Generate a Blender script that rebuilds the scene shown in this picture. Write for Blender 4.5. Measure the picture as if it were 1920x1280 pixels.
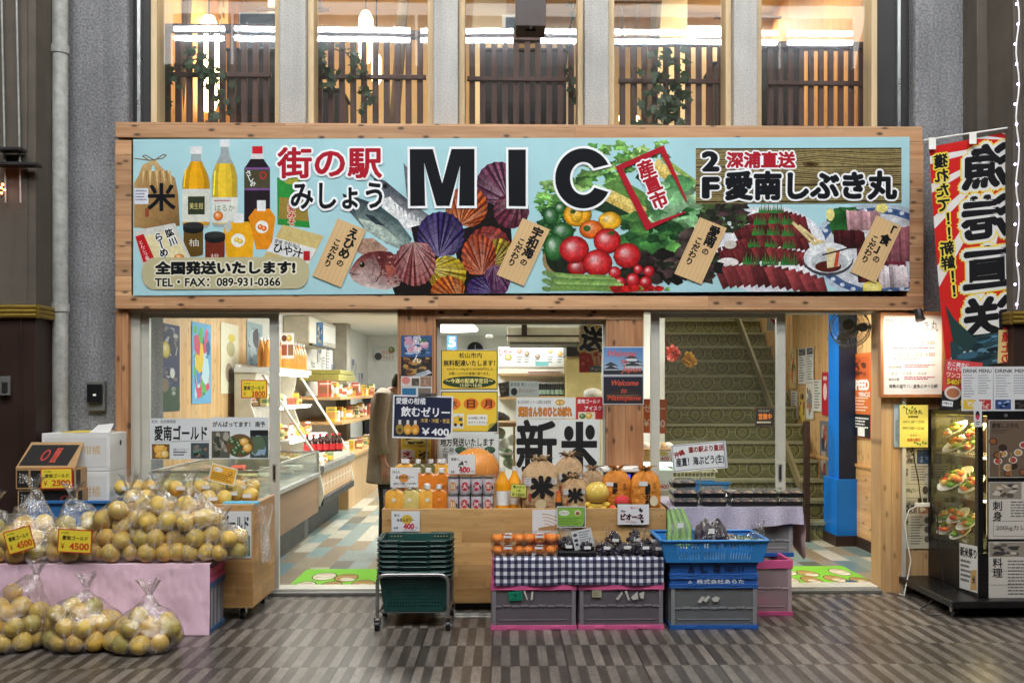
import bpy, bmesh, math, random
from mathutils import Vector, Matrix, noise
random.seed(7)
for o in list(bpy.data.objects): bpy.data.objects.remove(o)
S = bpy.context.scene
R = math.radians
# ---------------------------------------------------------------- camera
EYE, FPX, CX, CY, YAW = 1.45, 1700.0, 984.0, 730.0, R(1.15)
cam = bpy.data.cameras.new('camera'); camo = bpy.data.objects.new('camera', cam)
S.collection.objects.link(camo); S.camera = camo
camo.location = (0, 0, EYE); camo.rotation_euler = (R(90), 0, -YAW)
cam.sensor_width = 36; cam.lens = 36*FPX/1920
cam.shift_x = (960-CX)/1920; cam.shift_y = (CY-640)/1920
cam.clip_start = .05; cam.clip_end = 300
# ---------------------------------------------------------------- world: night sky outside the roofed arcade
wd = bpy.data.worlds.new('World'); S.world = wd; wd.use_nodes = True
nt = wd.node_tree; bg = nt.nodes['Background']
sk = nt.nodes.new('ShaderNodeTexSky'); sk.sky_type = 'NISHITA'; sk.sun_disc = False
sk.sun_elevation = R(1); sk.sun_rotation = R(200)
nt.links.new(sk.outputs[0], bg.inputs[0]); bg.inputs[1].default_value = .03
S.view_settings.view_transform = 'Standard'; S.view_settings.look = 'None'
S.view_settings.exposure = 0.0; S.view_settings.gamma = 1; S.view_settings.use_curve_mapping = False
S.render.engine = 'CYCLES'
cy = S.cycles
cy.use_denoising = True
try: cy.denoiser = 'OPENIMAGEDENOISE'; cy.denoising_prefilter = 'ACCURATE'
except Exception: pass
cy.max_bounces = 6; cy.diffuse_bounces = 3; cy.glossy_bounces = 3; cy.transmission_bounces = 4
cy.transparent_max_bounces = 24; cy.caustics_reflective = False; cy.caustics_refractive = False
cy.sample_clamp_indirect = 4.0
def area(name, loc, size, power, col=(1,1,1), rot=(0,0,0), shape='RECTANGLE', spread=None):
    l = bpy.data.lights.new(name, 'AREA'); l.shape = shape; l.size = size[0]; l.size_y = size[1]
    l.energy = power; l.color = col
    if spread: l.spread = R(spread)
    o = bpy.data.objects.new(name, l); S.collection.objects.link(o); o.location = loc; o.rotation_euler = rot
    return o
COOL = (1, .97, .93); WARM = (1, .81, .55)
# unseen fill lamps added over the street, then the shop's ceiling lamps and fills
area('arcade_fill_lamp', (0, 2.2, 7.7), (11, 1.2), 560, COOL, (R(32), 0, 0))  # unseen fill, added to bring the signboard up to brightness
area('arcade_fill_lamp', (0, -2.0, 7.4), (12, 1.0), 165, COOL, (R(58), 0, 0))  # added fill, set so its reflection makes a pale band in the upper windows
area('shop_lamp_and_fill', (-.85, 6.85, 2.47), (3.6, .14), 50, (.97, 1, .97))  # added strip of fill light for goods facing the street
area('shop_lamp_and_fill', (-1.2, 8.6, 2.46), (1.2, .5), 70, (.97, 1, .97))
area('shop_lamp_and_fill', (-1.0, 11.2, 2.46), (1.2, .5), 95, (.97, 1, .97))
area('shop_lamp_and_fill', (-.8, 14.4, 2.46), (1.6, .6), 140, (.97, 1, .98))
area('shop_lamp_and_fill', (.6, 9.3, 2.46), (1.0, .4), 50, (.97, 1, .97))
area('stair_lamp_and_fill', (2.3, 7.6, 2.44), (.8, .3), 52, (1, .9, .74))
area('stair_lamp_and_fill', (2.4, 10.4, 5.5), (.8, .6), 135, (1, .92, .78), (R(-15), 0, 0))  # fill added at the stair top to brighten the upper risers
area('corridor_lamp', (2.9, 6.95, 2.44), (.5, .2), 26, (1, .88, .68))
for x, p in ((-2.2, 28), (-1.0, 18), (.6, 18), (2.1, 30)): area('upstairs_lamp', (x, 8.4, 5.4), (.5, .5), p, WARM)

# ---------------------------------------------------------------- helpers
def lin(c):
    if isinstance(c, str): c = tuple(int(c[i:i+2], 16) for i in (0, 2, 4))
    return tuple(((x/255)/12.92 if x/255 <= .04045 else ((x/255+.055)/1.055)**2.4) for x in c)
_sy, _cy = math.sin(YAW), math.cos(YAW)
def W(px, py, Y):
    a = (px-CX)/FPX; b = (CY-py)/FPX
    dx = _sy + _cy*a; dy = _cy - _sy*a
    t = Y/dy
    return Vector((t*dx, Y, EYE+t*b))
def wx(px, Y): return W(px, CY, Y).x
def wz(py, Y, px=950): return W(px, py, Y).z
def fy(py, px=950):           # ground depth seen at this picture row
    a = (px-CX)/FPX
    return EYE*FPX/(py-CY)*(_cy-_sy*a)

class MB:
    def __init__(s): s.v = []; s.f = []; s.m = []; s.c = []; s.uv = None; s.hascol = False
    def vert(s, p): s.v.append(Vector(p)); return len(s.v)-1
    def face(s, idx, m=0, c=None):
        s.f.append(tuple(idx)); s.m.append(m); s.c.append(c)
        if c is not None: s.hascol = True
    def poly(s, pts, m=0, c=None): s.face([s.vert(p) for p in pts], m, c)
    def box(s, x0, x1, y0, y1, z0, z1, m=0, c=None, M=None):
        P = [Vector((x, y, z)) for z in (z0, z1) for y in (y0, y1) for x in (x0, x1)]
        if M is not None: P = [M @ p for p in P]
        i = [s.vert(p) for p in P]
        for q in ((0,2,3,1),(4,5,7,6),(0,1,5,4),(2,6,7,3),(0,4,6,2),(1,3,7,5)): s.face([i[k] for k in q], m, c)
        return s
    def pbox(s, px0, py0, px1, py1, Y0, Y1, m=0, c=None):
        mx, my = (px0+px1)/2, (py0+py1)/2
        return s.box(W(px0, my, Y0).x, W(px1, my, Y0).x, Y0, Y1, W(mx, py1, Y0).z, W(mx, py0, Y0).z, m, c)
    def tube(s, pts, r, n=8, m=0, c=None, cap=True):
        pts = [Vector(p) for p in pts]; rs = r if isinstance(r, (list, tuple)) else [r]*len(pts)
        rings = []; up = None
        for k, p in enumerate(pts):
            d = (pts[min(k+1, len(pts)-1)]-pts[max(k-1, 0)])
            d = d.normalized() if d.length > 1e-9 else Vector((0,0,1))
            if up is None: up = Vector((0,0,1)) if abs(d.z) < .9 else Vector((1,0,0))
            a = d.cross(up)
            if a.length < 1e-6: a = d.cross(Vector((0,1,0)))
            a.normalize(); b = a.cross(d).normalized(); up = b
            rings.append([s.vert(p+(a*math.cos(t)+b*math.sin(t))*rs[k]) for t in [2*math.pi*j/n for j in range(n)]])
        for k in range(len(rings)-1):
            for j in range(n): s.face((rings[k][j], rings[k][(j+1) % n], rings[k+1][(j+1) % n], rings[k+1][j]), m, c)
        if cap: s.face(rings[0][::-1], m, c); s.face(rings[-1], m, c)
        return s
    def lathe(s, prof, ctr=(0,0,0), n=20, m=0, c=None, axis='z', sx=1, sy=1, M=None):
        ctr = Vector(ctr); rings = []
        for (r, z) in prof:
            ring = []
            for j in range(n):
                t = 2*math.pi*j/n; p = Vector((r*sx*math.cos(t), r*sy*math.sin(t), z))
                if axis == 'y': p = Vector((p.x, p.z, p.y))
                if axis == 'x': p = Vector((p.z, p.x, p.y))
                if M is not None: p = M @ p
                ring.append(s.vert(ctr+p))
            rings.append(ring)
        for k in range(len(rings)-1):
            for j in range(n): s.face((rings[k][j], rings[k][(j+1) % n], rings[k+1][(j+1) % n], rings[k+1][j]), m, c)
        if prof[0][0] > 1e-5: s.face(rings[0][::-1], m, c)
        if prof[-1][0] > 1e-5: s.face(rings[-1], m, c)
        return s
    def ball(s, ctr, r, nu=14, nv=9, m=0, c=None, sc=(1,1,1), fn=None):
        ctr = Vector(ctr); g = []
        for i in range(nv+1):
            th = math.pi*i/nv; row = []
            for j in range(nu):
                ph = 2*math.pi*j/nu
                d = Vector((math.sin(th)*math.cos(ph), math.sin(th)*math.sin(ph), math.cos(th)))
                k = fn(d) if fn else 1
                row.append(s.vert(ctr+Vector((d.x*sc[0], d.y*sc[1], d.z*sc[2]))*r*k))
            g.append(row)
        for i in range(nv):
            for j in range(nu): s.face((g[i][j], g[i+1][j], g[i+1][(j+1) % nu], g[i][(j+1) % nu]), m, c)
        return s
    def grid(s, fn, nu, nv, m=0, c=None, skip=None):
        g = [[s.vert(fn(i/nu, j/nv)) for i in range(nu+1)] for j in range(nv+1)]
        for j in range(nv):
            for i in range(nu):
                if skip and skip(i, j): continue
                s.face((g[j][i], g[j][i+1], g[j+1][i+1], g[j+1][i]), m, c)
        return s
    def lattice(s, fn, us, vs, holes, m=0):    # sheet over break lists us x vs; cells where both indices are odd are holes
        g = [[s.vert(fn(u, v)) for u in us] for v in vs]
        for j in range(len(vs)-1):
            for i in range(len(us)-1):
                if holes(i, j): continue
                s.face((g[j][i], g[j][i+1], g[j+1][i+1], g[j+1][i]), m)
        return s
    def build(s, name, mats, parent=None, smooth=False, bev=0, solid=0, base=None, sub=0, seg=2, merge=False):
        if not isinstance(mats, (list, tuple)): mats = [mats]
        if parent is not None: org = parent['_o']; org = Vector(org)
        elif base is not None: org = Vector(base)
        else:
            xs = [p.x for p in s.v]; ys = [p.y for p in s.v]; zs = [p.z for p in s.v]
            org = Vector(((min(xs)+max(xs))/2, (min(ys)+max(ys))/2, min(zs)))
        me = bpy.data.meshes.new(name)
        me.from_pydata([tuple(p-org) for p in s.v], [], s.f)
        for mt in mats: me.materials.append(mt)
        me.polygons.foreach_set('material_index', s.m)
        if s.hascol:
            at = me.color_attributes.new('Col', 'FLOAT_COLOR', 'CORNER'); buf = []
            for k, p in enumerate(me.polygons):
                c = s.c[k]
                if c is None: c = (.8, .8, .8)
                if isinstance(c[0], (tuple, list)):
                    for q in range(p.loop_total): buf += [*c[q % len(c)][:3], c[q % len(c)][3] if len(c[q % len(c)]) > 3 else 1]
                else: buf += [c[0], c[1], c[2], c[3] if len(c) > 3 else 1]*p.loop_total
            at.data.foreach_set('color', buf)
        bm = bmesh.new(); bm.from_mesh(me)
        if merge: bmesh.ops.remove_doubles(bm, verts=bm.verts, dist=1e-5)
        if not s.hascol: bmesh.ops.recalc_face_normals(bm, faces=bm.faces)
        bm.to_mesh(me); bm.free()
        if smooth:
            me.polygons.foreach_set('use_smooth', [True]*len(me.polygons))
            try: me.set_sharp_from_angle(angle=R(smooth if smooth is not True else 40))
            except Exception: pass
        o = bpy.data.objects.new(name, me); S.collection.objects.link(o)
        if parent is not None:
            o.parent = parent; o['_o'] = tuple(org)
        else:
            o.location = org; o['_o'] = tuple(org)
        if solid:
            md = o.modifiers.new('thick', 'SOLIDIFY'); md.thickness = solid; md.offset = 0
        if sub:
            md = o.modifiers.new('round', 'SUBSURF'); md.levels = sub; md.render_levels = sub
        if bev:
            md = o.modifiers.new('edge', 'BEVEL'); md.width = bev; md.segments = seg; md.limit_method = 'ANGLE'; md.angle_limit = R(40)
        return o
def thing(name, label, cat, loc=(0,0,0), group=None):
    o = bpy.data.objects.new(name, None); S.collection.objects.link(o)
    o.location = loc; o.empty_display_size = .1; o['_o'] = tuple(loc)
    return tag(o, label, cat, group)
def tag(o, label, cat, group=None):
    o['label'] = label; o['category'] = cat
    if group: o['group'] = group
    return o
def struct(o, label=None, cat=None):
    o['kind'] = 'structure'
    if label: o['label'] = label; o['category'] = cat
    return o
def dup(root, loc, rz=0, sc=1, label=None, group=None, rot=None):
    r = root.copy(); S.collection.objects.link(r); r.location = loc
    r.rotation_euler = rot if rot else (0, 0, rz); r.scale = (sc, sc, sc) if not isinstance(sc, tuple) else sc
    if label: r['label'] = label
    if group: r['group'] = group
    for ch in list(root.children):
        c = ch.copy(); S.collection.objects.link(c); c.parent = r
        for g in list(ch.children):
            d = g.copy(); S.collection.objects.link(d); d.parent = c
    return r

# ---------------------------------------------------------------- materials
def _new(name):
    m = bpy.data.materials.new(name); m.use_nodes = True
    return m, m.node_tree.nodes, m.node_tree.links, m.node_tree.nodes['Principled BSDF']
def _coord(N, L, scale=(1,1,1), kind='Object'):
    t = N.new('ShaderNodeTexCoord'); mp = N.new('ShaderNodeMapping'); mp.inputs['Scale'].default_value = scale
    L.new(t.outputs[kind], mp.inputs['Vector']); return mp.outputs[0]
def _noise(N, L, vec, scale, detail=3, rough=.55):
    n = N.new('ShaderNodeTexNoise'); n.inputs['Scale'].default_value = scale
    n.inputs['Detail'].default_value = detail; n.inputs['Roughness'].default_value = rough
    if vec is not None: L.new(vec, n.inputs['Vector'])
    return n.outputs['Fac']
def _ramp(N, L, fac, stops):
    r = N.new('ShaderNodeValToRGB'); e = r.color_ramp.elements
    while len(e) < len(stops): e.new(.5)
    for k, (p, c) in enumerate(stops): e[k].position = p; e[k].color = (*c[:3], 1)
    L.new(fac, r.inputs[0]); return r.outputs[0]
def _math(N, L, op, a, b=None, c=None):
    n = N.new('ShaderNodeMath'); n.operation = op
    for k, x in enumerate((a, b, c)):
        if x is None: continue
        if hasattr(x, 'links'): L.new(x, n.inputs[k])
        else: n.inputs[k].default_value = x
    return n.outputs[0]
def _mix(N, L, fac, a, b, blend='MIX'):
    n = N.new('ShaderNodeMix'); n.data_type = 'RGBA'; n.blend_type = blend
    for k, x in ((0, fac), (6, a), (7, b)):
        if hasattr(x, 'links'): L.new(x, n.inputs[k])
        elif k == 0: n.inputs[k].default_value = x
        else: n.inputs[k].default_value = (*x[:3], 1)
    return n.outputs[2]
def _bump(N, L, B, h, strength, dist=.005):
    b = N.new('ShaderNodeBump'); b.inputs['Strength'].default_value = strength; b.inputs['Distance'].default_value = dist
    L.new(h, b.inputs['Height']); L.new(b.outputs[0], B.inputs['Normal'])
_MC = {}
def mat(name, col, rough=.5, metal=0, var=.12, vs=9, bump=0, bs=60, alpha=1, spec=.5, emit=0, ecol=None, trans=0, coat=0, bd=.004, sss=0):
    if name in _MC: return _MC[name]
    m, N, L, B = _new(name); c = lin(col)
    v = _coord(N, L)
    if var:
        f = _noise(N, L, v, vs, 5)
        lo = tuple(x*(1-var) for x in c); hi = tuple(min(1, x*(1+var)) for x in c)
        L.new(_ramp(N, L, f, [(.3, lo), (.7, hi)]), B.inputs['Base Color'])
        L.new(_math(N, L, 'MULTIPLY_ADD', f, .25, max(0, rough-.12)), B.inputs['Roughness'])
    else:
        B.inputs['Base Color'].default_value = (*c, 1); B.inputs['Roughness'].default_value = rough
    B.inputs['Metallic'].default_value = metal; B.inputs['Alpha'].default_value = alpha
    B.inputs['Specular IOR Level'].default_value = spec
    if trans: B.inputs['Transmission Weight'].default_value = trans
    if coat: B.inputs['Coat Weight'].default_value = coat
    if sss: B.inputs['Subsurface Weight'].default_value = sss; B.inputs['Subsurface Scale'].default_value = .01
    if emit:
        B.inputs['Emission Color'].default_value = (*(lin(ecol) if ecol else c), 1); B.inputs['Emission Strength'].default_value = emit
    if bump: _bump(N, L, B, _noise(N, L, v, bs, 4), bump, bd)
    _MC[name] = m; return m
def schlick(N, L, f0=.04, nrm=None):      # the same on both faces of a thin sheet
    g = N.new('ShaderNodeNewGeometry'); d = N.new('ShaderNodeVectorMath'); d.operation = 'DOT_PRODUCT'
    L.new(g.outputs['Incoming'], d.inputs[0]); L.new(nrm if nrm else g.outputs['Normal'], d.inputs[1])
    return _math(N, L, 'MULTIPLY_ADD', _math(N, L, 'POWER', _math(N, L, 'SUBTRACT', 1.0, _math(N, L, 'ABSOLUTE', d.outputs['Value'])), 5.0), 1-f0, f0)
def glass(name, tint=(1,1,1), refl=1.0, haze=0.0, wob=0):
    m = bpy.data.materials.new(name); m.use_nodes = True; N = m.node_tree.nodes; L = m.node_tree.links; N.clear()
    out = N.new('ShaderNodeOutputMaterial'); tr = N.new('ShaderNodeBsdfTransparent'); tr.inputs[0].default_value = (*tint, 1)
    gl = N.new('ShaderNodeBsdfGlossy'); gl.inputs['Roughness'].default_value = .02
    mx = N.new('ShaderNodeMixShader'); L.new(_math(N, L, 'MULTIPLY', schlick(N, L), refl), mx.inputs[0])
    L.new(tr.outputs[0], mx.inputs[1]); L.new(gl.outputs[0], mx.inputs[2]); last = mx.outputs[0]
    if haze:
        df = N.new('ShaderNodeBsdfDiffuse'); df.inputs[0].default_value = (.8, .8, .78, 1)
        m2 = N.new('ShaderNodeMixShader'); m2.inputs[0].default_value = haze
        L.new(last, m2.inputs[1]); L.new(df.outputs[0], m2.inputs[2]); last = m2.outputs[0]
    if wob:
        v = _coord(N, L); b = N.new('ShaderNodeBump'); b.inputs['Strength'].default_value = wob; b.inputs['Distance'].default_value = .02
        L.new(_noise(N, L, v, 2.0, 2), b.inputs['Height']); L.new(b.outputs[0], gl.inputs['Normal'])
    L.new(last, out.inputs[0]); return m
def film(name, milk=.10, streak=.35, scale=26, tint=(1,1,1), gloss=.5):      # thin crinkled plastic
    m = bpy.data.materials.new(name); m.use_nodes = True; N = m.node_tree.nodes; L = m.node_tree.links; N.clear()
    out = N.new('ShaderNodeOutputMaterial'); tr = N.new('ShaderNodeBsdfTransparent'); tr.inputs[0].default_value = (*tint, 1)
    v = _coord(N, L, (1, 1, .45)); n1 = _noise(N, L, v, scale, 6, .65)
    b = N.new('ShaderNodeBump'); b.inputs['Strength'].default_value = .9; b.inputs['Distance'].default_value = .012
    L.new(n1, b.inputs['Height'])
    gl = N.new('ShaderNodeBsdfGlossy'); gl.inputs['Roughness'].default_value = .16; L.new(b.outputs[0], gl.inputs['Normal'])
    df = N.new('ShaderNodeBsdfTranslucent'); df.inputs[0].default_value = (.85, .85, .85, 1)
    d2 = N.new('ShaderNodeBsdfDiffuse'); d2.inputs[0].default_value = (.85, .85, .85, 1)
    md = N.new('ShaderNodeMixShader'); md.inputs[0].default_value = .6
    L.new(df.outputs[0], md.inputs[1]); L.new(d2.outputs[0], md.inputs[2])
    n2 = _noise(N, L, v, scale*.55, 3, .5)
    rid = _math(N, L, 'SUBTRACT', 1.0, _math(N, L, 'ABSOLUTE', _math(N, L, 'MULTIPLY_ADD', n2, 2.0, -1.0)))
    k = _math(N, L, 'ADD', _math(N, L, 'MULTIPLY', _math(N, L, 'POWER', n1, 5.0), streak), _math(N, L, 'MULTIPLY', _math(N, L, 'POWER', rid, 30.0), streak*.9))  # white streaks put into the film colour, standing in for glints
    milkf = _math(N, L, 'ADD', _math(N, L, 'MULTIPLY_ADD', _math(N, L, 'POWER', schlick(N, L, 0, b.outputs[0]), .4), milk*2.2, milk*.3), k)
    m1 = N.new('ShaderNodeMixShader'); L.new(milkf, m1.inputs[0]); L.new(tr.outputs[0], m1.inputs[1]); L.new(md.outputs[0], m1.inputs[2])
    m2 = N.new('ShaderNodeMixShader'); L.new(_math(N, L, 'MULTIPLY', schlick(N, L, .09, b.outputs[0]), gloss), m2.inputs[0])
    L.new(m1.outputs[0], m2.inputs[1]); L.new(gl.outputs[0], m2.inputs[2])
    L.new(m2.outputs[0], out.inputs[0]); return m
def emis(name, col, strength):
    m = bpy.data.materials.new(name); m.use_nodes = True; N = m.node_tree.nodes; L = m.node_tree.links; N.clear()
    out = N.new('ShaderNodeOutputMaterial'); e = N.new('ShaderNodeEmission'); e.inputs[0].default_value = (*lin(col), 1); e.inputs[1].default_value = strength
    L.new(e.outputs[0], out.inputs[0]); return m
def wood(name, c1, c2, grain='z', plank=0, paxis='x', rough=.55, knots=.5, seam=.35, gs=1.0, vary=.18, joint=0):
    """boards with stretched grain, per-board tone and knots; plank = board width along paxis"""
    m, N, L, B = _new(name); t = N.new('ShaderNodeTexCoord'); sp = N.new('ShaderNodeSeparateXYZ'); L.new(t.outputs['Object'], sp.inputs[0])
    ax = {'x': sp.outputs[0], 'y': sp.outputs[1], 'z': sp.outputs[2]}
    rnd = None; edge = None
    if plank:
        q = _math(N, L, 'DIVIDE', ax[paxis], plank); fl = _math(N, L, 'FLOOR', q)
        wn = N.new('ShaderNodeTexWhiteNoise'); wn.noise_dimensions = '2D'
        cb = N.new('ShaderNodeCombineXYZ'); L.new(fl, cb.inputs[0])
        fr = _math(N, L, 'FRACT', q); edge = _math(N, L, 'LESS_THAN', _math(N, L, 'MINIMUM', fr, _math(N, L, 'SUBTRACT', 1.0, fr)), .0016/plank)
        if joint:      # staggered butt joints along the grain
            w0 = N.new('ShaderNodeTexWhiteNoise'); w0.noise_dimensions = '1D'; L.new(fl, w0.inputs['W'])
            g = _math(N, L, 'ADD', _math(N, L, 'DIVIDE', ax[grain], joint), _math(N, L, 'MULTIPLY', w0.outputs[0], 7.3))
            L.new(_math(N, L, 'FLOOR', g), cb.inputs[1]); fg = _math(N, L, 'FRACT', g)
            edge = _math(N, L, 'MAXIMUM', edge, _math(N, L, 'LESS_THAN', fg, .0016/joint))
        L.new(cb.outputs[0], wn.inputs['Vector']); rnd = wn.outputs[0]
    off = N.new('ShaderNodeCombineXYZ')
    if rnd is not None:
        for k in range(3): L.new(_math(N, L, 'MULTIPLY', rnd, 13.7+k*5), off.inputs[k])
    ad = N.new('ShaderNodeVectorMath'); ad.operation = 'ADD'; L.new(t.outputs['Object'], ad.inputs[0]); L.new(off.outputs[0], ad.inputs[1])
    mp = N.new('ShaderNodeMapping'); s = {'x': (1.2, 16, 16), 'y': (16, 1.2, 16), 'z': (16, 16, 1.2)}[grain]
    mp.inputs['Scale'].default_value = tuple(x*gs for x in s); L.new(ad.outputs[0], mp.inputs['Vector'])
    g1 = _noise(N, L, mp.outputs[0], 1.6, 7, .65)
    mp2 = N.new('ShaderNodeMapping'); mp2.inputs['Scale'].default_value = tuple(x*gs*.35 for x in s); L.new(ad.outputs[0], mp2.inputs['Vector'])
    g2 = _noise(N, L, mp2.outputs[0], 1.0, 3, .5)
    a, b = lin(c1), lin(c2)
    base = _ramp(N, L, _math(N, L, 'MULTIPLY_ADD', g1, .55, _math(N, L, 'MULTIPLY', g2, .45)), [(.36, b), (.50, tuple((x+y)/2 for x, y in zip(a, b))), (.62, a)])
    if rnd is not None: base = _mix(N, L, 1.0, base, _ramp(N, L, rnd, [(0, (1-vary,)*3), (1, (1+vary*.3, 1+vary*.2, 1+vary*.1))]), 'MULTIPLY')
    if knots:
        s3 = N.new('ShaderNodeSeparateXYZ'); L.new(ad.outputs[0], s3.inputs[0]); A3 = {'x': s3.outputs[0], 'y': s3.outputs[1], 'z': s3.outputs[2]}
        dep = 'x' if (paxis == 'y' or grain == 'y') else 'y'; crs = [q for q in 'xyz' if q not in (grain, dep)][0]
        mk = N.new('ShaderNodeCombineXYZ'); L.new(_math(N, L, 'MULTIPLY', A3[grain], 4.0), mk.inputs[0]); L.new(_math(N, L, 'MULTIPLY', A3[crs], 8.5), mk.inputs[1])
        vo = N.new('ShaderNodeTexVoronoi'); vo.voronoi_dimensions = '2D'; vo.inputs['Scale'].default_value = 1; vo.inputs['Randomness'].default_value = 1; L.new(mk.outputs[0], vo.inputs['Vector'])
        kd = _ramp(N, L, vo.outputs['Distance'], [(.06, (1,1,1)), (.085, (.4,.4,.4)), (.15, (0,0,0))])
        base = _mix(N, L, _math(N, L, 'MULTIPLY', kd, knots), base, tuple(x*.16 for x in b))
    if edge is not None and seam: base = _mix(N, L, _math(N, L, 'MULTIPLY', edge, seam), base, tuple(x*.15 for x in b))
    L.new(base, B.inputs['Base Color']); L.new(_math(N, L, 'MULTIPLY_ADD', g1, .2, rough-.1), B.inputs['Roughness'])
    _bump(N, L, B, g1, .12, .003); return m
def printed(name, rough=.5, coat=0, spec=.4):
    m, N, L, B = _new(name); a = N.new('ShaderNodeVertexColor'); a.layer_name = 'Col'
    f = _noise(N, L, _coord(N, L), 5, 4)
    L.new(_mix(N, L, 1.0, a.outputs[0], _ramp(N, L, f, [(.3, (.93,.93,.93)), (.7, (1,1,1))]), 'MULTIPLY'), B.inputs['Base Color'])
    v = _coord(N, L); n1 = _noise(N, L, v, 30, 7, .72); n2 = _noise(N, L, v, 90, 3, .6)
    tx = _mix(N, L, 1.0, _ramp(N, L, n1, [(.30, (.42,.42,.46)), (.52, (.95,.95,.95)), (.70, (1.55,1.5,1.42))]), _ramp(N, L, n2, [(.3, (.72,.72,.72)), (.7, (1.22,1.22,1.2))]), 'MULTIPLY')
    last = B.inputs['Base Color'].links[0].from_socket
    L.new(_mix(N, L, _math(N, L, 'SUBTRACT', 1.0, a.outputs['Alpha']), last, _mix(N, L, 1.0, last, tx, 'MULTIPLY')), B.inputs['Base Color'])
    B.inputs['Roughness'].default_value = rough; B.inputs['Specular IOR Level'].default_value = spec; B.inputs['Coat Weight'].default_value = coat
    return m
PRINT = printed('printed_paper', .6); GLOSSP = printed('printed_gloss', .6, 0, .1); CLOTHP = printed('printed_cloth', .85, 0, .2)

# ---------------------------------------------------------------- flat artwork (printed sheets, signs, lettering)
_TC = {}
def glyphs(s, off=0, shear=0):
    k = (s, round(off, 4), shear)
    if k in _TC: return _TC[k]
    c = bpy.data.curves.new('text', 'FONT'); c.body = s; c.size = 1; c.offset = off; c.shear = shear; c.resolution_u = 3
    o = bpy.data.objects.new('text', c); S.collection.objects.link(o)
    bpy.context.view_layer.update()
    me = bpy.data.meshes.new_from_object(o.evaluated_get(bpy.context.evaluated_depsgraph_get()))
    V = [(v.co.x, v.co.y) for v in me.vertices]; F = [tuple(p.vertices) for p in me.polygons]
    bpy.data.objects.remove(o); bpy.data.curves.remove(c); bpy.data.meshes.remove(me)
    _TC[k] = (V, F); return V, F
class Art:
    STEP = .00025
    def __init__(s, A, B, D, w, h):
        s.O = Vector(A); s.U = (Vector(B)-s.O)/w; s.V = (Vector(D)-s.O)/h; s.N = -(s.U.cross(s.V)).normalized()
        s.w = w; s.h = h; s.mb = MB(); s.l = 1.0; s.wave = None; s.clip = None; s.tex = 1.0
    def pt(s, u, v, l=None):
        p = s.O+s.U*u+s.V*v+s.N*((s.l if l is None else l)*s.STEP)
        if s.wave: p = p+s.wave(u/s.w, v/s.h)
        return p
    def up(s, n=1.0): s.l += n; return s
    def at(s, l): s.l = l; return s
    def col(s, c, k=.92): return tuple(x*k for x in lin(c))+(s.tex,)
    def board(s, bg, th=.003, m=0, u0=0, v0=0, u1=None, v1=None):
        u1 = s.w if u1 is None else u1; v1 = s.h if v1 is None else v1
        f = [s.pt(u, v, 0) for u, v in ((u0, v0), (u1, v0), (u1, v1), (u0, v1))]; b = [p-s.N*th for p in f]
        c = s.col(bg); i = [s.mb.vert(p) for p in f+b]
        for q in ((0,1,2,3),(7,6,5,4),(0,4,5,1),(1,5,6,2),(2,6,7,3),(3,7,4,0)): s.mb.face([i[k] for k in q], m, c)
        return s
    def poly(s, pts, c, inc=.1):
        if isinstance(c, list): cc = [s.col(c[q % len(c)]) for q in range(len(pts))]
        else: cc = s.col(c)
        if s.clip: pts, cc = s._clip(pts, cc)
        if len(pts) < 3: return s
        s.mb.poly([s.pt(*p) for p in pts], 0, cc); s.l += inc; return s
    def _clip(s, pts, cc):
        multi = isinstance(cc, list); P = [(p[0], p[1], cc[q] if multi else cc) for q, p in enumerate(pts)]
        for ax, lim, sg_ in ((0, s.clip[0], 1), (1, s.clip[1], 1), (0, s.clip[2], -1), (1, s.clip[3], -1)):
            o = []
            for q in range(len(P)):
                a, b = P[q-1], P[q]; da, db = (a[ax]-lim)*sg_, (b[ax]-lim)*sg_
                if (da < 0) != (db < 0):
                    t = da/(da-db); o.append((a[0]+(b[0]-a[0])*t, a[1]+(b[1]-a[1])*t, tuple(x+(y-x)*t for x, y in zip(a[2], b[2]))))
                if db >= 0: o.append(b)
            P = o
            if not P: break
        return [p[:2] for p in P], ([p[2] for p in P] if multi else cc)
    def rect(s, u0, v0, u1, v1, c, inc=.1): return s.poly([(u0,v0),(u1,v0),(u1,v1),(u0,v1)], c, inc)
    def ell(s, u, v, ru, rv, c, rot=0, n=20, inc=.1, a0=0, a1=360):
        cr, sr = math.cos(R(rot)), math.sin(R(rot)); P = []
        for k in range(n+(0 if a1-a0 == 360 else 1)):
            t = R(a0+(a1-a0)*k/n); x, y = ru*math.cos(t), rv*math.sin(t); P.append((u+x*cr-y*sr, v+x*sr+y*cr))
        return s.poly(P, c, inc)
    def ball(s, u, v, ru, rv, c, hi=(255,255,255), leaf=None):     # a round fruit in a printed photograph
        n = 18; K = [(0,1.0,0),(.16,.8,0),(.42,.28,0),(.72,.0,1.0),(.9,0,.8),(1.0,0,.5)]; ring = []
        for f, h, d in K:
            o = (1-f); cu, cv = u-ru*.30*o, v-rv*.34*o
            cc = s.col(tuple(min(255, x+(q-x)*h*.75) for x, q in zip(c, hi)) if h else tuple(x*d for x in c))
            ring.append([(cu+ru*f*math.cos(2*math.pi*k/n), cv+rv*f*math.sin(2*math.pi*k/n), cc) for k in range(n)])
        for a, b in zip(ring[:-1], ring[1:]):
            for k in range(n):
                q = (a[k], a[(k+1) % n], b[(k+1) % n], b[k])
                if s.clip and any(not (s.clip[0] <= p[0] <= s.clip[2] and s.clip[1] <= p[1] <= s.clip[3]) for p in q): continue
                s.mb.poly([s.pt(p[0], p[1]) for p in q], 0, [p[2] for p in q])
        s.l += .15
        return s
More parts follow.
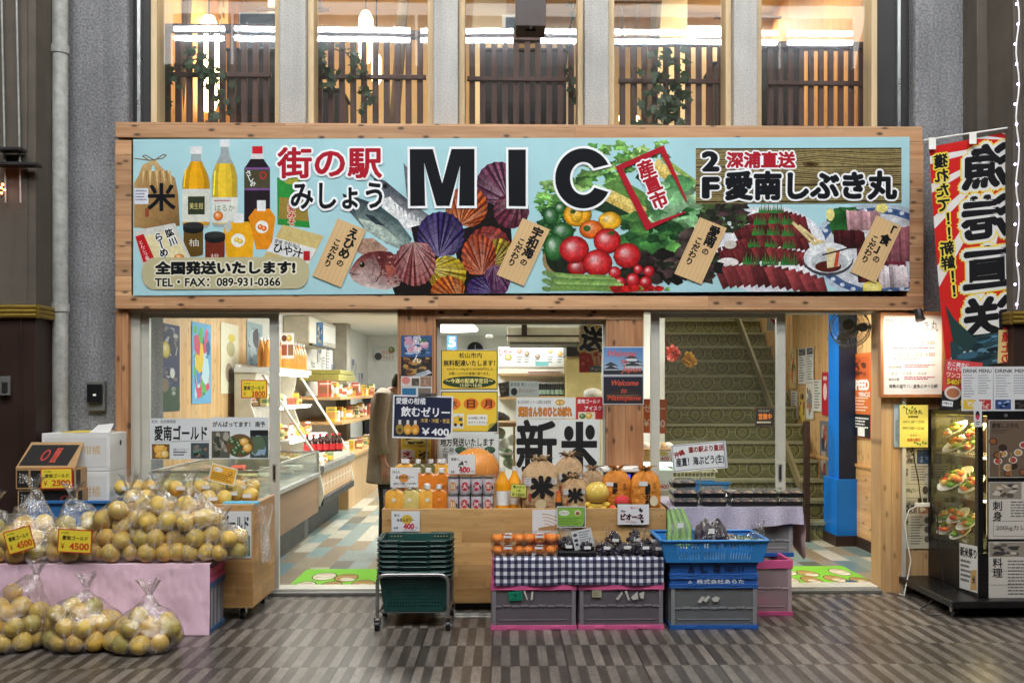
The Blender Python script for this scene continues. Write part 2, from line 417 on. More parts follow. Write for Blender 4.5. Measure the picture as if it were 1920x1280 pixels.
    def line(s, pts, w, c, inc=.1):
        for (a, b) in zip(pts[:-1], pts[1:]):
            dx, dy = b[0]-a[0], b[1]-a[1]; l = math.hypot(dx, dy) or 1; nx, ny = -dy/l*w/2, dx/l*w/2
            s.poly([(a[0]+nx,a[1]+ny),(b[0]+nx,b[1]+ny),(b[0]-nx,b[1]-ny),(a[0]-nx,a[1]-ny)], c, inc)
        return s
    def frame(s, u0, v0, u1, v1, w, c):
        s.rect(u0,v0,u1,v0+w,c,0); s.rect(u0,v1-w,u1,v1,c,0); s.rect(u0,v0+w,u0+w,v1-w,c,0); s.rect(u1-w,v0+w,u1,v1-w,c); return s
    def _put(s, V, F, tf, c):
        i0 = len(s.mb.v); c = s.col(c)
        for x, y in V: s.mb.vert(s.pt(*tf(x, y)))
        for f in F: s.mb.face([i0+k for k in f], 0, c)
        s.l += 1
    def text(s, t, u, v, w, h, c, bold=0, out=None, ow=0, out2=None, ow2=0, rot=0, shear=0, mirror=False):
        V0, F0 = glyphs(t, 0, shear); xs = [p[0] for p in V0]; ys = [p[1] for p in V0]
        x0, x1, y0, y1 = min(xs), max(xs), min(ys), max(ys); sx = w/max(x1-x0, 1e-6); sy = h/max(y1-y0, 1e-6)
        cu, cv = u+w/2, v+h/2; cr, sr = math.cos(R(rot)), math.sin(R(rot)); mx = -1 if mirror else 1
        def tf(x, y):
            a = ((x-(x0+x1)/2)*sx)*mx; b = -((y-(y0+y1)/2)*sy)
            return cu+a*cr-b*sr, cv+a*sr+b*cr
        k = 2/(sx+sy)
        if out2: s._fat(V0, F0, tf, out2, bold+ow2*k)
        if out: s._fat(V0, F0, tf, out, bold+ow*k)
        s._fat(V0, F0, tf, c, bold); return s
    def _fat(s, V, F, tf, c, r):        # thicker strokes: the same letter struck several times around its place
        if r < .004: s._put(V, F, tf, c); return
        n = 6 if r < .03 else 8 if r < .08 else 12; l0 = s.l
        for k in range(n):
            a = 2*math.pi*(k+.5)/n; dx, dy = r*math.cos(a), r*math.sin(a); s.l = l0+.035*k
            s._put(V, F, (lambda x, y: tf(x+dx, y+dy)), c)
        s.l = l0+.6; s._put(V, F, tf, c); s.l = l0+1.2
    def vtext(s, t, u, v, size, c, bold=0, out=None, ow=0, out2=None, ow2=0, rot=0, pitch=1.0, mirror=False, wid=1.0):
        """characters stacked downwards from the centre (u,v) of the first, column turned by rot"""
        cr, sr = math.cos(R(rot)), math.sin(R(rot)); mx = -1 if mirror else 1
        passes = [(out2, bold+ow2/size), (out, bold+ow/size), (c, bold)]
        for col, off in passes:
            if col is None: continue
            l0 = s.l
            for k, ch in enumerate(t):
                cu, cv = u-sr*k*size*pitch, v+cr*k*size*pitch; V, F = glyphs(ch); hw = .5
                if ord(ch) < 128: hw = .25
                q = -90 if ch == 'ー' else 0
                def tf(x, y):
                    a = (x-hw)*size*wid*mx; b = -(y-.38)*size
                    if q: a, b = -b, a
                    return cu+a*cr-b*sr, cv+a*sr+b*cr
                s.l = l0+.012*(k % 2); s._fat(V, F, tf, col, off)
            s.l = l0+1.3
        return s
    def lines(s, u0, v0, u1, v1, n, c, w=.45, ragged=.3, seed=1):    # rows of print too small to read
        rr = random.Random(seed); step = (v1-v0)/n
        for k in range(n):
            x = u0; e = u1-(u1-u0)*ragged*rr.random()
            while x < e:
                d = (u1-u0)*(.04+.10*rr.random()); s.rect(x, v0+k*step, min(x+d, e), v0+k*step+step*w, c, 0); x += d+(u1-u0)*.02
        s.l += .2; return s
    def blotch(s, u0, v0, u1, v1, cols, n=30, seed=1, sz=.14):       # busy small photograph: many overlapping patches
        rr = random.Random(seed); s.rect(u0, v0, u1, v1, cols[0]); l0 = s.l; W_, H_ = u1-u0, v1-v0
        for k in range(n):
            a = sz*(.5+rr.random()); ru, rv = W_*a, H_*a*(.5+rr.random()*.6)
            cu = u0+ru+rr.random()*max(W_-2*ru, 0); cv = v0+rv+rr.random()*max(H_-2*rv, 0)
            P = []
            for q in range(7):
                t = 2*math.pi*q/7; j = .6+.4*rr.random(); P.append((cu+ru*j*math.cos(t), cv+rv*j*math.sin(t)))
            s.poly(P, rr.choice(cols[1:]), .06)
        s.l = l0+.06*n+.2; return s
    def build(s, name, parent=None, m=None, **k): return s.mb.build(name, [m or PRINT], parent, **k)
def pcard(px0, py0, px1, py1, Y, bg=(240,240,238), th=.003, rot=0):
    """sheet facing the street; local units are photo pixels from its top left corner"""
    w, h = px1-px0, py1-py0; cx, cy_ = (px0+px1)/2, (py0+py1)/2; cr, sr = math.cos(R(rot)), math.sin(R(rot))
    def q(u, v): a, b = u-w/2, v-h/2; return W(cx+a*cr-b*sr, cy_+a*sr+b*cr, Y)
    a = Art(q(0,0), q(w,0), q(0,h), w, h); a.board(bg, th); return a
def qcard(A, B, D, w, h, bg=(240,240,238), th=.002):
    a = Art(A, B, D, w, h); a.board(bg, th); return a
def leftwall(px0, py0, px1, py1, X, bg, th=.002, w=None, h=None):
    """sheet on a wall x = X that runs away from the camera; px0/px1 give its near and far edge"""
    def hit(px, py):
        a = (px-CX)/FPX; dx = _sy+_cy*a; dy = _cy-_sy*a; t = X/dx; return Vector((X, t*dy, EYE+t*(CY-py)/FPX))
    A, B = hit(px0, py0), hit(px1, py0); D = hit(px0, py1)
    B.z = A.z; return qcard(A, B, D, w or abs(px1-px0), h or (py1-py0), bg, th)
# ================================================================ SETTING
def tile_mat():
    m, N, L, B = _new('street_tiles'); t = N.new('ShaderNodeTexCoord'); sp = N.new('ShaderNodeSeparateXYZ'); L.new(t.outputs['Object'], sp.inputs[0])
    x = _math(N, L, 'ADD', sp.outputs[0], .08+40); y = _math(N, L, 'ADD', sp.outputs[1], 38.5-5.36)
    tx = _math(N, L, 'DIVIDE', x, .40); ty = _math(N, L, 'DIVIDE', y, .385)
    sx = _math(N, L, 'FLOOR', _math(N, L, 'DIVIDE', x, .05)); ry = _math(N, L, 'FLOOR', ty)
    par = _math(N, L, 'MODULO', _math(N, L, 'ADD', sx, ry), 2.0)
    cb = N.new('ShaderNodeCombineXYZ'); L.new(_math(N, L, 'FLOOR', tx), cb.inputs[0]); L.new(ry, cb.inputs[1])
    wn = N.new('ShaderNodeTexWhiteNoise'); wn.noise_dimensions = '2D'; L.new(cb.outputs[0], wn.inputs['Vector'])
    c2 = N.new('ShaderNodeCombineXYZ'); L.new(sx, c2.inputs[0]); L.new(ry, c2.inputs[1])
    w2 = N.new('ShaderNodeTexWhiteNoise'); w2.noise_dimensions = '2D'; L.new(c2.outputs[0], w2.inputs['Vector'])
    v = _coord(N, L, (1, .35, 1)); n1 = _noise(N, L, v, 40, 6, .7); n2 = _noise(N, L, _coord(N, L), 2.2, 4); n3 = _noise(N, L, _coord(N, L), 220, 2)
    col = _mix(N, L, par, lin((74, 69, 64)), lin((118, 112, 106)))
    for f, a, b in ((wn.outputs[0], .86, 1.12), (w2.outputs[0], .86, 1.14), (n1, .62, 1.36), (n3, .8, 1.2), (n2, .66, 1.16)):
        lo, hi = ((.0, 1.0) if f in (wn.outputs[0], w2.outputs[0]) else (.3, .7))
        col = _mix(N, L, 1.0, col, _ramp(N, L, f, [(lo, (a, a, a)), (hi, (b, b*.99, b*.98))]), 'MULTIPLY')
    fx = _math(N, L, 'FRACT', tx); fyy = _math(N, L, 'FRACT', ty)
    ex = _math(N, L, 'LESS_THAN', _math(N, L, 'MINIMUM', fx, _math(N, L, 'SUBTRACT', 1.0, fx)), .0125)
    ey = _math(N, L, 'LESS_THAN', _math(N, L, 'MINIMUM', fyy, _math(N, L, 'SUBTRACT', 1.0, fyy)), .006)
    g = _math(N, L, 'MAXIMUM', ex, ey)
    # dark blobs of old chewing gum
    vo = N.new('ShaderNodeTexVoronoi'); vo.inputs['Scale'].default_value = 2.6; L.new(_coord(N, L), vo.inputs['Vector'])
    gum = _ramp(N, L, vo.outputs['Distance'], [(.03, (1,1,1)), (.05, (0,0,0))])
    col = _mix(N, L, _math(N, L, 'MULTIPLY', gum, .6), col, (.02, .018, .016))
    col = _mix(N, L, _math(N, L, 'MULTIPLY', g, .85), col, (.02, .018, .016)); L.new(col, B.inputs['Base Color'])
    L.new(_math(N, L, 'MULTIPLY_ADD', n1, .10, _math(N, L, 'MULTIPLY_ADD', n2, .16, .20)), B.inputs['Roughness'])
    _bump(N, L, B, _math(N, L, 'SUBTRACT', _math(N, L, 'MULTIPLY', n3, .2), g), .25, .002); return m
def patch_mat():
    m, N, L, B = _new('vinyl_planks'); t = N.new('ShaderNodeTexCoord'); sp = N.new('ShaderNodeSeparateXYZ'); L.new(t.outputs['Object'], sp.inputs[0])
    q = _math(N, L, 'FLOOR', _math(N, L, 'DIVIDE', _math(N, L, 'ADD', sp.outputs[0], 30), .155))
    w0 = N.new('ShaderNodeTexWhiteNoise'); w0.noise_dimensions = '1D'; L.new(q, w0.inputs['W'])
    r = _math(N, L, 'FLOOR', _math(N, L, 'ADD', _math(N, L, 'DIVIDE', sp.outputs[1], .5), w0.outputs[0]))
    cb = N.new('ShaderNodeCombineXYZ'); L.new(q, cb.inputs[0]); L.new(r, cb.inputs[1])
    wn = N.new('ShaderNodeTexWhiteNoise'); wn.noise_dimensions = '2D'; L.new(cb.outputs[0], wn.inputs['Vector'])
    rp = N.new('ShaderNodeValToRGB'); rp.color_ramp.interpolation = 'CONSTANT'; L.new(wn.outputs[0], rp.inputs[0])
    cols = [(180,176,158), (104,128,132), (136,124,104), (190,188,172), (94,100,96), (128,148,146), (146,138,118)]
    e = rp.color_ramp.elements
    while len(e) < len(cols): e.new(.5)
    for k, c in enumerate(cols): e[k].position = k/len(cols); e[k].color = (*lin(c), 1)
    n = _noise(N, L, _coord(N, L, (14, 2, 1)), 3, 6, .65)
    L.new(_mix(N, L, 1.0, rp.outputs[0], _ramp(N, L, n, [(.3, (.78,.76,.74)), (.7, (1.05,1.05,1.05))]), 'MULTIPLY'), B.inputs['Base Color'])
    B.inputs['Roughness'].default_value = .32; return m
def riser_mat():
    m, N, L, B = _new('stair_tiles'); t = N.new('ShaderNodeTexCoord'); sp = N.new('ShaderNodeSeparateXYZ'); L.new(t.outputs['Object'], sp.inputs[0])
    ux = _math(N, L, 'SUBTRACT', _math(N, L, 'FRACT', _math(N, L, 'DIVIDE', sp.outputs[0], .235)), .5)
    uz = _math(N, L, 'SUBTRACT', _math(N, L, 'FRACT', _math(N, L, 'DIVIDE', sp.outputs[2], .18)), .5)
    ax = _math(N, L, 'ABSOLUTE', _math(N, L, 'MULTIPLY', ux, 1.3)); az = _math(N, L, 'ABSOLUTE', uz)
    d = _math(N, L, 'MAXIMUM', _math(N, L, 'MAXIMUM', ax, az), _math(N, L, 'MULTIPLY', _math(N, L, 'ADD', ax, az), .74))
    def ring(dd, r, w): return _math(N, L, 'LESS_THAN', _math(N, L, 'ABSOLUTE', _math(N, L, 'SUBTRACT', dd, r)), w)
    rr = _math(N, L, 'SQRT', _math(N, L, 'ADD', _math(N, L, 'MULTIPLY', ax, ax), _math(N, L, 'MULTIPLY', az, az)))
    n = _noise(N, L, _coord(N, L), 34, 4)
    col = _ramp(N, L, n, [(.3, lin((88, 90, 60))), (.7, lin((118, 118, 80)))])
    col = _mix(N, L, ring(d, .44, .035), col, lin((140, 140, 104)))
    col = _mix(N, L, ring(d, .37, .022), col, lin((42, 46, 26)))
    col = _mix(N, L, _math(N, L, 'MULTIPLY', ring(rr, .19, .02), .7), col, lin((146, 142, 92)))
    col = _mix(N, L, _math(N, L, 'MULTIPLY', _math(N, L, 'LESS_THAN', az, .025), _math(N, L, 'GREATER_THAN', ax, .46)), col, lin((140, 140, 104)))
    col = _mix(N, L, _math(N, L, 'GREATER_THAN', az, .47), col, lin((52, 54, 34)))
    L.new(col, B.inputs['Base Color']); B.inputs['Roughness'].default_value = .35; return m
def rough_mat(name, c1, c2, scale=90, st=.8, stains=.35):
    m, N, L, B = _new(name); v = _coord(N, L); n1 = _noise(N, L, v, scale, 5, .6); n2 = _noise(N, L, v, 1.6, 5, .6)
    n3 = _noise(N, L, _coord(N, L, (6, 6, .5)), 1.5, 5)
    a, b = lin(c1), lin(c2)
    col = _ramp(N, L, n1, [(.32, b), (.66, a)])
    col = _mix(N, L, 1.0, col, _ramp(N, L, n2, [(.3, (1-stains,)*3), (.65, (1.05,)*3)]), 'MULTIPLY')
    col = _mix(N, L, 1.0, col, _ramp(N, L, n3, [(.25, (1-stains*.8,)*3), (.6, (1.03,)*3)]), 'MULTIPLY')
    L.new(col, B.inputs['Base Color']); B.inputs['Roughness'].default_value = .9; _bump(N, L, B, n1, st, .012); return m
M = {}
M['tile'] = tile_mat(); M['patch'] = patch_mat(); M['riser'] = riser_mat()
M['conc'] = rough_mat('roughcast', (162,162,164), (106,106,108), 62, .9); M['mull'] = rough_mat('roughcast_pale', (212,209,203), (164,161,156), 110, .6, .2)
M['pipe'] = rough_mat('old_paint_pipe', (190,190,184), (160,160,154), 18, .15, .35)
M['frame'] = wood('cedar_frame', (206,164,122), (168,120,80), 'x', .105, 'z', .6, .95, .5, joint=1.9)
M['framev'] = wood('cedar_ends', (206,164,122), (160,114,74), 'x', .105, 'z', .6, .8, .8, vary=.28)
M['post'] = wood('cedar_post', (196,148,104), (142,92,58), 'z', .12, 'x', .6, .8, .6, vary=.26)
M['pine'] = wood('pine_cladding', (232,196,142), (204,158,102), 'z', .105, 'y', .5, .55, .55, vary=.16)
M['pinex'] = wood('pine_boards', (228,188,132), (192,142,88), 'y', .13, 'z', .5, .75, .5, vary=.2)
M['ply'] = wood('laminated_pine', (214,174,116), (180,134,80), 'x', .075, 'z', .5, .15, .12, joint=.55, vary=.2)
M['plyy'] = wood('laminated_pine_side', (206,160,104), (170,122,72), 'y', .09, 'z', .5, .15, .12, joint=.6, vary=.2)
M['white'] = mat('white_wall', (236,234,226), .6, var=.04); M['alu'] = mat('ivory_aluminium', (206,204,192), .4, .25, .05)
M['steel'] = mat('steel', (178,178,176), .3, .9, .1); M['dark'] = mat('dark_metal', (44,42,42), .5, .3); M['blk'] = mat('black_plastic', (18,18,20), .42, var=.2)
M['grey'] = mat('grey_metal', (112,112,108), .5, .3); M['cream'] = mat('cream_wall', (226,204,160), .8, var=.06)
M['red_slat'] = wood('redwood_slats', (92,52,44), (60,32,28), 'z', 0, 'x', .5, 0, 0, vary=.2)
M['glass'] = glass('window_glass', (.97,.98,.97), 1.25, .012, .02); M['glassd'] = glass('door_glass', (.95,.97,.96), 1.0, .008)
M['leaf'] = mat('ivy_leaf', (46,66,38), .45, var=.4, vs=20); M['stem'] = mat('stem', (70,58,40), .7)
M['gold'] = mat('old_gold_paint', (150,124,52), .4, .6, .15); M['brown'] = mat('brown_paint', (52,36,30), .45, .1, .15, 4)
M['tan'] = rough_mat('tan_grey_paint', (98,90,80), (84,77,68), 3, .05, .25); M['blue'] = mat('blue_paint', (0,116,214), .4, var=.05)
M['navy'] = mat('navy_paint', (8,30,56), .4, var=.1)

# ground, arcade shell
g = MB(); g.poly([(-60,-40,0),(60,-40,0),(60,6.46,0),(-60,6.46,0)]); struct(g.build('street', M['tile']), 'striped stone paving tiles of the shopping arcade', 'paving')
g = MB(); g.poly([(-3.2,6.46,.004),(3.6,6.46,.004),(3.6,18.4,.004),(-3.2,18.4,.004)]); struct(g.build('shop_floor', M['patch']), 'patchwork vinyl plank floor inside the shop', 'floor')
g = MB(); g.poly([(-60,6.46,-.05),(60,6.46,-.05),(60,60,-.05),(-60,60,-.05)]); struct(g.build('ground', M['conc']))
ar = MB(); ar.box(-60,60,-8,6.3,8.2,8.4); struct(ar.build('arcade_roof', mat('arcade_roof_panel', (96,96,94), .7)))
aw = MB(); aw.box(-60,60,-8.2,-8,0,8.4); struct(aw.build('opposite_wall', mat('opposite_wall', (56,52,48), .8)))
# sill strip under the doors
sl = MB(); sl.box(wx(236,6.4), wx(1655,6.4), 6.40, 6.47, 0, .022); sl.box(wx(236,6.4), wx(1655,6.4), 6.47, 6.62, 0, .035, 1)
tag(sl.build('door_sill', [M['grey'], M['alu']], bev=.003), 'worn aluminium threshold strip along the shop doorways', 'threshold')

# ---- the concrete building: piers, mullions, upper windows with rooms behind
bld = thing('concrete_building', 'grey roughcast building front with five tall upstairs windows', 'building', (0, 6.5, 0))
def bpart(name, mb, m, **k): return mb.build(name, m, bld, **k)
YW = 6.5
zt = 5.2; zs = wz(236, 6.36)
b = MB(); xl0, xl1 = wx(60, YW), wx(247, YW)
b.box(-9, xl1-.03, YW, 7.2, 0, zt); bpart('pier', b, M['conc'], bev=.03)
b = MB(); xr0, xr1 = wx(1708, YW), wx(1832, YW); b.box(xr0+.03, 9, YW, 7.2, 0, zt); bpart('pier', b, M['conc'], bev=.03)
b = MB(); b.box(xl1-.03, wx(276, YW), 6.6, 6.72, zs-.3, zt); bpart('side_strip', b, M['dark'])
b = MB(); b.box(wx(1652, YW), xr0+.03, 6.6, 6.72, zs-.3, zt); bpart('side_strip', b, M['dark'])
for q in (256,1684): b = MB(); b.box(wx(q,6.55), wx(q+6,6.55), 6.56, 6.6, zs-.3, zt); bpart('side_rail', b, M['steel'])
b = MB(); b.box(xl1-.03, xr0+.03, 6.6, 7.0, wz(575,6.5), zs-.02); bpart('lintel', b, M['conc'])
b = MB(); b.box(xl1, xr0, 6.58, 6.9, zs-.02, zs); bpart('window_ledge', b, M['mull'])
MX = [(523,573),(812,859),(1096,1142),(1376,1421)]
for a, c in MX:
    b = MB(); b.box(wx(a,YW), wx(c,YW), YW, 6.75, zs, zt); bpart('mullion', b, M['mull'], bev=.012)
WX = [(276,523),(573,812),(859,1096),(1142,1376),(1421,1652)]
M['wframe'] = wood('pale_window_frame', (214,190,150), (190,162,118), 'z', 0, 'x', .55, .1, 0)
for a, c in WX:
    b = MB(); x0, x1 = wx(a,YW), wx(c,YW)
    for q0, q1 in ((x0+.002, x0+.045), (x1-.045, x1-.002)): b.box(q0, q1, 6.56, 6.72, zs+.003, zt)
    b.box(x0+.045, x1-.045, 6.58, 6.70, zs+.003, zs+.03)
    f = bpart('window_frame', b, M['wframe'], bev=.004)
    p = MB(); p.box(x0+.045, x1-.045, 6.625, 6.631, zs+.03, zt); p.build('pane', M['glass'], f)
# rooms upstairs
b = MB(); zu = 2.75; ZC = 5.7
b.box(-3.2, 3.4, 10.2, 10.3, zu, ZC); bpart('room_back_wall', b, M['cream'])
b = MB(); b.box(-3.2, 3.4, 7.0, 10.2, ZC, ZC+.1); bpart('room_ceiling', b, M['cream'])
b = MB(); b.box(-3.2, 3.4, 7.0, 10.2, zu-.1, zu); bpart('room_floor', b, mat('dark_floor', (70,52,40), .6))
WPINE = wood('warm_pine', (230,176,104), (200,140,72), 'z', .12, 'y', .55, .5, .3)
for q in (-3.0, 3.0): b = MB(); b.box(q, q+.1, 7.0, 10.2, zu, ZC); bpart('room_side_wall', b, WPINE)
for x0, x1, y0, y1 in ((-2.25,-1.95,8.6,8.9), (-.35,.0,9.4,9.8), (1.5,1.8,9.0,9.3)):
    b = MB(); b.box(x0, x1, y0, y1, zu, ZC); bpart('room_pillar', b, M['cream'])
# arched dark timber braces
for px, Y in ((330, 8.2), (735, 8.6), (1210, 8.6)):
    b = MB(); x = wx(px, Y); pts = [(x+.16*math.sin(t*1.4), Y, zu+1.0+t*2.6) for t in [k/10 for k in range(11)]]
    b.tube(pts, .05, 8); bpart('timber_brace', b, mat('old_timber', (92,78,60), .8, var=.3), smooth=True)
for px0, py0, px1, py1, Y in ((590,-30,605,20,8.0), (575,14,618,19,8.0), (480,14,525,19,8.2), (1148,-20,1240,3,8.0), (1340,30,1376,33,8.2), (1421,30,1466,33,8.4)):
    b = MB(); b.pbox(px0,py0,px1,py1,Y,Y+.04); bpart('timber_rail', b, mat('rail_timber', (128,92,62), .6))

def slat_screen(a, c, py_top, py_mid, label, off):
    Y = 6.93; x0, x1 = wx(a, Y)+.05, wx(c, Y)-.04
    t = thing('slat_railing', label, 'railing', ((x0+x1)/2, Y, zs-.3), 'slatted wooden railings behind the upstairs windows')
    b = MB(); rr = random.Random(off); n = 10; st = (x1-x0)/n
    for k in range(n):
        xx = x0+st*(k+.12+rr.random()*.06); b.box(xx, xx+st*.52, Y, Y+.028, zs-.3, wz(py_top, Y)-.03+rr.random()*.004)
    b.build('slats', M['red_slat'], t, bev=.003)
    b = MB(); b.box(x0-.03, x1+.03, Y-.02, Y+.05, wz(py_top, Y)-.03, wz(py_top, Y)+.02); b.build('top_rail', M['red_slat'], t, bev=.004)
    b = MB(); b.box(x0, x1, Y-.03, Y-.001, wz(py_mid, Y)-.016, wz(py_mid, Y)+.016); b.build('middle_rail', M['red_slat'], t, bev=.003)
    b = MB(); b.box(x0, x1, Y-.03, Y-.001, zs-.02, zs+.03); b.build('bottom_rail', M['red_slat'], t, bev=.003)
SL = ['red-brown slatted railing behind the first window, vines hanging over its left end', 'red-brown slatted railing behind the second window, crossed by a leaning timber',
      'red-brown slatted railing behind the middle window, dark counter behind it', 'red-brown slatted railing behind the fourth window, leafy plant climbing its middle', 'red-brown slatted railing behind the last window, orange wood glowing between slats']
for k, ((a, c), l) in enumerate(zip(WX, SL)): slat_screen(a+(16 if k == 0 else 5), c-(16 if k == 4 else 3), 60+5*k+(0 if k else -4), 146+k*2, l, k)
# dark furniture seen between the slats
for px0, py0, px1, py1, Y, nm, lb in ((425,95,523,215,7.5,'sideboard','dark sideboard behind the slats of the first window'), (573,170,640,232,7.6,'bench','dark bench behind the slats of the second window'),
        (905,95,1062,230,7.5,'counter','dark counter filling the middle upstairs window behind slats'), (1340,120,1376,235,7.6,'sideboard','dark sideboard at the right of the fourth window'), (1421,95,1500,235,7.5,'sideboard','dark sideboard behind the slats of the last window')):
    b = MB(); b.pbox(px0,py0,px1,py1,Y,Y+.35); b.pbox(px0-3,py0-5,px1+3,py0,Y-.02,Y+.37)
    tag(b.build(nm, mat('dark_stain', (30,24,22), .5), bev=.006), lb, nm)
b = MB(); b.pbox(448,24,524,92,7.4,7.46); b.pbox(450,26,522,90,7.396,7.399,1)
tag(b.build('screen', [mat('screen_edge', (170,172,172), .4), mat('screen_face', (52,62,72), .12, var=.05)], bev=.004), 'grey flat screen standing upstairs in the first window', 'screen')
b = MB(); b.pbox(942,28,985,70,7.8,7.86); b.pbox(948,33,985,70,7.796,7.799,1)
tag(b.build('screen', [mat('white_edge', (216,212,200), .5), mat('screen_face', (52,62,72), .12)], bev=.004), 'white framed dark board in the middle upstairs window', 'screen')
a = pcard(1508, -10, 1550, 58, 9.2, (226,206,150)); a.blotch(4, 6, 38, 60, [(226,206,150),(200,90,60),(214,170,90),(190,120,70)], 14, 4); tag(a.build('picture'), 'small flower picture upstairs in the last window', 'picture')
a = pcard(404, -20, 428, 60, 9.2, (224,208,160)); a.blotch(4, 6, 20, 60, [(224,208,160),(150,120,80),(190,160,110)], 10, 5); tag(a.build('picture'), 'narrow scroll picture upstairs in the first window', 'picture')
# glowing lamps upstairs
def glow(px, py, Y, r, h, label, s=16):
    t = thing('paper_lamp', label, 'lamp', W(px, py, Y))
    b = MB(); p = W(px, py, Y); b.lathe([(r*.5,-h/2),(r,-h*.35),(r,h*.35),(r*.5,h/2)], p, 14); b.build('lamp_shade', emis('lamp_glow', (255,214,150), s), t, smooth=True)
    b = MB(); b.tube([p+Vector((0,0,h/2)), Vector((p.x, p.y, ZC))], .008, 6); b.build('cord', M['dark'], t)
glow(392, 120, 8.7, .10, .9, 'tall paper lamp glowing behind the first window railing'); glow(686, 70, 8.9, .07, .5, 'paper lamp glowing behind the second window'); glow(706, 130, 9.2, .05, .3, 'small low lamp glowing in the second window'); glow(1556, 30, 8.9, .08, .5, 'paper lamp glowing in the last upstairs window'); glow(1166, 222, 8.4, .03, .06, 'tiny lamp low in the fourth upstairs window', 10); glow(1193, 224, 8.4, .03, .06, 'tiny lamp beside another low in the fourth window', 10)
# vines
def vine(pts, label, seed, n=60, spread=.10, sz=.05):
    t = thing('ivy', label, 'plant', pts[-1]); rr = random.Random(seed); b = MB(); b.tube(pts, .006, 5); b.build('stem', M['stem'], t)
    f = MB(); L_ = len(pts)-1
    for k in range(n):
        q = rr.random()*L_; i = min(int(q), L_-1); p = Vector(pts[i]).lerp(Vector(pts[i+1]), q-i)+Vector((rr.gauss(0,spread*.5), rr.uniform(-.05,.01), rr.gauss(0,spread*.5)))
        s_ = sz*(.6+rr.random()*.8); M_ = Matrix.Rotation(rr.random()*6.3, 3, 'Y') @ Matrix.Rotation(rr.uniform(-.9,.9), 3, 'X')
        P = [M_ @ Vector(v)*s_ for v in ((0,0,0),(.45,.05,.25),(.32,.02,.5),(.75,.0,.75),(.2,-.05,.8),(0,-.12,1.25),(-.2,-.05,.8),(-.75,0,.75),(-.32,.02,.5),(-.45,.05,.25))]
        f.poly([p+v for v in P])
    f.build('leaves', M['leaf'], t)
def vp(*pp, Y=6.86): return [W(x, y, Y) for x, y in pp]
vine(vp((372,110),(350,115),(325,130),(310,160),(305,200),(303,232)), 'ivy trailing down the left end of the first railing', 1, 36)
vine(vp((368,112),(390,130),(405,150),(412,190),(414,225)), 'ivy hanging in a dense tail at the middle of the first window', 2, 46)
vine(vp((578,95),(585,120),(600,140),(622,148)), 'bushy ivy at the left edge of the second window', 3, 46, .14, .06)
vine(vp((620,90),(650,100),(672,130),(690,165),(682,210)), 'sparse ivy strand crossing the second railing', 4, 30, .06)
vine(vp((1080,0),(1068,60),(1060,130),(1082,190),(1080,232)), 'thin grass stems at the right of the middle window', 5, 16, .05)
vine(vp((1250,100),(1245,140),(1255,180),(1230,215),(1225,234)), 'leafy ivy climbing the middle of the fourth railing', 6, 54, .13, .06)
vine(vp((1268,170),(1262,200),(1270,232)), 'low ivy clump at the foot of the fourth window', 7, 40, .10, .06)

# arcade lamps mirrored in the upper windows: twin fluorescent tubes in white trays over the street
YL, ZL = 1.6, 0
zl = EYE+(CY-66)/FPX*(6.63+(6.63-YL))
xs = -4.3
for k, n in enumerate((.75, 2.35, 2.35, 2.35, .95)):
    t = thing('tube_light', ['short', 'second', 'middle', 'fourth', 'end'][k]+' twin fluorescent fitting in the row above the street, mirrored upstairs', 'ceiling light', (xs+n/2, YL, zl), 'twin fluorescent fittings over the street')
    for q, dz in ((0, .045), (1, -.075)):
        b = MB(); b.tube([(xs+.06, YL+.0, zl+dz), (xs+n-.06, YL, zl+dz)], .03, 10); b.build('tube', emis('tube_glow', (236,246,255), 60), t, smooth=True)
    b = MB(); b.box(xs+.01, xs+n-.01, YL-.14, YL-.10, zl-.36, zl+.28); b.build('tray', mat('tray_white', (150,156,162), .6, var=0), t)
    xs += n+.02
# ================================================================ SIGNBOARD
sg = thing('shop_signboard', 'long pale blue shop signboard with food pictures in a knotty wooden frame', 'signboard', (0, 6.4, wz(575, 6.36)))
def fr(px0, py0, px1, py1, m, name='frame', Y0=6.36, Y1=6.5):
    b = MB(); b.pbox(px0, py0, px1, py1, Y0, Y1); return b.build(name, m, sg, bev=.004)
fr(216,233,1730,262, M['frame']); fr(216,554.5,1732,580, M['frame'])
fr(216,262.3,246,555.7, M['framev'], Y0=6.363); fr(1701,264.3,1732,555.7, M['framev'], Y0=6.363)
YS = 6.352
A = Art(W(0,0,YS), W(1920,0,YS), W(0,1280,YS), 1920, 1280); A.N = Vector((0,-1,0)); A.STEP = .00014
A.board((170,212,219), .02, 0, 245, 262, 1701, 556)
BL=(18,20,24); WH=(244,246,248); RD=(168,26,42)
A.clip = (245,262,1701,556)
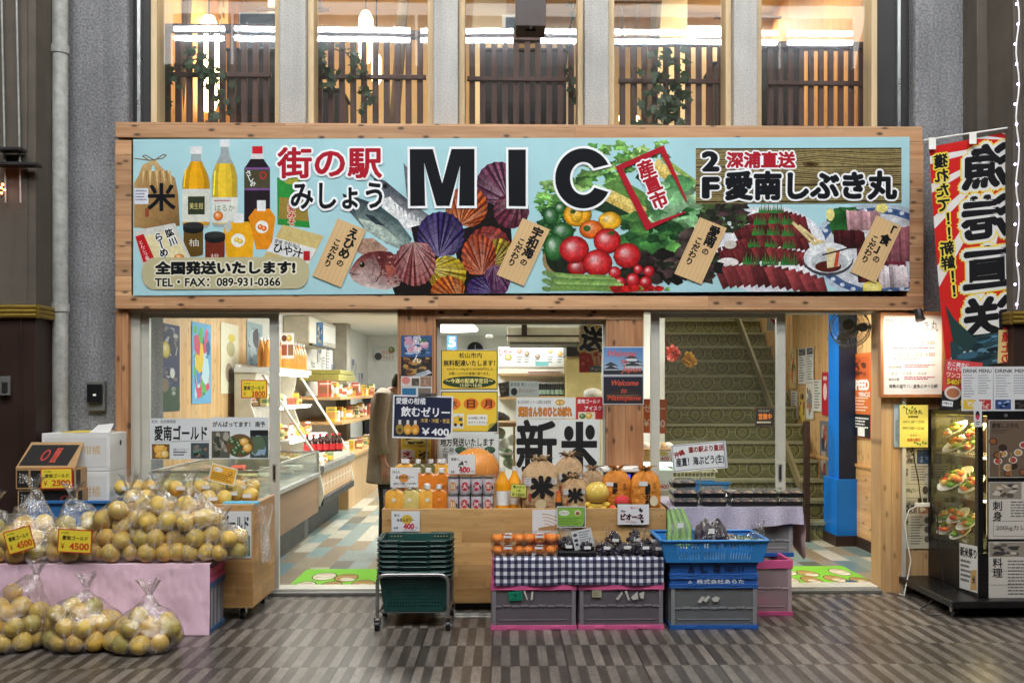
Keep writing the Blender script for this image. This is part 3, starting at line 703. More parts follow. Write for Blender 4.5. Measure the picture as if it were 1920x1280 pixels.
# --- left: products
A.at(1); A.tex = .7
A.poly([(246,345),(255,330),(262,310),(285,300),(300,318),(322,335),(328,365),(331,425),(290,432),(246,428)], [(190,156,104),(176,140,88),(196,164,112),(206,176,124),(190,156,104),(160,126,80),(150,116,72),(120,92,54),(140,108,66),(170,136,86)])
for q in range(9): A.poly([(262+q*6,322),(266+q*6,320),(262+q*7,350+q%3*8)], (150,116,72) if q%2 else (212,184,132))
A.poly([(280,312),(284,312),(286,322),(278,322)], (170,212,219)); A.line([(247,298),(275,302),(300,298),(306,292),(300,291),(284,302),(268,292),(262,294),(276,303)], 2, (120,96,62))
A.rect(247,354,273,384,(214,218,228)); A.lines(249,358,271,380,4,(120,124,140)); A.text('米',272,346,50,50,BL,.03); A.rect(267,392,274,408,(140,70,50))
def bottle(cx, top, bot, w, nk, juice, fill, cap, lab, ly0, ly1):
    def half(t):      # outline of the glass: neck, shoulder, straight side, rounded foot
        if t < .08: return nk
        if t < .42: q = (t-.08)/.34; return nk+(w*.5-nk)*math.sin(q*math.pi/2)**1.25
        return w*.5 if t < .95 else w*.5-(t-.95)/.05*w*.10
    ts = [k/20 for k in range(21)]; H_ = bot-top-12; yy = lambda t: top+12+t*H_
    A.poly([(cx+half(t), yy(t)) for t in ts]+[(cx-half(t), yy(t)) for t in ts[::-1]], (158,168,170))
    tf = (fill-top-12)/H_; t2 = [tf+(.96-tf)*k/16 for k in range(17)]
    for a, b, f in ((-1,-.55,.86),(-.55,.1,1.04),(.1,.6,.97),(.6,1,.8)):
        A.poly([(cx+half(t)*.94*a, yy(t)) for t in t2]+[(cx+half(t)*.94*b, yy(t)) for t in t2[::-1]], tuple(min(255, x*f) for x in juice))
    A.rect(cx-nk-2, top, cx+nk+2, top+14, cap); A.rect(cx-w*.5, ly0, cx+w*.5, ly1, lab); A.poly([(cx-w*.40,fill+16),(cx-w*.34,fill+12),(cx-w*.40,ly0-4),(cx-w*.45,ly0-4)], tuple(min(255,x*1.25) for x in juice))
bottle(361,276,430,52,9,(232,168,22),304,(230,232,232),(214,216,204),356,418); A.rect(346,370,377,404,(48,56,40)); A.text('美生柑',349,382,25,12,(200,190,120),.01)
bottle(414,263,428,48,7,(232,196,54),308,(226,228,230),(220,222,214),372,420); A.text('はるか',396,386,36,12,(90,120,70)); A.ball(402,407,9,9,(230,120,30)); A.lines(394,377,426,382,1,(170,60,60))
A.poly([(462,300),(486,300),(498,318),(498,424),(450,424),(450,318)], (34,26,32)); A.rect(465,276,484,290,(206,30,44)); A.rect(463,290,486,300,(225,220,220)); A.rect(450,320,498,355,(74,70,48)); A.rect(450,316,498,320,(120,80,140)); A.rect(450,355,498,359,(120,80,140))
A.vtext('さしみ',458,327,12,WH,.02,pitch=.85,rot=-22); A.ell(485,331,7,8,(190,40,50),n=6); A.ell(485,331,4.5,5.5,(74,70,48),n=6)
A.poly([(511,335),(560,340),(572,430),(512,424)], (44,140,58)); A.poly([(516,372),(566,378),(570,418),(514,412)], (150,126,56)); A.ell(537,340,14,8,(160,160,60)); A.vtext('麦みそ',538,392,15,(190,40,40),.03,(230,220,190),1.2,pitch=.9)
A.poly([(412,430),(424,418),(458,418),(468,432),(466,492),(418,492)], (236,172,26)); A.poly([(412,426),(424,414),(428,430),(418,440)], (190,196,192)); A.rect(431,402,449,420,(230,232,232)); A.ell(439,453,13,13,(240,238,226)); A.ball(436,452,5,4,(236,196,40)); A.ball(443,455,5,4,(236,190,30))
A.poly([(458,410),(470,394),(498,394),(508,410),(500,470),(472,470)], (226,140,24)); A.rect(474,378,490,398,(230,232,232)); A.ell(483,428,12,12,(240,238,226)); A.ball(480,428,5,5,(230,100,24)); A.ball(487,431,5,5,(230,100,24))
for cx, cy0, c in ((356,424,(96,72,28)),(396,442,(112,44,28))):
    A.rect(cx-18,cy0+8,cx+18,cy0+54,c); A.ell(cx,cy0+54,18,5,c); A.ell(cx,cy0+8,19,8,(24,26,26)); A.rect(cx-19,cy0,cx+19,cy0+9,(28,30,30)); A.ell(cx,cy0,19,6,(46,48,48))
A.text('柚',348,450,18,14,(220,216,200)); A.text('桃',388,478,16,12,(220,190,180))
A.poly([(247,434),(322,420),(352,486),(268,530)], (206,206,200)); A.poly([(262,446),(318,430),(344,480),(280,508)], (228,216,170)); A.poly([(249,445),(264,440),(284,486),(264,494)], (190,30,36)); A.vtext('とんこつ風',259,456,8,WH,rot=-22,pitch=1.0)
A.vtext('らーめん',292,446,17,BL,.04,WH,1.4,rot=-18,pitch=.9); A.vtext('肱川',312,438,16,BL,.04,WH,1.4,rot=-22,pitch=1.1); A.ball(330,484,9,6,(230,140,50))
A.poly([(522,424),(598,446),(552,534),(480,494)], (208,186,122)); A.poly([(507,448),(584,470),(570,498),(492,474)], (226,228,228)); A.text('ひや汁',505,464,54,18,BL,.03,rot=14); A.text('愛媛 宇和海の',506,456,48,8,BL,.01,rot=14); A.rect(560,474,572,492,(180,36,40))
# phone banner
A.tex = 1.0
A.at(44)
P = [(284+22*math.cos(R(a))*1.05, 515+30*math.sin(R(a))) for a in range(90,271,15)]+[(548+22*math.cos(R(a))*1.05, 515+30*math.sin(R(a))) for a in range(-90,91,15)]
A.poly(P, (188,180,142)); A.at(45)
A.text('全国発送いたします!',287,493,257,23,BL,.06,(226,222,200),3); A.text('TEL・FAX：089-931-0366',286,524,231,15,BL,.03,(226,222,200),2.6)
# --- fish
A.at(1); A.tex = .0
A.poly([(690,336),(712,342),(752,376),(800,412),(840,440),(820,470),(760,440),(716,396),(700,372)], [(66,72,84),(70,76,88),(80,84,94),(120,124,130),(150,152,156),(220,222,224),(224,226,228),(196,198,200),(120,124,130)])
A.poly([(746,308),(754,318),(764,384),(752,372)], (112,116,120)); A.poly([(700,380),(720,372),(760,410),(800,446),(780,452),(730,420)], (232,234,236)); A.ell(712,352,5.5,5.5,(40,42,48)); A.ell(712,352,2.5,2.5,(8,8,10)); A.line([(684,330),(704,352)],2.2,(70,76,88))
for q in range(24): A.poly([(724+q*4,384+q*2.4),(727+q*4,383+q*2.4),(730+q*3.6,398+q*2.4)], (150,154,160) if q%2 else (240,240,242))
A.poly([(632,366),(656,372),(700,388),(736,416),(762,452),(752,476),(716,462),(672,432),(644,398)], [(38,48,58),(50,62,70),(58,74,80),(66,88,92),(78,104,106),(150,170,164),(160,180,174),(120,140,138),(60,72,78)])
A.poly([(662,412),(704,424),(746,462),(716,458),(676,436)], (176,192,182)); A.poly([(672,404),(690,408),(712,428),(694,424)], (44,58,66)); A.poly([(652,452),(690,450),(718,472),(690,488),(662,478)], (176,140,120))
P = [(644,514),(650,504),(658,492),(668,483),(682,477),(700,474),(722,476),(742,492),(746,520),(738,540),(716,548),(692,546),(668,540),(652,530),(648,523)]
A.poly(P, [(190,160,154),(150,84,80),(128,58,58),(112,46,48),(104,40,42),(98,38,40),(90,34,38),(100,44,46),(120,66,64),(170,140,136),(206,190,184),(210,196,190),(206,190,186),(200,176,172),(196,170,164)])
A.poly([(690,476),(722,477),(742,494),(744,516),(716,526),(702,504)], [(92,36,40),(84,32,36),(96,40,42),(130,70,68),(150,96,92),(104,46,46)])
A.line([(700,484),(707,500),(704,518),(694,534)],2,(84,36,38)); A.line([(688,486),(692,502),(688,520)],1.4,(120,62,60)); A.ell(669,500,6.5,6.5,(150,110,70)); A.ell(669,500,5,5,(20,14,14)); A.ell(667.5,498,1.4,1.4,(230,230,230)); A.line([(645,515),(655,519),(664,518)],1.6,(70,34,34))
rr = random.Random(6)
for k in range(60): x, y = 700+rr.random()*40, 480+rr.random()*56; A.ell(x, y, 2.6, 1.8, (rr.choice(((150,80,76),(110,52,52),(180,130,124)))), n=6, inc=.01)
A.poly([(712,500),(732,506),(724,524),(714,516)], (160,84,72))
# --- shells
A.at(4); A.tex = .1
for P in ([(720,530),(760,470),(800,480),(820,560),(730,556)],[(880,380),(940,330),(950,470),(920,470),(880,440)],[(836,440),(900,420),(935,450),(925,500),(850,510)],[(760,430),(800,420),(820,480),(780,520)],[(840,500),(900,500),(900,556),(830,556)]): A.poly(P, (26,20,20))
def shell(cx, cy, r, hinge, c1, c2, n=15, asp=1.0, sp=150):
    """scallop: ribs fan out from the hinge; hinge = direction (deg, 0 right, 90 down) from centre to hinge"""
    hx, hy = cx+r*.92*math.cos(R(hinge)), cy+r*.92*math.sin(R(hinge)); l0 = A.l; rr = random.Random(int(cx*7+cy))
    pts = []
    for k in range(2*n+1):
        a = hinge+180-sp+2*sp*k/(2*n); q = r*(1.0 if k % 2 else .965); pts.append((cx+q*asp*math.cos(R(a)), cy+q*math.sin(R(a))))
    for k in range(2*n):
        f = .75+.35*rr.random(); a = tuple(min(255, x*f) for x in (c1 if k % 2 else c2)); pale = tuple(min(255, x*.5+95) for x in c1)
        A.poly([(hx,hy), pts[k], pts[k+1]], [pale if rr.random() < .45 else tuple(x*.8 for x in a), a, tuple(x*.85 for x in a)], 0)
    A.l = l0+.25
    for k in (0, 1):
        m = .55+.25*k; A.line([(hx+(p[0]-hx)*m, hy+(p[1]-hy)*m) for p in pts[2:-2]], 1.0, tuple(x*.7 for x in c2), 0); A.l += .1
PU=(104,54,96); PD=(58,26,58)
shell(924,348,42,60,(128,66,96),(74,30,56)); shell(948,400,34,-60,(120,48,66),(70,24,44),12)
shell(864,392,40,110,(226,110,36),(140,48,20)); shell(905,470,42,150,(178,66,56),(110,36,36),14); shell(925,478,26,120,(196,172,52),(120,96,20),11)
shell(816,445,45,95,(70,48,120),(34,22,70),18,1.0); shell(828,520,36,200,(222,196,40),(150,116,18),14)
shell(768,498,44,-95,(196,120,116),(120,44,50),18,.9); shell(887,484,40,80,(214,96,50),(120,40,26),16,.82); shell(920,532,32,-100,(120,58,110),(66,28,64),13,.8)
shell(830,556,34,40,(226,120,34),(150,60,18),12,1.0,120); shell(888,548,24,10,(78,52,124),(40,24,76),10,1.0,120)
# --- vegetables
A.at(2); A.tex = .15
def leaves(x0, y0, x1, y1, cols, n, sz, seed, curl=.5):
    rr = random.Random(seed); l0 = A.l
    for k in range(n):
        cx, cy_ = x0+(x1-x0)*rr.random(), y0+(y1-y0)*rr.random(); a = rr.random()*6.28; s_ = sz*(.5+rr.random()); P = []; m = 9
        for q in range(m):
            t = 2*math.pi*q/m; j = (1-.45*curl*(q % 2))*(.8+.3*rr.random()); P.append((cx+s_*j*math.cos(t+a), cy_+s_*.62*j*math.sin(t+a)))
        c = rr.choice(cols); f = .75+.5*rr.random(); c = tuple(min(255, x*f) for x in c)
        A.poly(P, [tuple(min(255, x*(1.25 if q < 3 else .85)) for x in c) for q in range(m)], .02)
    A.l = l0+.02*n
G1=[(120,170,86),(90,146,70),(150,190,110),(70,120,56)]; G2=[(40,86,44),(56,108,52),(28,64,34),(80,134,66)]; G3=[(46,40,36),(60,44,46),(38,48,32),(28,26,24),(74,62,56)]
leaves(1000,345,1070,400,G1,60,13,1,1); leaves(1090,276,1200,330,G1,50,13,2,1); leaves(1150,270,1240,300,G1[:3],14,9,21,1); leaves(1000,390,1060,440,G2,50,12,3,1); leaves(1060,330,1150,380,G1,40,14,4,1)
A.poly([(1118,352),(1150,338),(1290,420),(1240,440)], (96,140,70))
def corn(x0,y0,x1,y1,w):
    A.line([(x0,y0),(x1,y1)], w, (222,196,106)); dx,dy=x1-x0,y1-y0; L_=math.hypot(dx,dy); nx,ny=-dy/L_,dx/L_; l0=A.l
    for k in range(int(L_/4)):
        for j in range(-3,4):
            if (k+j)%2: A.ell(x0+dx*k*4/L_+nx*j*w/7.4, y0+dy*k*4/L_+ny*j*w/7.4, 2.2, 1.6, (238,220,140) if j<1 else (196,164,76), n=6, inc=0)
    A.l=l0+.2
corn(1216,312,1290,368,24); A.line([(1090,378),(1180,412),(1212,424)],28,(34,58,36)); A.line([(1186,330),(1290,400)],20,(34,52,36)); corn(1128,370,1234,426,24)
A.line([(1230,300),(1300,352)],9,(150,180,90)); leaves(1165,400,1290,470,G2,70,18,5,.6); leaves(1215,350,1320,455,[(110,160,110),(76,130,80),(140,184,140)],40,22,6,.3)
leaves(1000,420,1040,480,G2,36,12,7,.8); A.ell(1046,492,40,36,(150,130,90)); A.ell(1050,488,38,34,(30,40,28))
for (cx, cy_, r1, r2, c) in ((1022,410,15,18,(40,94,44)),(1040,395,12,12,(40,94,44)),(1044,440,22,18,(38,92,44)),(1028,470,20,26,(44,104,48)),(1072,408,27,23,(236,168,26)),(1133,420,22,18,(236,176,30)),(1098,436,23,18,(228,104,28)),(1070,405,12,18,(240,182,40))): A.ball(cx,cy_,r1,r2,c)
A.ell(1064,402,5,4,(60,90,40)); A.ell(1090,434,7,6,(60,96,40))
leaves(1150,470,1250,560-22,G3,80,16,8,.8); leaves(1238,440,1330,530,G3,110,17,9,.8); leaves(1300,388,1385,440,G3[:3]+[(70,90,50)],70,13,10,.8); leaves(1160,430,1260,470,G2,40,16,11,.5)
A.ball(1072,508,20,16,(160,24,28))
for (cx, cy_, r) in ((1066,474,28),(1128,458,26),(1110,500,28),(1166,486,26)): A.ball(cx,cy_,r,r*.94,(198,30,34))
A.ell(1136,443,6,4,(60,80,36))
for (cx, cy_, r) in ((1142,518,12),(1152,537,11),(1176,532,13),(1206,516,11),(1200,537,12),(1186,512,9)): A.ball(cx,cy_,r,r,(186,22,30))
for k in range(7): A.line([(1008+k%3*8,518+k*5),(1060,524+k*4),(1135+k*6,527+k*4)], 7.5, [(124,162,84),(150,184,108),(104,146,72)][k%3]); A.ell(1014+k%3*8,518+k*5,9,4.5,(110,140,84),rot=10)
A.poly([(1130,545),(1200,540),(1232,553),(1140,556)], (176,22,28)); leaves(1140,545,1250,552,[(90,130,60),(176,30,30)],20,8,12)
# --- right: wood panel and dishes
A.at(3); A.tex = .3
A.ell(1640,480,130,92,(180,196,212)); A.ell(1640,480,120,84,(70,96,140)); l0=A.l
for k in range(60):
    a=k*6.0; A.ell(1640+114*math.cos(R(a)),480+79*math.sin(R(a)),5,4,(206,216,226) if k%2 else (60,84,130),n=6,inc=0)
A.l=l0+.2; A.ell(1640,480,104,72,(206,210,216))
A.ell(1432,476,112,84,(222,226,236)); A.ell(1436,472,100,74,(236,238,244))
leaves(1560,400,1600,440,[(50,110,50),(36,90,40)],14,20,13,.8)
for (x0,y0,x1,y1,c) in ((1580,400,1640,440,(196,150,156)),(1600,470,1690,540,(110,44,56)),(1650,430,1700,500,(150,90,100)),(1640,505,1690,550,(210,196,200)),(1555,438,1610,475,(70,26,30))):
    rr=random.Random(x0)
    for k in range(12):
        u=x0+(x1-x0)*k/12; f=.8+.5*rr.random(); A.poly([(u,y0+rr.random()*6),(u+9,y0+rr.random()*6),(u+14,y1),(u+3,y1)], [tuple(min(255,x*f) for x in c),tuple(min(255,x*f*1.15) for x in c),tuple(min(255,x*.8*f) for x in c),tuple(x*.7*f for x in c)], .03)
A.ell(1550,410,8,12,(230,220,140)); A.ell(1648,398,12,9,(232,220,130)); A.ell(1630,550,18,14,(230,210,80)); A.ell(1630,550,14,10,(240,228,140))
def slices(x0,y0,x1,y1,n,h,sl,c=(92,34,36),seed=3):
    rr=random.Random(seed)
    for k in range(n):
        t=k/(n-1); u=x0+(x1-x0)*t; v=y0+(y1-y0)*t-sl*4*t*(1-t); w=(x1-x0)/n*1.9; f=.6+.6*rr.random(); cc=tuple(x*f for x in c)
        A.poly([(u-w*.5,v),(u+w*.3,v-h*.15),(u+w*.75,v+h*.8),(u+w*.2,v+h)], [tuple(min(255,x*1.5) for x in cc),cc,tuple(x*.7 for x in cc),cc], .03)
slices(1398,412,1498,416,13,26,10); slices(1372,436,1506,440,15,24,12); slices(1352,470,1500,456,17,26,14); slices(1340,474,1366,500,6,30,0); l0=A.l
def grass(x,y,s_): 
    for q in range(7): A.poly([(x-s_+q*s_/3.2,y+s_*.8),(x-s_*.85+q*s_/3.2+3,y+s_*.8),(x-s_*.9+q*s_/3.2+1.5,y-s_*(1 if q%2 else .4))], (40+q*5,130-q*6,50), .02)
for x,y in ((1415,420),(1443,418),(1468,420),(1424,398),(1448,398),(1412,440),(1440,440),(1468,442),(1404,464),(1436,464),(1470,466)): grass(x,y,11)
slices(1345,482,1508,486,19,28,10); 
for x in (1398,1434,1470): grass(x,494,15)
A.ell(1356,500,20,9,(226,222,220)); A.ell(1360,466,12,8,(214,206,196))
slices(1342,512,1530,534,15,40,12,(110,46,48)); A.line([(1478,424),(1530,476)],6,(216,196,140)); A.line([(1490,430),(1538,470)],5,(226,206,150)); A.ell(1530,466,12,8,(224,200,140))
A.ell(1546,496,48,31,(70,72,78)); A.ell(1546,492,47,29,(226,230,234)); A.ell(1548,500,36,20,(190,196,202)); A.ell(1546,509,25,11,(84,32,24)); A.poly([(1542,472),(1560,476),(1568,508),(1544,512)], (224,206,160)); A.poly([(1562,478),(1568,480),(1564,508),(1556,510)], (190,70,50)); A.line([(1535,487),(1608,468)],3,(44,26,26))
A.tex = .4; A.at(36)
A.rect(1295,283,1685,388,(150,136,92)); rr=random.Random(5); l0=A.l
for k in range(26):
    y=285+k*3.95; P=[(1295+39*q, y+rr.uniform(-.8,.8)+(6*math.exp(-((q-6.2)/1.1)**2)*(1 if y>318 else -1) if abs(y-318)<28 else 0)) for q in range(11)]
    A.line(P, .8+rr.random()*1.6, (74,60,30) if k%3 else (104,88,48), .02)
for y,h in ((283,4),(318,3),(352,5),(384,4)): A.rect(1295,y,1685,y+h*.6,(60,48,26),.02)
A.ell(1512,314,16,5,(92,72,36)); A.ell(1512,314,8,3,(58,42,20))
A.tex = 1.0; A.at(46)
A.text('2',1309,291,27,34,BL,.06,WH,3); A.text('F',1310,340,26,36,BL,.06,WH,3)
A.text('深浦直送',1354,291,128,29,RD,.05,WH,3); A.text('愛南しぶき丸',1352,329,322,51,BL,.055,WH,3.5)
# --- shop name
A.text('街の駅',513,280,192,56,RD,.03,WH,4); A.text('みしょう',538,347,168,47,BL,.03,WH,4)
def fat(pts, c, out, ow):
    cx=sum(p[0] for p in pts)/len(pts); P2=[]; n=len(pts)
    ar_=sum(pts[i][0]*pts[(i+1)%n][1]-pts[(i+1)%n][0]*pts[i][1] for i in range(n)); sgn=1 if ar_>0 else -1
    for i,p in enumerate(pts):
        a=Vector(pts[i-1]); b=Vector(p); d=Vector(pts[(i+1)%n]); e1=(b-a).normalized(); e2=(d-b).normalized(); n1=Vector((e1.y,-e1.x))*sgn; n2=Vector((e2.y,-e2.x))*sgn
        m=(n1+n2); k=1/max(.45,(1+n1.dot(n2))/1.0) if m.length>1e-6 else 1; P2.append(tuple(b+m*ow*k))
    A.at(60).poly(P2,out,1); A.at(62).poly(pts,c,1)
fat([(758,283),(801,283),(818.5,348),(836,283),(879,283),(879,390.5),(850,390.5),(852,315),(832,390.5),(808,390.5),(785,309),(787,390.5),(759,390.5)], BL, WH, 4.5)
fat([(942,284.5),(975,284.5),(975,392),(943,391.5)], BL, WH, 4.5)
C=[(1083+53*math.cos(R(a)),339.5+57*math.sin(R(a))) for a in range(-27,-334,-9)]+[(1083+25*math.cos(R(a)),339.5+31*math.sin(R(a))) for a in range(-326,-35,9)]
fat(C, BL, WH, 4.5)
# red stamp frame
A.at(64)
for q in ([(1143,317),(1234,277),(1228,291),(1157,322)],[(1143,317),(1157,322),(1210,425),(1201,439)],[(1234,277),(1280,386),(1276,384),(1228,291)],[(1201,439),(1210,425),(1274,403),(1276,405)]): A.poly(q,RD,.1)
A.vtext('産直市',1201,321,33,RD,.045,WH,3,rot=-22,pitch=.98)
# wooden name tags
for (a,b,d,t) in (((624,413),(677,435),(577,521),'えひめ'),((969,414),(1020,436),(920,521),'宇和海'),((1302,414),(1353,435),(1254,521),'愛南'),((1637,412),(1685,434),(1587,519),'「食」')):
    a,b,d=Vector(a),Vector(b),Vector(d); A.at(70)
    A.poly([a,b,b+d-a,d],(216,182,134)); u=(b-a); v=(d-a)
    for k in range(7): p=a+u*(k/7+.05); A.line([p,p+v],1.0,(202,164,114),.02)
    rot=math.degrees(math.atan2(v.y,v.x))-90; n=len(t); A.at(73)
    p=a+u*.66+v*.13; A.vtext(t,p.x,p.y,22,BL,.05,rot=rot,pitch=.92); p=a+u*.66+v*(.13+.165*n+.02); A.vtext('の',p.x,p.y,14,BL,.04,rot=rot)
    p=a+u*.30+v*.36; A.vtext('こだわり',p.x,p.y,14.5,BL,.045,rot=rot,pitch=.98)
A.build('panel', sg, GLOSSP)
# ================================================================ SHOP FRONT: posts, doors, glass sheets
M['pinep'] = wood('pine_post', (214,176,126), (182,138,90), 'z', .09, 'x', .6, .5, .5, vary=.2)
def post(px0, py0, px1, py1, Y0, Y1, label, m=None):
    b = MB(); b.pbox(px0, py0, px1, py1, Y0, Y1); return tag(b.build('wooden_post', m or M['post'], bev=.004), label, 'post')
zb = 1115
post(216,581,240,zb,6.40,6.56,'outer cedar post left of the sliding door beside the concrete wall')
post(745,581,817,zb,6.42,6.56,'wide cedar post between the open doorway and the delivery poster window')
post(1137,600,1207,zb,6.42,6.56,'cedar post behind the two welcome posters')
b = MB(); b.pbox(817,581,1137,598,6.42,6.52); b.pbox(1137,581,1207,599.5,6.425,6.52); tag(b.build('wooden_beam', M['frame'], bev=.003), 'short cedar beam over the middle window', 'beam')
b = MB(); b.pbox(240,578,745,586,6.44,6.62); tag(b.build('door_track', M['alu'], bev=.002), 'ivory aluminium track over the left shop doorway', 'door track')
b = MB(); b.pbox(1207,578,1652,586,6.44,6.62); tag(b.build('door_track', M['alu'], bev=.002), 'ivory aluminium track over the stair doorway', 'door track')
b = MB(); b.pbox(240,587,262,zb,6.45,6.5); tag(b.build('door_jamb', M['alu'], bev=.002), 'ivory aluminium jamb left of the closed sliding door', 'door jamb')
b = MB(); b.pbox(1652,584,1692,zb,6.44,6.62); tag(b.build('wooden_post', M['pinep'], bev=.003), 'pale wooden post right of the open stair doorway', 'post')
b = MB(); b.pbox(1692,740,1699,zb,6.42,6.46); tag(b.build('door_jamb', M['alu']), 'thin aluminium jamb strip beside the right wooden post', 'door jamb')
b = MB(); b.pbox(1699,584,1762,zb,6.46,6.56); tag(b.build('wood_wall', M['pinep'], bev=.003), 'stained wooden panel behind the pinned menu sheets', 'wall')
def door(px0, px1, py0, py1, Y, name, label, cat, st=20, mid=None, handle=None, bot=24):
    t = thing(name, label, cat, W((px0+px1)/2, py1, Y))
    b = MB(); b.pbox(px0,py0,px0+st,py1,Y,Y+.035); b.pbox(px1-st,py0,px1,py1,Y,Y+.035); b.pbox(px0+st,py0,px1-st,py0+10,Y+.002,Y+.033); b.pbox(px0+st,py1-bot,px1-st,py1,Y+.002,Y+.033)
    b.build('frame', M['alu'], t, bev=.003)
    b = MB(); b.pbox(px0+st,py0+10,px1-st,py1-bot,Y+.014,Y+.019); b.build('pane', M['glassd'], t)
    for hx in handle or []:
        b = MB(); b.pbox(hx-3,870,hx+3,902,Y-.004,Y); b.pbox(hx-1.4,873,hx+1.4,899,Y-.0055,Y-.0042,1); b.build('handle', [M['steel'], M['dark']], t)
    return t
door(262,523,586,1112,6.48,'sliding_door','ivory framed sliding glass door with two citrus farm sheets','door',18,handle=[514])
door(1220,1473,586,1110,6.48,'sliding_door','ivory framed sliding glass door in front of the green stairs','door',17,handle=[1463])
door(819,1137,598,1112,6.50,'shop_window','fixed middle window of the shop covered with posters','window',7)

# ---- sheets on the glass
def sheet(name, label, cat, a, **k): return tag(a.build(name, **k), label, cat)
BK=(22,22,24)
YG = 6.472
a = pcard(281,784,395,861,YG,(222,228,232)); a.text('愛南：松田果樹園',3,3,45,6,BK); a.text('愛南ゴールド',9,14,98,27,BK,.03); a.line([(8,44),(112,42)],.8,(90,90,96))
a.blotch(4,48,37,76,[(120,88,44),(226,160,50),(236,176,70),(214,140,40),(240,196,110)],26,2,.2); a.ball(28,67,8,8,(240,200,110)); a.text('和製グレープフルーツ',44,56,28,5,BK); a.lines(44,62,70,72,2,(60,60,64)); a.blotch(77,46,111,75,[(70,80,84),(40,110,70),(40,46,50),(120,126,124),(24,26,30),(150,120,100)],14,3)
sheet('farm_sheet','white sheet with two small photos on the left sliding door, reading citrus name','poster',a)
a = pcard(396,782,504,860,YG,(222,228,232)); a.text('がんばってます！ 南予',3,8,98,10,BK,.03); a.blotch(1,26,35,76,[(90,92,84),(140,136,122),(60,66,56),(170,164,150)],30,4); a.blotch(73,24,107,76,[(70,84,76),(150,178,206),(40,44,44),(90,110,84),(60,70,60)],12,5,.25)
a.rect(73,24,107,34,(24,26,28)); a.ell(54,53,26,22,(110,84,54)); 
for k in range(14): a.ball(38+(k*13)%34,42+(k*7)%26,6,6,(52,92,44))
a.ball(62,46,9,8,(236,180,80)); a.ball(68,57,9,9,(240,186,86))
sheet('farm_sheet','white sheet with a basket of green citrus photo on the left sliding door','poster',a)
a = pcard(452,712,501,746,YG-.01,(206,86,40)); a.rect(2,2,47,32,(246,220,60)); a.text('吉本農園',5,5,12,3.5,BK); a.text('愛南ゴールド',5,11,38,8,BK,.03); a.text('￥',4,22,6,8,(196,60,30)); a.text('3800',20,21,25,10,(206,70,30),.03); sheet('price_card','yellow price card with red border reading 3800, hung on the sliding door','price card',a)
a = pcard(393,873,443,906,5.92,(240,236,220),rot=14); a.rect(2,2,48,31,(240,178,56)); a.ell(14,9,9,4.5,(246,242,230)); a.text('愛南ゴールド',7,7.5,14,4,BK); a.lines(5,16,46,29,4,(120,80,30)); a.ball(38,11,4,4,(214,140,40)); i_ = sheet('info_card','small orange leaflet tilted above the packed citrus on the cart','card',a); b = MB(); b.tube([W(418,900,5.93), W(420,950,5.93)], .002, 5); b.build('wire', M['steel'], i_)
# middle window
YM = 6.494
a = pcard(826,655,934,731,YM,(224,226,220)); a.rect(1,1,107,75,(34,34,30)); a.rect(2.5,2.5,105.5,73.5,(240,204,62)); a.text('松山市内',35,6,42,10,BK,.02); a.text('無料配達いたします！',6,20,96,11,BK,.03); a.text('※みかん10kgまたは3000円以上',12,34,86,6,BK,.01); a.text('お買い上げのお客様に限ります。',16,42,76,6,BK,.01)
a.ell(54,61,50,11,(44,66,36)); a.text('～今週の配達予定日～',10,54.5,88,8.5,(240,226,140),.03); a.text('13:30～16:30',37,64.5,40,5.5,(240,232,170),.02)
sheet('delivery_poster','upper yellow delivery poster with a dark green oval','poster',a)
a = pcard(826,733,934,811,YM,(224,226,220)); a.rect(1,1,107,76,(34,34,30)); a.poly([(2.5,2.5),(105.5,2.5),(105.5,58),(88,75),(2.5,75)],(240,204,62)); a.poly([(88,75),(105.5,58),(92,62)],(160,156,60))
for x,t in ((24,'木'),(57,'日'),(89,'月')): a.ell(x,24,14,11,(230,120,36)); a.text(t,x-7,17,14,14,(60,26,20),.03)
a.blotch(22,42,44,70,[(226,226,220),(236,196,50),(210,170,40),(40,40,40),(236,200,60)],12,8); a.rect(24,48,42,62,(236,196,50)); a.rect(34,50,41,56,(70,80,84)); a.ell(28,63,3,3,BK); a.ell(39,63,3,3,BK); a.rect(50,44,88,64,(240,240,232)); a.text('お気軽に声を',52,48,33,5,BK,.01); a.text('かけてください。',52,56,36,5,BK,.01)
sheet('delivery_poster','lower yellow poster with orange weekday circles and a yellow truck','poster',a)
a = pcard(822,813,935,900,YM,(222,228,226)); a.text('地方発送いたします',4,8,100,15,(44,36,34),.03); a.vtext('北東関中',13,30,11,(60,60,62),.0,pitch=1.0); a.vtext('海北',24,30,11,(70,70,72),pitch=1.0); a.lines(40,32,104,84,7,(130,134,136)); sheet('shipping_poster','white poster behind the plush toy about nationwide shipping','poster',a)
a = pcard(968,745,1079,784,YM,(226,228,224)); a.text('第15回米食味コンクール国際大会優秀賞',3,5,62,7,BK); a.text('武田さんちのひとめぼれ',4,18,100,17,(222,140,40),.03,(150,80,20),.9); a.ell(82,9,9,6,(214,170,80)); a.ball(78,10,4,3.5,(230,190,100)); a.ball(86,10,4,3.5,(230,190,100)); sheet('rice_poster','narrow white poster with orange lettering above the new rice sheet','poster',a)
a = pcard(1080,744,1130,786,YM-.002,(186,44,48)); a.text('愛南ゴールド',3,4,42,8,WH,.02); a.text('アイスク',16,17,32,8,WH,.02); a.rect(4,28,36,42,(230,222,190)); a.ball(12,36,6,5,(70,110,50)); a.ball(24,35,6,6,(230,180,60)); sheet('ice_poster','red poster at the lower right of the middle window','poster',a)
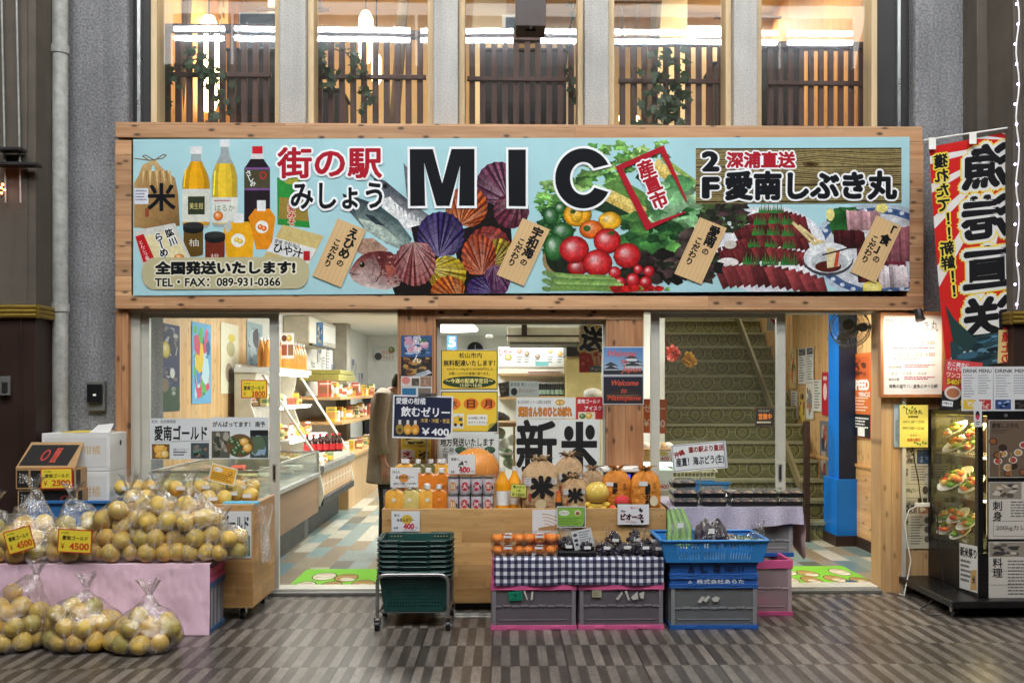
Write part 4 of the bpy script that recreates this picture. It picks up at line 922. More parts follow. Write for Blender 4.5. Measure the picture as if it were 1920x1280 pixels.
a = pcard(968,786,1047,900,YM-.003,(226,230,228)); a.text('新',2,3,72,96,BK,.03); a.l+=1; sheet('new_rice_sheet','white sheet with the big black character for new','poster',a)
a = pcard(1047.5,786,1125,900,YM-.003,(226,230,228))
a.rect(32,4,46,112,BK); a.rect(5,40,72,53,BK); a.ell(19,26,9,14,BK); a.ell(59,24,9,14,BK); a.poly([(30,54),(44,54),(12,98),(4,82)],BK); a.poly([(36,54),(48,54),(72,80),(66,98)],BK); sheet('rice_sheet','white sheet with the big black character for rice','poster',a)
a = pcard(955,714,1010,744,6.9,(230,230,224)); a.text('愛南産 黒ニンニク',2,3,50,7,BK); a.text('おいしいよ～',18,14,30,7,(200,40,50)); a.ell(9,20,6,7,(44,40,44)); sheet('garlic_card','white card with a black garlic bulb behind the middle window','poster',a)
# post posters
a = pcard(752,629,810,724,6.416,(40,52,88)); a.blotch(0,0,58,40,[(52,84,130),(90,120,166),(200,150,170),(34,60,96),(160,190,214),(226,190,200),(60,110,70)],30,11); a.blotch(0,40,58,76,[(40,34,36),(150,90,50),(90,60,40),(180,140,70),(60,56,60)],30,12); a.poly([(28,72),(52,64),(58,70),(36,78)],(190,198,206)); a.poly([(20,76),(46,66),(50,70),(26,80)],(160,170,180)); a.vtext('愛なん',30,9,18,WH,.0,pitch=.95); a.rect(0,76,58,95,(214,208,200)); a.ell(9,84,8,7,(214,130,120)); a.blotch(20,80,34,94,[(90,80,70),(140,130,110),(60,56,50)],8,13); a.blotch(36,77,57,95,[(150,120,100),(110,100,90),(190,150,130)],10,14); sheet('travel_poster','upper tourism poster with cherry blossom and fish on the wide post','poster',a)
a = pcard(752,724.5,810,745,6.416,(206,214,216)); a.rect(2,3,28,18,(46,110,150)); a.rect(32,3,56,18,(120,110,100)); sheet('travel_poster','strip of small sea photos under the tourism poster','poster',a)
a = pcard(752,818,808,864,6.416,(224,190,60)); a.rect(0,24,20,46,(220,216,206)); a.blotch(2,2,54,20,[(196,160,60),(60,50,30),(220,200,120),(90,110,50)],20,15); a.blotch(2,26,26,44,[(214,200,180),(150,40,56),(180,60,70)],12,16); a.blotch(28,26,54,44,[(226,190,60),(60,40,30),(140,100,60),(90,84,80)],16,17); sheet('travel_poster','yellow food poster low on the wide post behind the pouches','poster',a)
a = pcard(1130,650,1207,703.5,6.416,(212,216,222)); a.rect(1.5,1.5,75.5,52,[(88,134,190),(70,118,178),(150,180,206),(160,186,208)])
for x,y,w in ((0,36,30),(36,30,40)):
    a.poly([(x+2,y),(x+w*.5,y-8),(x+w,y)],(58,66,76)); a.rect(x+5,y,x+w-5,y+5,(206,210,214)); a.poly([(x,y+6),(x+w*.5,y-1),(x+w+2,y+6)],(52,60,70)); a.rect(x+4,y+6,x+w-3,y+11,(196,200,204)); a.rect(x+8,y+1.5,x+w-8,y+3,(50,56,64))
a.rect(1.5,44,75.5,52,(40,44,46)); a.poly([(40,22),(54,15),(68,22)],(58,66,76)); a.rect(44,22,64,27,(206,210,214)); a.text('Welcome',10,7,52,11,(206,90,70),.02,shear=.3); a.text('to',35,24,11,8,(206,90,70),.02,shear=.3); a.text('Japan',34,37,38,13,(206,90,60),.02,shear=.3)
sheet('welcome_poster','upper welcome poster with a white castle under blue sky','poster',a)
a = pcard(1130,704.5,1207,758,6.416,(200,204,212)); a.rect(1.5,1.5,75.5,52,[(30,34,50),(28,32,48),(44,34,34),(40,32,34)]); a.poly([(6,34),(38,22),(72,34),(74,42),(4,42)],(56,44,40)); a.poly([(14,28),(38,18),(62,28)],(40,36,40)); a.lines(8,36,70,41,2,(150,110,70)); a.text('Welcome',17,8,50,10,(206,84,60),.02,shear=.3); a.text('to',35,24,10,8,(196,80,60),.02,shear=.3); a.text('Matsuyama',9,37,62,11,(206,70,44),.02,shear=.3)
sheet('welcome_poster','lower welcome poster with a dark night building','poster',a)
# wall switch box
t = thing('switch_box', 'small grey box with a black cover on the left concrete wall', 'switch box', W(179,770,6.49)); b = MB(); b.pbox(162,714,196,770,6.46,6.498); b.build('back_box', M['grey'], t, bev=.005); b = MB(); b.pbox(163,720,189,754,6.43,6.46); b.pbox(174,738,180,742,6.4285,6.4298,1); b.build('cover', [M['blk'], M['white']], t, bev=.004)
# rain pipe, channel, arcade columns
t = thing('rain_pipe', 'worn white rain pipe running up the left concrete wall', 'pipe', W(113,1000,6.38)); b = MB(); x = wx(113,6.38); b.tube([(x,6.38,0),(x,6.38,zt)], .052, 16); b.build('pipe', M['pipe'], t, smooth=True)
for py in (578, 100):
    b = MB(); z = wz(py,6.38); b.tube([(x,6.38,z-.03),(x,6.38,z+.03)], .06, 16); b.tube([(x,6.43,z),(x,6.5,z)], .012, 6); b.build('bracket', M['pipe'], t, smooth=True)
b = MB(); b.pbox(62,-40,80,1000,6.36,6.52); tag(b.build('metal_channel', M['pipe'], bev=.004), 'narrow off-white metal channel between the column and the rain pipe', 'channel')
def column(px0, px1, Y, label, flip, ring_py, ledpy=None):
    t = thing('arcade_column', label, 'column', (wx((px0+px1)/2,Y), Y+.2, 0)); x0, x1 = wx(px0,Y), wx(px1,Y); zr0, zr1 = wz(ring_py+24,Y), wz(ring_py,Y)
    b = MB(); b.box(x0,x1,Y+.02,Y+.45,zr1,zt); b.box(x0+(.0 if not flip else .06),x1-(.05 if not flip else 0),Y+.008,Y+.02,zr1,zt); b.build('shaft', M['tan'], t, bev=.006)
    b = MB(); b.box(x0,x1,Y+.02,Y+.45,.62 if not flip else 0,zr0)
    for k in range(4): xx=x0+(x1-x0)*(k+.5)/4; b.box(xx,xx+.012,Y+.008,Y+.02,.62 if not flip else 0,zr0)
    b.build('lower_cladding', M['brown'], t, bev=.004)
    if not flip: b = MB(); b.box(x0-.01,x1+.01,Y+.01,Y+.46,0,.62); b.build('base_block', M['grey'], t, bev=.01)
    b = MB()
    for k in range(3): z=zr0+(zr1-zr0)*(k+.5)/3; b.tube([(x0-.02,Y+.0,z),(x1+.02,Y+.0,z)],(zr1-zr0)/5,10); b.tube([(x1+.02 if not flip else x0-.02,Y,z),(x1+.02 if not flip else x0-.02,Y+.46,z)],(zr1-zr0)/5,10)
    b.build('gold_ring', M['gold'], t, smooth=True); return t
t = column(-160,64,6.12,'grey-brown arcade column with a gold ring at the left edge',False,573)
b = MB(); b.pbox(-5,705,18,741,6.10,6.12); b.pbox(3,716,14,736,6.095,6.10,1); b.build('lock_plate', [M['grey'],M['dark']], t, bev=.003)
for x in (6,34):
    b = MB(); b.tube([W(x-3+ (y/60)*1.2, y, 6.10) for y in range(-20,420,40)], .006, 6); tag(b.build('rope', M['pipe']), 'loose white cord hanging down the left column, '+('outermost' if x==6 else 'nearer the pipe'), 'cord')
b = MB(); b.pbox(-10,275,37,281,6.02,6.11); b.pbox(-10,303,66,309,6.02,6.11); tag(b.build('bracket', M['dark'], bev=.003), 'rusty bracket bars bolted across the left column', 'bracket')
t = thing('string_light', 'small orange string lights glowing at the left column', 'string light', W(4,365,6.02))
for k,(x,y) in enumerate(((2,352),(5,346),(8,356),(3,362))): b = MB(); b.ball(W(x,y,6.02),.008,8,6); b.build('bulb', emis('orange_bulb',(255,130,60),30), t)
b = MB(); b.tube([W(0,340,6.02),W(4,350,6.02),W(8,358,6.02),W(2,372,6.02)],.004,5); b.build('wire', M['dark'], t)
column(1903,2100,5.95,'dark arcade column with a gold ring at the right edge',True,582)
b = MB(); b.pbox(1832,-60,1903,700,6.3,6.5); b.pbox(1834,100,1880,700,6.29,6.3); tag(b.build('metal_shutter_box', M['tan'], bev=.006), 'brown metal panel between the right wall and the lit column', 'panel')
t = thing('led_string', 'string of small violet-white lights running down the right column', 'string light', W(1906,600,5.9)); b = MB(); b.tube([W(1908+3*math.sin(y*.05),y,5.92) for y in range(-20,600,20)],.005,6); b.build('wire', M['white'], t)
for k in range(16): b = MB(); b.ball(W(1906+3*math.sin(k*2.1),8+k*37.5,5.91),.008,8,6); b.build('bulb', emis('violet_bulb',(214,190,255),14), t)
# hanging dark box in front of the middle upstairs window
t = thing('hanging_sign', 'small dark brown box sign hanging in front of the middle upstairs window', 'sign', W(995,65,6.1)); b = MB(); p=W(995,30,6.1)
z0,z1=wz(60,6.1),wz(-60,6.1); x0,x1=wx(965,6.1),wx(1024,6.1); q=[(x0,x1,z1),(x0+.01,x1-.01,z0)]
i=[b.vert(v) for v in ((x0,6.0,z1),(x1,6.0,z1),(x1,6.2,z1),(x0,6.2,z1),(x0+.008,6.0,z0),(x1-.008,6.0,z0),(x1-.008,6.2,z0),(x0+.008,6.2,z0))]
for f in ((0,1,2,3),(4,5,6,7),(0,1,5,4),(1,2,6,5),(2,3,7,6),(3,0,4,7)): b.face([i[k] for k in f])
b.build('box', M['brown'], t, bev=.004); b = MB(); b.box((x0+x1)/2-.035,(x0+x1)/2+.035,6.05,6.15,z0-.014,z0-.001); b.tube([((x0+x1)/2,6.0,z0-.02),((x0+x1)/2,6.0,z0+.0)],.008,6); b.build('hook', M['dark'], t)
# ================================================================ INSIDE THE SHOP
XL, XR, ZCE = -2.75, 3.25, 2.5
def wall(name, x0,x1,y0,y1,z0,z1,m):
    b = MB(); b.box(x0,x1,y0,y1,z0,z1); return struct(b.build(name, m))
wall('left_wall', XL-.1, XL, 6.62, 9.7, 0, ZCE, M['pine']); wall('left_wall', XL-.1, XL-.002, 9.7, 18, 0, ZCE, M['white'])
wall('back_wall', XL-.1, 1.66, 18, 18.1, 0, ZCE, M['white']); wall('shop_ceiling', XL-.1, 1.62, 6.63, 18, ZCE, ZCE+.1, M['white'])
wall('shop_ceiling', 1.62, XR+.1, 6.63, 9.0, ZCE+.003, ZCE+.1, M['white'])
wall('partition', 1.62, 1.68, 9.6, 18, 0, ZCE, M['white'])
wall('stair_wall', 1.55, XR+.1, 13.6, 13.7, 0, 5.6, M['riser']); wall('stair_ceiling', 1.5, XR+.2, 10.3, 13.7, 5.6, 5.7, M['tan'])
wall('right_wall', XR, XR+.1, 6.64, 13.6, .74, 5.6, M['pine'])
for z0 in (.10,): wall('right_wall', XR-.012, XR+.1, 6.64, 10.6, z0, .74, M['pinex'])
b = MB(); b.box(XR-.03, XR, 6.66, 10.6, 0, .10); b.box(XR-.022, XR-.001, 6.66, 10.6, .74, .765, 1); struct(b.build('baseboard', [M['brown'], M['pinex']]))
# blue pillar
b = MB(); b.box(3.08, XR-.001, 8.35, 8.62, .1, 2.5); b.box(3.081, XR-.002, 8.344, 8.349, .62, 2.5, 2); b.box(3.05, XR-.001, 8.32, 8.66, .1, .62); b.box(3.035, XR-.001, 8.30, 8.68, 0, .1, 1)
tag(b.build('pillar', [M['blue'], M['brown'], M['navy']]), 'bright blue painted pillar standing against the pine wall', 'pillar')
# stairs
t = thing('staircase', 'steep staircase with olive green patterned tile risers going up to the second floor', 'stairs', (2.45, 9, 0))
b = MB(); n = 24
for k in range(1, n):
    y = 8.62+.235*(k-1)+.0; b.box(1.72, 3.22, y+.022, y+.25, .18*(k-1)+.002, .18*k-.028); b.box(1.72, 3.22, y, y+.25, .18*k-.028, .18*k, 1)
b.build('steps', [M['riser'], mat('step_nosing', (142,142,114), .4)], t)
b = MB()
P0, P1 = Vector((2.86, 8.8, .55)), Vector((2.86, 8.8+.235*22, .55+.18*22))
for x0, x1 in ((2.86, 2.9),):
    i = [b.vert(v) for v in (P0, P1, P1+Vector((0,0,-.12)), P0+Vector((0,0,-.12)))]+[b.vert(v+Vector((.03,0,0))) for v in (P0, P1, P1+Vector((0,0,-.12)), P0+Vector((0,0,-.12)))]
    for f in ((0,1,2,3),(4,5,6,7),(0,1,5,4),(2,3,7,6),(0,3,7,4),(1,2,6,5)): b.face([i[q] for q in f])
b.build('stringer', mat('stringer_grey', (116,108,80), .5), t)
b = MB(); b.tube([(1.74,10.6,1.62),(1.78,10.5,1.66),(1.86,10.45,1.82),(1.86,10.45,1.95),(1.80,10.5,2.2)], .02, 8); b.build('handrail', mat('rail_brown', (128,92,60), .4), t, smooth=True)
b = MB(); b.box(2.83, 2.88, 8.55, 8.6, 0, 1.15); tag(b.build('post', M['brown']), 'thin dark post at the foot of the stairs holding the little chalkboard', 'post')
a = Art(W(1416,763,8.5), W(1452,763,8.5), W(1416,800,8.5), 66, 37); a.board((70,56,44),.02); a.rect(2,2,64,34,(26,26,28)); a.text('いらっしゃい',12,4,36,5,(200,200,190)); a.text('営業中',12,12,44,11,(220,130,60),.03); a.lines(6,27,56,33,1,(200,200,190)); tag(a.build('chalkboard'), 'small black board with orange chalk lettering on a post by the stairs', 'sign')
for px, py, c, lb in ((1262,662,(236,120,110),'pink frilly paper flower above the stairs rail'), (1293,674,(214,166,80),'yellow frilly paper flower on the stairs')):
    b = MB(); rr = random.Random(px); p = W(px, py, 9.2)
    for k in range(90):
        d = Vector((rr.gauss(0,1), rr.gauss(0,1), rr.gauss(0,1))).normalized(); e = d.cross(Vector((rr.random(), rr.random(), rr.random()+.1))).normalized()*.02
        q = p+d*.07*(.6+.5*rr.random()); b.poly([p+d*.02, q-e, q+d*.02, q+e])
    tag(b.build('paper_flower', mat('paper_flower_%d' % px, c, .8)), lb, 'flower')
a = pcard(1438,590,1462,620,6.9,(226,226,224)); a.poly([(0,0),(24,18),(24,30)],(200,40,46)); a.vtext('ール',15,6,9,(200,40,46),.02); tag(a.build('hanging_card'), 'white and red hanging card in the upper corner of the stair door', 'card')
# ---- freezer along the left wall
t = thing('display_freezer', 'long open top freezer with a brown wood panel and glass rim along the left wall', 'freezer', (-2.25, 7.85, 0))
fx0, fx1, fy0, fy1 = -2.66, -1.85, 6.78, 8.95
b = MB(); b.box(fx0, fx1-.10, fy0, fy1, .0, .25); b.box(fx1-.099, fx1-.09, fy0+.7, fy1-.2, .03, .22, 1); b.build('base', [mat('freezer_grey', (96,98,98), .5, .3), M['dark']], t)
b = MB(); b.box(fx0, fx1, fy0, fy1, .25, .60); b.build('body', wood('veneer_brown', (150,118,86), (126,94,66), 'y', 0, 'x', .5, 0, 0), t, bev=.004)
b = MB(); b.box(fx0-.01, fx1+.025, fy0-.01, fy1+.015, .60, .64); b.build('bumper', M['steel'], t, bev=.012)
b = MB()
for x in (fx0+.02, fx1-.01): b.box(x, x+.006, fy0, fy1, .64, .83)
b.box(fx0+.03, fx1-.012, fy0, fy0+.006, .64, .83); b.box(fx0+.03, fx1-.012, fy1-.006, fy1, .64, .83)
b.build('glass_rim', glass('freezer_glass', (.9,.94,.88), 1.2, .12), t)
b = MB(); b.box(fx1-.016, fx1+.006, fy0, fy1, .83, .85); b.box(fx0+.01, fx0+.032, fy0, fy1, .83, .85); b.box(fx0+.033, fx1-.017, fy0-.004, fy0+.014, .83, .85); b.box(fx0+.033, fx1-.017, fy1-.014, fy1+.004, .83, .85); b.box(fx1-.018, fx1+.008, fy1-.02, fy1+.006, .64, .829); b.build('rim_frame', M['steel'], t, bev=.003)
rr = random.Random(4)
PK = [mat('pack_%d' % k, c, .4) for k, c in enumerate(((232,226,206),(226,210,150),(210,150,80),(196,90,70),(120,140,96),(240,240,236),(150,96,60),(224,186,60)))]
b = MB()
for k in range(46):
    x, y = rr.uniform(fx0+.08, fx1-.16), rr.uniform(fy0+.08, fy1-.2); w, d, h = rr.uniform(.06,.14), rr.uniform(.1,.2), rr.uniform(.02,.05)
    b.box(-w/2,w/2,-d/2,d/2,0,h, rr.randrange(6), None, Matrix.Translation((x,y,.63+rr.uniform(0,.08))) @ Matrix.Rotation(rr.uniform(-.5,.5),4,'Z') @ Matrix.Rotation(rr.uniform(-.25,.25),4,'X'))
o = b.build('frozen_packs', PK[:6], bev=.006); o['kind'] = 'stuff'; tag(o, 'heap of frozen food packs lying in the open freezer', 'frozen food')
# ---- chilled multideck
t = thing('chilled_display', 'slanted chilled display case with white shelves and a star patterned side panel', 'display case', (-2.2, 9.8, 0))
y0, y1 = 8.98, 10.72
b = MB(); b.box(fx0, -1.98, y0, y1, 0, .3); b.build('base', M['dark'], t)
pr = [(-1.84,.3),(-1.80,.42),(-1.86,.74),(-2.34,.80),(-2.52,1.30),(-2.46,1.62),(-2.68,1.62),(-2.68,.3)]
for y in (y0, y1-.03):
    b = MB(); i = [b.vert((x,yy,z)) for yy in (y, y+.03) for x, z in pr]; m = len(pr); b.face(i[:m]); b.face(i[m:][::-1])
    for q in range(m): b.face((i[q], i[(q+1) % m], i[m+(q+1) % m], i[m+q]))
    b.build('end_panel', mat('case_cream', (218,214,196), .4), t, bev=.004)
b = MB(); b.box(-2.68, -2.64, y0+.031, y1-.031, .3, 1.70); b.box(-2.64, -1.86, y0+.031, y1-.031, .3, .62); b.box(-2.68, -2.3, y0-.01, y1, 1.62, 1.67)
for z, x in ((.95,-2.1),(1.28,-2.28)): b.box(-2.64, x, y0+.031, y1-.031, z-.015, z)
b.build('shelves', mat('case_white', (244,244,240), .4), t)
for k, x in enumerate((-2.12, -2.3, -2.32)): b = MB(); b.box(x-.03, x, y0+.06, y1-.06, (.915,1.245,1.595)[k], (.93,1.26,1.615)[k]); b.build('light_strip', emis('case_light', (255,250,238), 16), t)
b = MB(); b.box(-1.86, -1.80, y0+.02, y1+.1, .62, .70); b.box(-1.87,-1.81,y0+.02,y1+.1,.30,.38,1); b.build('bumper', [M['steel'], M['dark']], t, bev=.015)
a = qcard((-1.828,y0+.04,.62),(-1.828,y1,.62),(-1.828,y0+.04,.385),120,18,(206,166,122),.004)
for k in range(9):
    for q in range(8): an = q*45; c = (7+k*13.2, 9); a.line([c,(c[0]+7*math.cos(R(an)), c[1]+8*math.sin(R(an)))],.7,(240,232,214),.01)
a.build('star_panel', t)
for q in (9.05,10.70): b = MB(); b.tube([(-1.85,q,.72),(-2.42,q,1.6)], .014, 8); b.build('glass_bar', M['alu'], t)
# bottles and goods in rows
def bottle_proto(name, label, cat, r, h, juice, cap, lab=None, neck=.35, group=None, glassy=True, loc=(0,0,0)):
    t = thing(name, label, cat, (0,0,0), group)
    jm = mat('liquid_'+name+str(juice), juice, .25, var=.04, coat=.5)
    b = MB(); b.lathe([(r*.9,0),(r,.01*h),(r,.55*h),(r*.85,.66*h),(r*neck,.84*h),(r*neck,.90*h)], n=14); b.build('body', jm, t, smooth=True)
    b = MB(); b.lathe([(r*neck*1.1,.90*h),(r*neck*1.1,h)], n=12); b.build('cap', mat('cap%s' % (cap,), cap, .4), t, smooth=30)
    if lab: b = MB(); b.lathe([(r*1.01,.12*h),(r*1.01,.45*h)], n=14); b.build('label', mat('paper%s' % (lab,), lab, .6), t, smooth=30)
    t.location = loc; return t
jp = bottle_proto('juice_bottle','orange juice bottle in the row on top of the chilled display','bottle',.038,.30,(226,150,50),(236,236,230),None,.4,'juice bottles in a row on top of the chilled display')
yy = 8.6; pts = [(-2.36-.085*(k % 2), 9.02+.065*k, 1.671) for k in range(26)]
jp.location = pts[0]
for p in pts[1:]: dup(jp, p)
sp_ = bottle_proto('sauce_bottle','dark sauce bottle with red cap in the row on the chilled display','bottle',.036,.19,(60,24,20),(206,40,44),(196,40,44),.4,'sauce bottles with red caps')
for k in range(6):
    p = W(576+k*12, 848-k*.5, 9.55); p.z = max(p.z, .705)
    if k == 0: sp_.location = p
    else: dup(sp_, p)
rr = random.Random(9); b = MB()
for z in (.63, .955, 1.285):
    xm = {.63:-1.95, .955:-2.18, 1.285:-2.34}[z]
    for k in range(54):
        x = rr.uniform(-2.58, xm-.04); y = rr.uniform(y0+.06, y1-.1); w, d, h = rr.uniform(.04,.09), rr.uniform(.04,.10), rr.uniform(.03,.13); mi = rr.randrange(8)
        b.box(x-w/2,x+w/2,y-d/2,y+d/2,z,z+h,mi); b.box(x-w*.3,x+w/2+.001,y-d*.3-.001-d*.2,y+d*.3,z+h*.25,z+h*.7,(mi+3) % 8)
o = b.build('chilled_packs', PK, bev=.008); o['kind'] = 'stuff'; tag(o, 'mixed chilled food packs crowded on the white display shelves', 'packed food')
# ---- wooden shelves further in
t = thing('wooden_shelves', 'long pine shelf unit of packaged sweets behind the chilled display', 'shelves', (-2.3, 12.6, 0))
sy0, sy1 = 10.95, 15.0
b = MB(); b.box(-2.72, -1.9, sy0, sy1, 0, .62); b.build('cabinet', wood('cabinet_wood', (206,170,120), (186,146,98), 'z', .6, 'y', .4, .1, .6), t, bev=.004)
for k, (z, x) in enumerate(((.66,-1.86),(1.06,-1.98),(1.36,-2.0))): b = MB(); b.box(-2.72, x, sy0, sy1, z-.035, z); b.build('shelf', M['ply'], t, bev=.003)
b = MB(); b.box(-2.73, -2.70, sy0, sy1, .66, 1.75); b.build('back_panel', M['white'], t)
k = 0; pro = {}
for z, x1, n_ in ((.66,-1.92,26),(1.06,-2.04,30),(1.36,-2.06,30)):
    for q in range(n_):
        y = sy0+.08+(sy1-sy0-.2)*q/n_; w, d, h = rr.uniform(.07,.12), rr.uniform(.05,.10), rr.uniform(.07,.2 if z > .7 else .13); mi = rr.randrange(8)
        key = mi
        if key not in pro:
            b = MB(); b.box(-.05,.05,-.04,.04,0,.14); b.box(-.035,.0515,-.0412,.028,.03,.09,1); b.box(-.03,.0518,-.0415,.02,.105,.12,2); a_ = b.build('snack_pack', [PK[mi], PK[(mi+3) % 8], PK[(mi+5) % 8]], bev=.004); tag(a_, 'packaged sweet standing in the rows on the wooden shelves deep in the shop', 'packaged food', 'packs on the wooden shelves'); pro[key] = a_; o = a_
        else: o = pro[key].copy(); S.collection.objects.link(o)
        o.location = (x1-.06-rr.random()*.12, y, z); o.scale = (w/.1, d/.08, h/.14); o.rotation_euler = (0,0,rr.uniform(-.3,.3)); k += 1
b = MB(); b.box(-2.6,-2.1,11.4,12.6,1.56,1.64); b.box(-2.6,-2.1,11.5,12.5,1.645,1.70); tag(b.build('gift_boxes', mat('gift_olive', (150,142,70), .5), bev=.004), 'flat olive gift boxes stacked on the top shelf', 'boxes')
# ---- on the left wall
def wp(px0, py0, px1, py1, X, bg, draw, name, label, cat='poster'):
    a = leftwall(px0, py0, px1, py1, X, bg); draw(a); a.wave = None; return tag(a.build(name), label, cat)
def blp(cols, seed, title=None, tc=(230,230,226), n=34):
    def f(a):
        a.blotch(1, 1, a.w-1, a.h-1, cols, n, seed, .2)
        if title: a.vtext(title, a.w*.72, a.h*.2, min(a.w*.3, 16), tc, .02)
    return f
NV=[(44,52,92),(60,70,120),(34,40,72),(180,176,172),(120,110,104),(80,90,130)]
wp(247,603,262,790,XL+.006,(40,48,88),blp(NV+[(150,70,60)],31,None),'fruit_poster','narrow navy poster at the near end of the pine wall')
wp(280,608,299,782,XL+.006,(44,52,92),blp(NV,32),'fruit_poster','grey and navy poster hidden behind the left door frame')
def f(a): a.blotch(1,1,a.w-1,a.h*.4,NV,24,33,.22); a.ball(a.w*.3,a.h*.3,a.w*.22,a.h*.1,(214,190,70)); a.blotch(1,a.h*.45,a.w-1,a.h*.72,NV+[(150,70,50)],20,34,.2); a.rect(1,a.h*.72,a.w-1,a.h-1,(44,74,50)); a.vtext('の幸',a.w*.68,a.h*.74,9,(230,230,226)); a.ell(a.w*.25,a.h*.7,a.w*.2,a.h*.08,(130,112,88)); a.ell(a.w*.62,a.h*.56,a.w*.12,a.h*.06,(226,226,220))
wp(299,604,337,772,XL+.006,(48,56,98),f,'fruit_poster','navy and green citrus poster on the pine wall')
wp(360,602,396,757,XL+.006,(110,170,214),blp([(110,176,220),(80,140,200),(190,220,232),(224,190,60),(206,80,110),(60,90,140),(90,180,90)],35,None,n=60),'festival_poster','bright blue festival poster on the pine wall')
def f(a): a.ell(a.w*.55,a.h*.36,a.w*.24,a.h*.11,(196,186,140)); a.ell(a.w*.6,a.h*.2,a.w*.2,a.h*.06,(230,210,90)); a.ell(a.w*.45,a.h*.7,a.w*.2,a.h*.14,(170,150,130))
wp(414,603,447,738,XL+.006,(240,234,206),f,'cream_poster','cream coloured poster on the pine wall')
wp(463,602,492,706,XL+.006,(170,196,206),blp([(176,200,210),(140,170,186),(200,216,222),(90,80,90)],37),'grey_poster','pale blue grey poster at the far end of the pine wall')
t = thing('air_conditioner', 'beige air conditioner high on the left shop wall', 'air conditioner', W(568,640,12)); b = MB(); b.box(XL,-2.42,11.2,12.9,2.02,2.36); b.build('body', mat('ac_beige', (196,188,168), .5), t, bev=.02); b = MB(); b.box(-2.418,-2.41,11.8,12.8,2.08,2.30); b.build('grille', M['white'], t); b = MB(); b.box(-2.45,-2.41,11.3,12.8,2.0,2.018); b.build('flap', M['dark'], t)
b = MB(); b.box(XL,XL+.22,14.4,14.75,0,ZCE); struct(b.build('pillar', mat('grey_pillar', (150,146,134), .7)))
rr = random.Random(12)
for k in range(22):
    y = 10.2+k*.33+rr.random()*.1; z = 2.1-rr.random()*.35; h = .22+.2*rr.random(); w = .2+.08*rr.random()
    if 11.1 < y < 13 and z > 1.85: z = 1.85
    a = qcard((XL+.008,y,z),(XL+.008,y+w,z),(XL+.008,y,z-h),20,30,(236,236,230),.002); a.lines(2,2,18,28,7,(120,120,124),.4,.4,k)
    if k % 3 == 0: a.blotch(2,2,18,12,[(90,120,160),(180,150,110),(70,80,90),(200,190,180)],8,k)
    tag(a.build('wall_notice'), 'small white notice sheet in the row along the left white wall', 'notice', 'notices along the left white wall')
a = pcard(527,624,551,672,9.4,(238,236,230)); a.ell(6,10,5,6,(120,70,50)); a.ball(15,10,5,6,(230,190,60)); a.rect(1,22,11,42,(170,90,60)); a.rect(13,22,23,42,(150,110,80)); tag(a.build('hanging_card'), 'hanging menu card with food photos near the left doorway', 'card')
a = pcard(593,604,606,648,9.9,(90,130,170)); a.blotch(1,1,12,43,[(90,130,170),(50,80,120),(200,170,90),(180,200,210)],14,3); tag(a.build('hanging_card'), 'narrow blue hanging card beside the air conditioner', 'card')
a = pcard(701,650,739,677,17.96,(232,232,226)); a.ball(33,6,6,6,(120,130,60)); a.ell(8,18,7,7,(70,80,80)); a.text('和生姜',15,7,18,7,(226,110,90)); a.text('かりんとう',11,16,26,7,(206,60,50)); tag(a.build('back_poster'), 'small white snack poster on the far back wall', 'poster')
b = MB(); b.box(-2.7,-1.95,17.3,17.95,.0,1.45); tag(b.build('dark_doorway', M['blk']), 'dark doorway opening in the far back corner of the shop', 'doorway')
b = MB(); b.box(-1.95,-1.2,16.9,17.9,1.3,1.34); b.box(-1.95,-1.9,16.9,17.9,0,1.3); b.box(-1.25,-1.2,16.9,17.9,0,1.3); tag(b.build('white_rack', M['white']), 'white rack at the back of the shop near the doorway', 'rack')
# ---- middle of the shop, seen through the poster window
a = pcard(838,629,856,655,12,(52,120,190)); a.text('5',4,4,11,17,WH,.04); tag(a.build('number_card'), 'blue card with a white figure five inside the middle window', 'card')
t = thing('wall_clock', 'round dark wall clock on the back wall inside the middle window', 'clock', W(891,664,17.9)); b = MB(); b.lathe([(0,-.02),(.16,-.02),(.16,.03)], W(891,656,17.93), 24, axis='y'); b.build('rim', M['dark'], t, smooth=30); b = MB(); b.lathe([(0,0),(.135,0)], W(891,656,17.9), 24, axis='y'); b.build('dial', mat('dial', (60,64,64), .4), t); p = W(891,656,17.89); b = MB(); b.box(p.x-.005,p.x+.005,p.y-.01,p.y-.005,p.z,p.z+.10); b.box(p.x,p.x+.07,p.y-.01,p.y-.005,p.z-.004,p.z+.004); b.build('hands', M['white'], t)
t = thing('ceiling_unit', 'cream ceiling air unit boxed in brown trim inside the middle window', 'ceiling unit', W(1020,640,8.6)); b = MB(); b.pbox(951,613,1140,640,8.6,9.6); b.build('body', mat('unit_cream', (206,200,178), .5), t, bev=.006); b = MB(); b.pbox(949,628,1142,631,8.59,8.598); b.pbox(978,604,988,628,8.58,8.597); b.build('trim', M['brown'], t); b = MB(); b.pbox(956,641,1128,645,8.7,9.5); b.build('louvre', M['grey'], t)
b = MB(); b.lathe([(.0,0),(.22,-.01),(.26,-.05),(.26,-.07)], W(842,622,8.2)+Vector((0,0,.08)), 24); tag(b.build('ceiling_light', emis('dome_glow', (255,252,244), 6), smooth=True), 'round glowing ceiling light just inside the middle window', 'ceiling light')
b = MB(); b.pbox(911,627,925,633,11,11.1); tag(b.build('ceiling_sensor', M['white'], bev=.01), 'small white ceiling sensor box inside the shop', 'sensor')
t = thing('white_cabinet', 'tall white shop cabinet with hanging snack banners inside the middle window', 'cabinet', W(1000,1100,9.8)); Y = 9.8
b = MB(); b.pbox(934,650,1062,1010,Y+.02,Y+.5); b.build('body', M['white'], t, bev=.004)
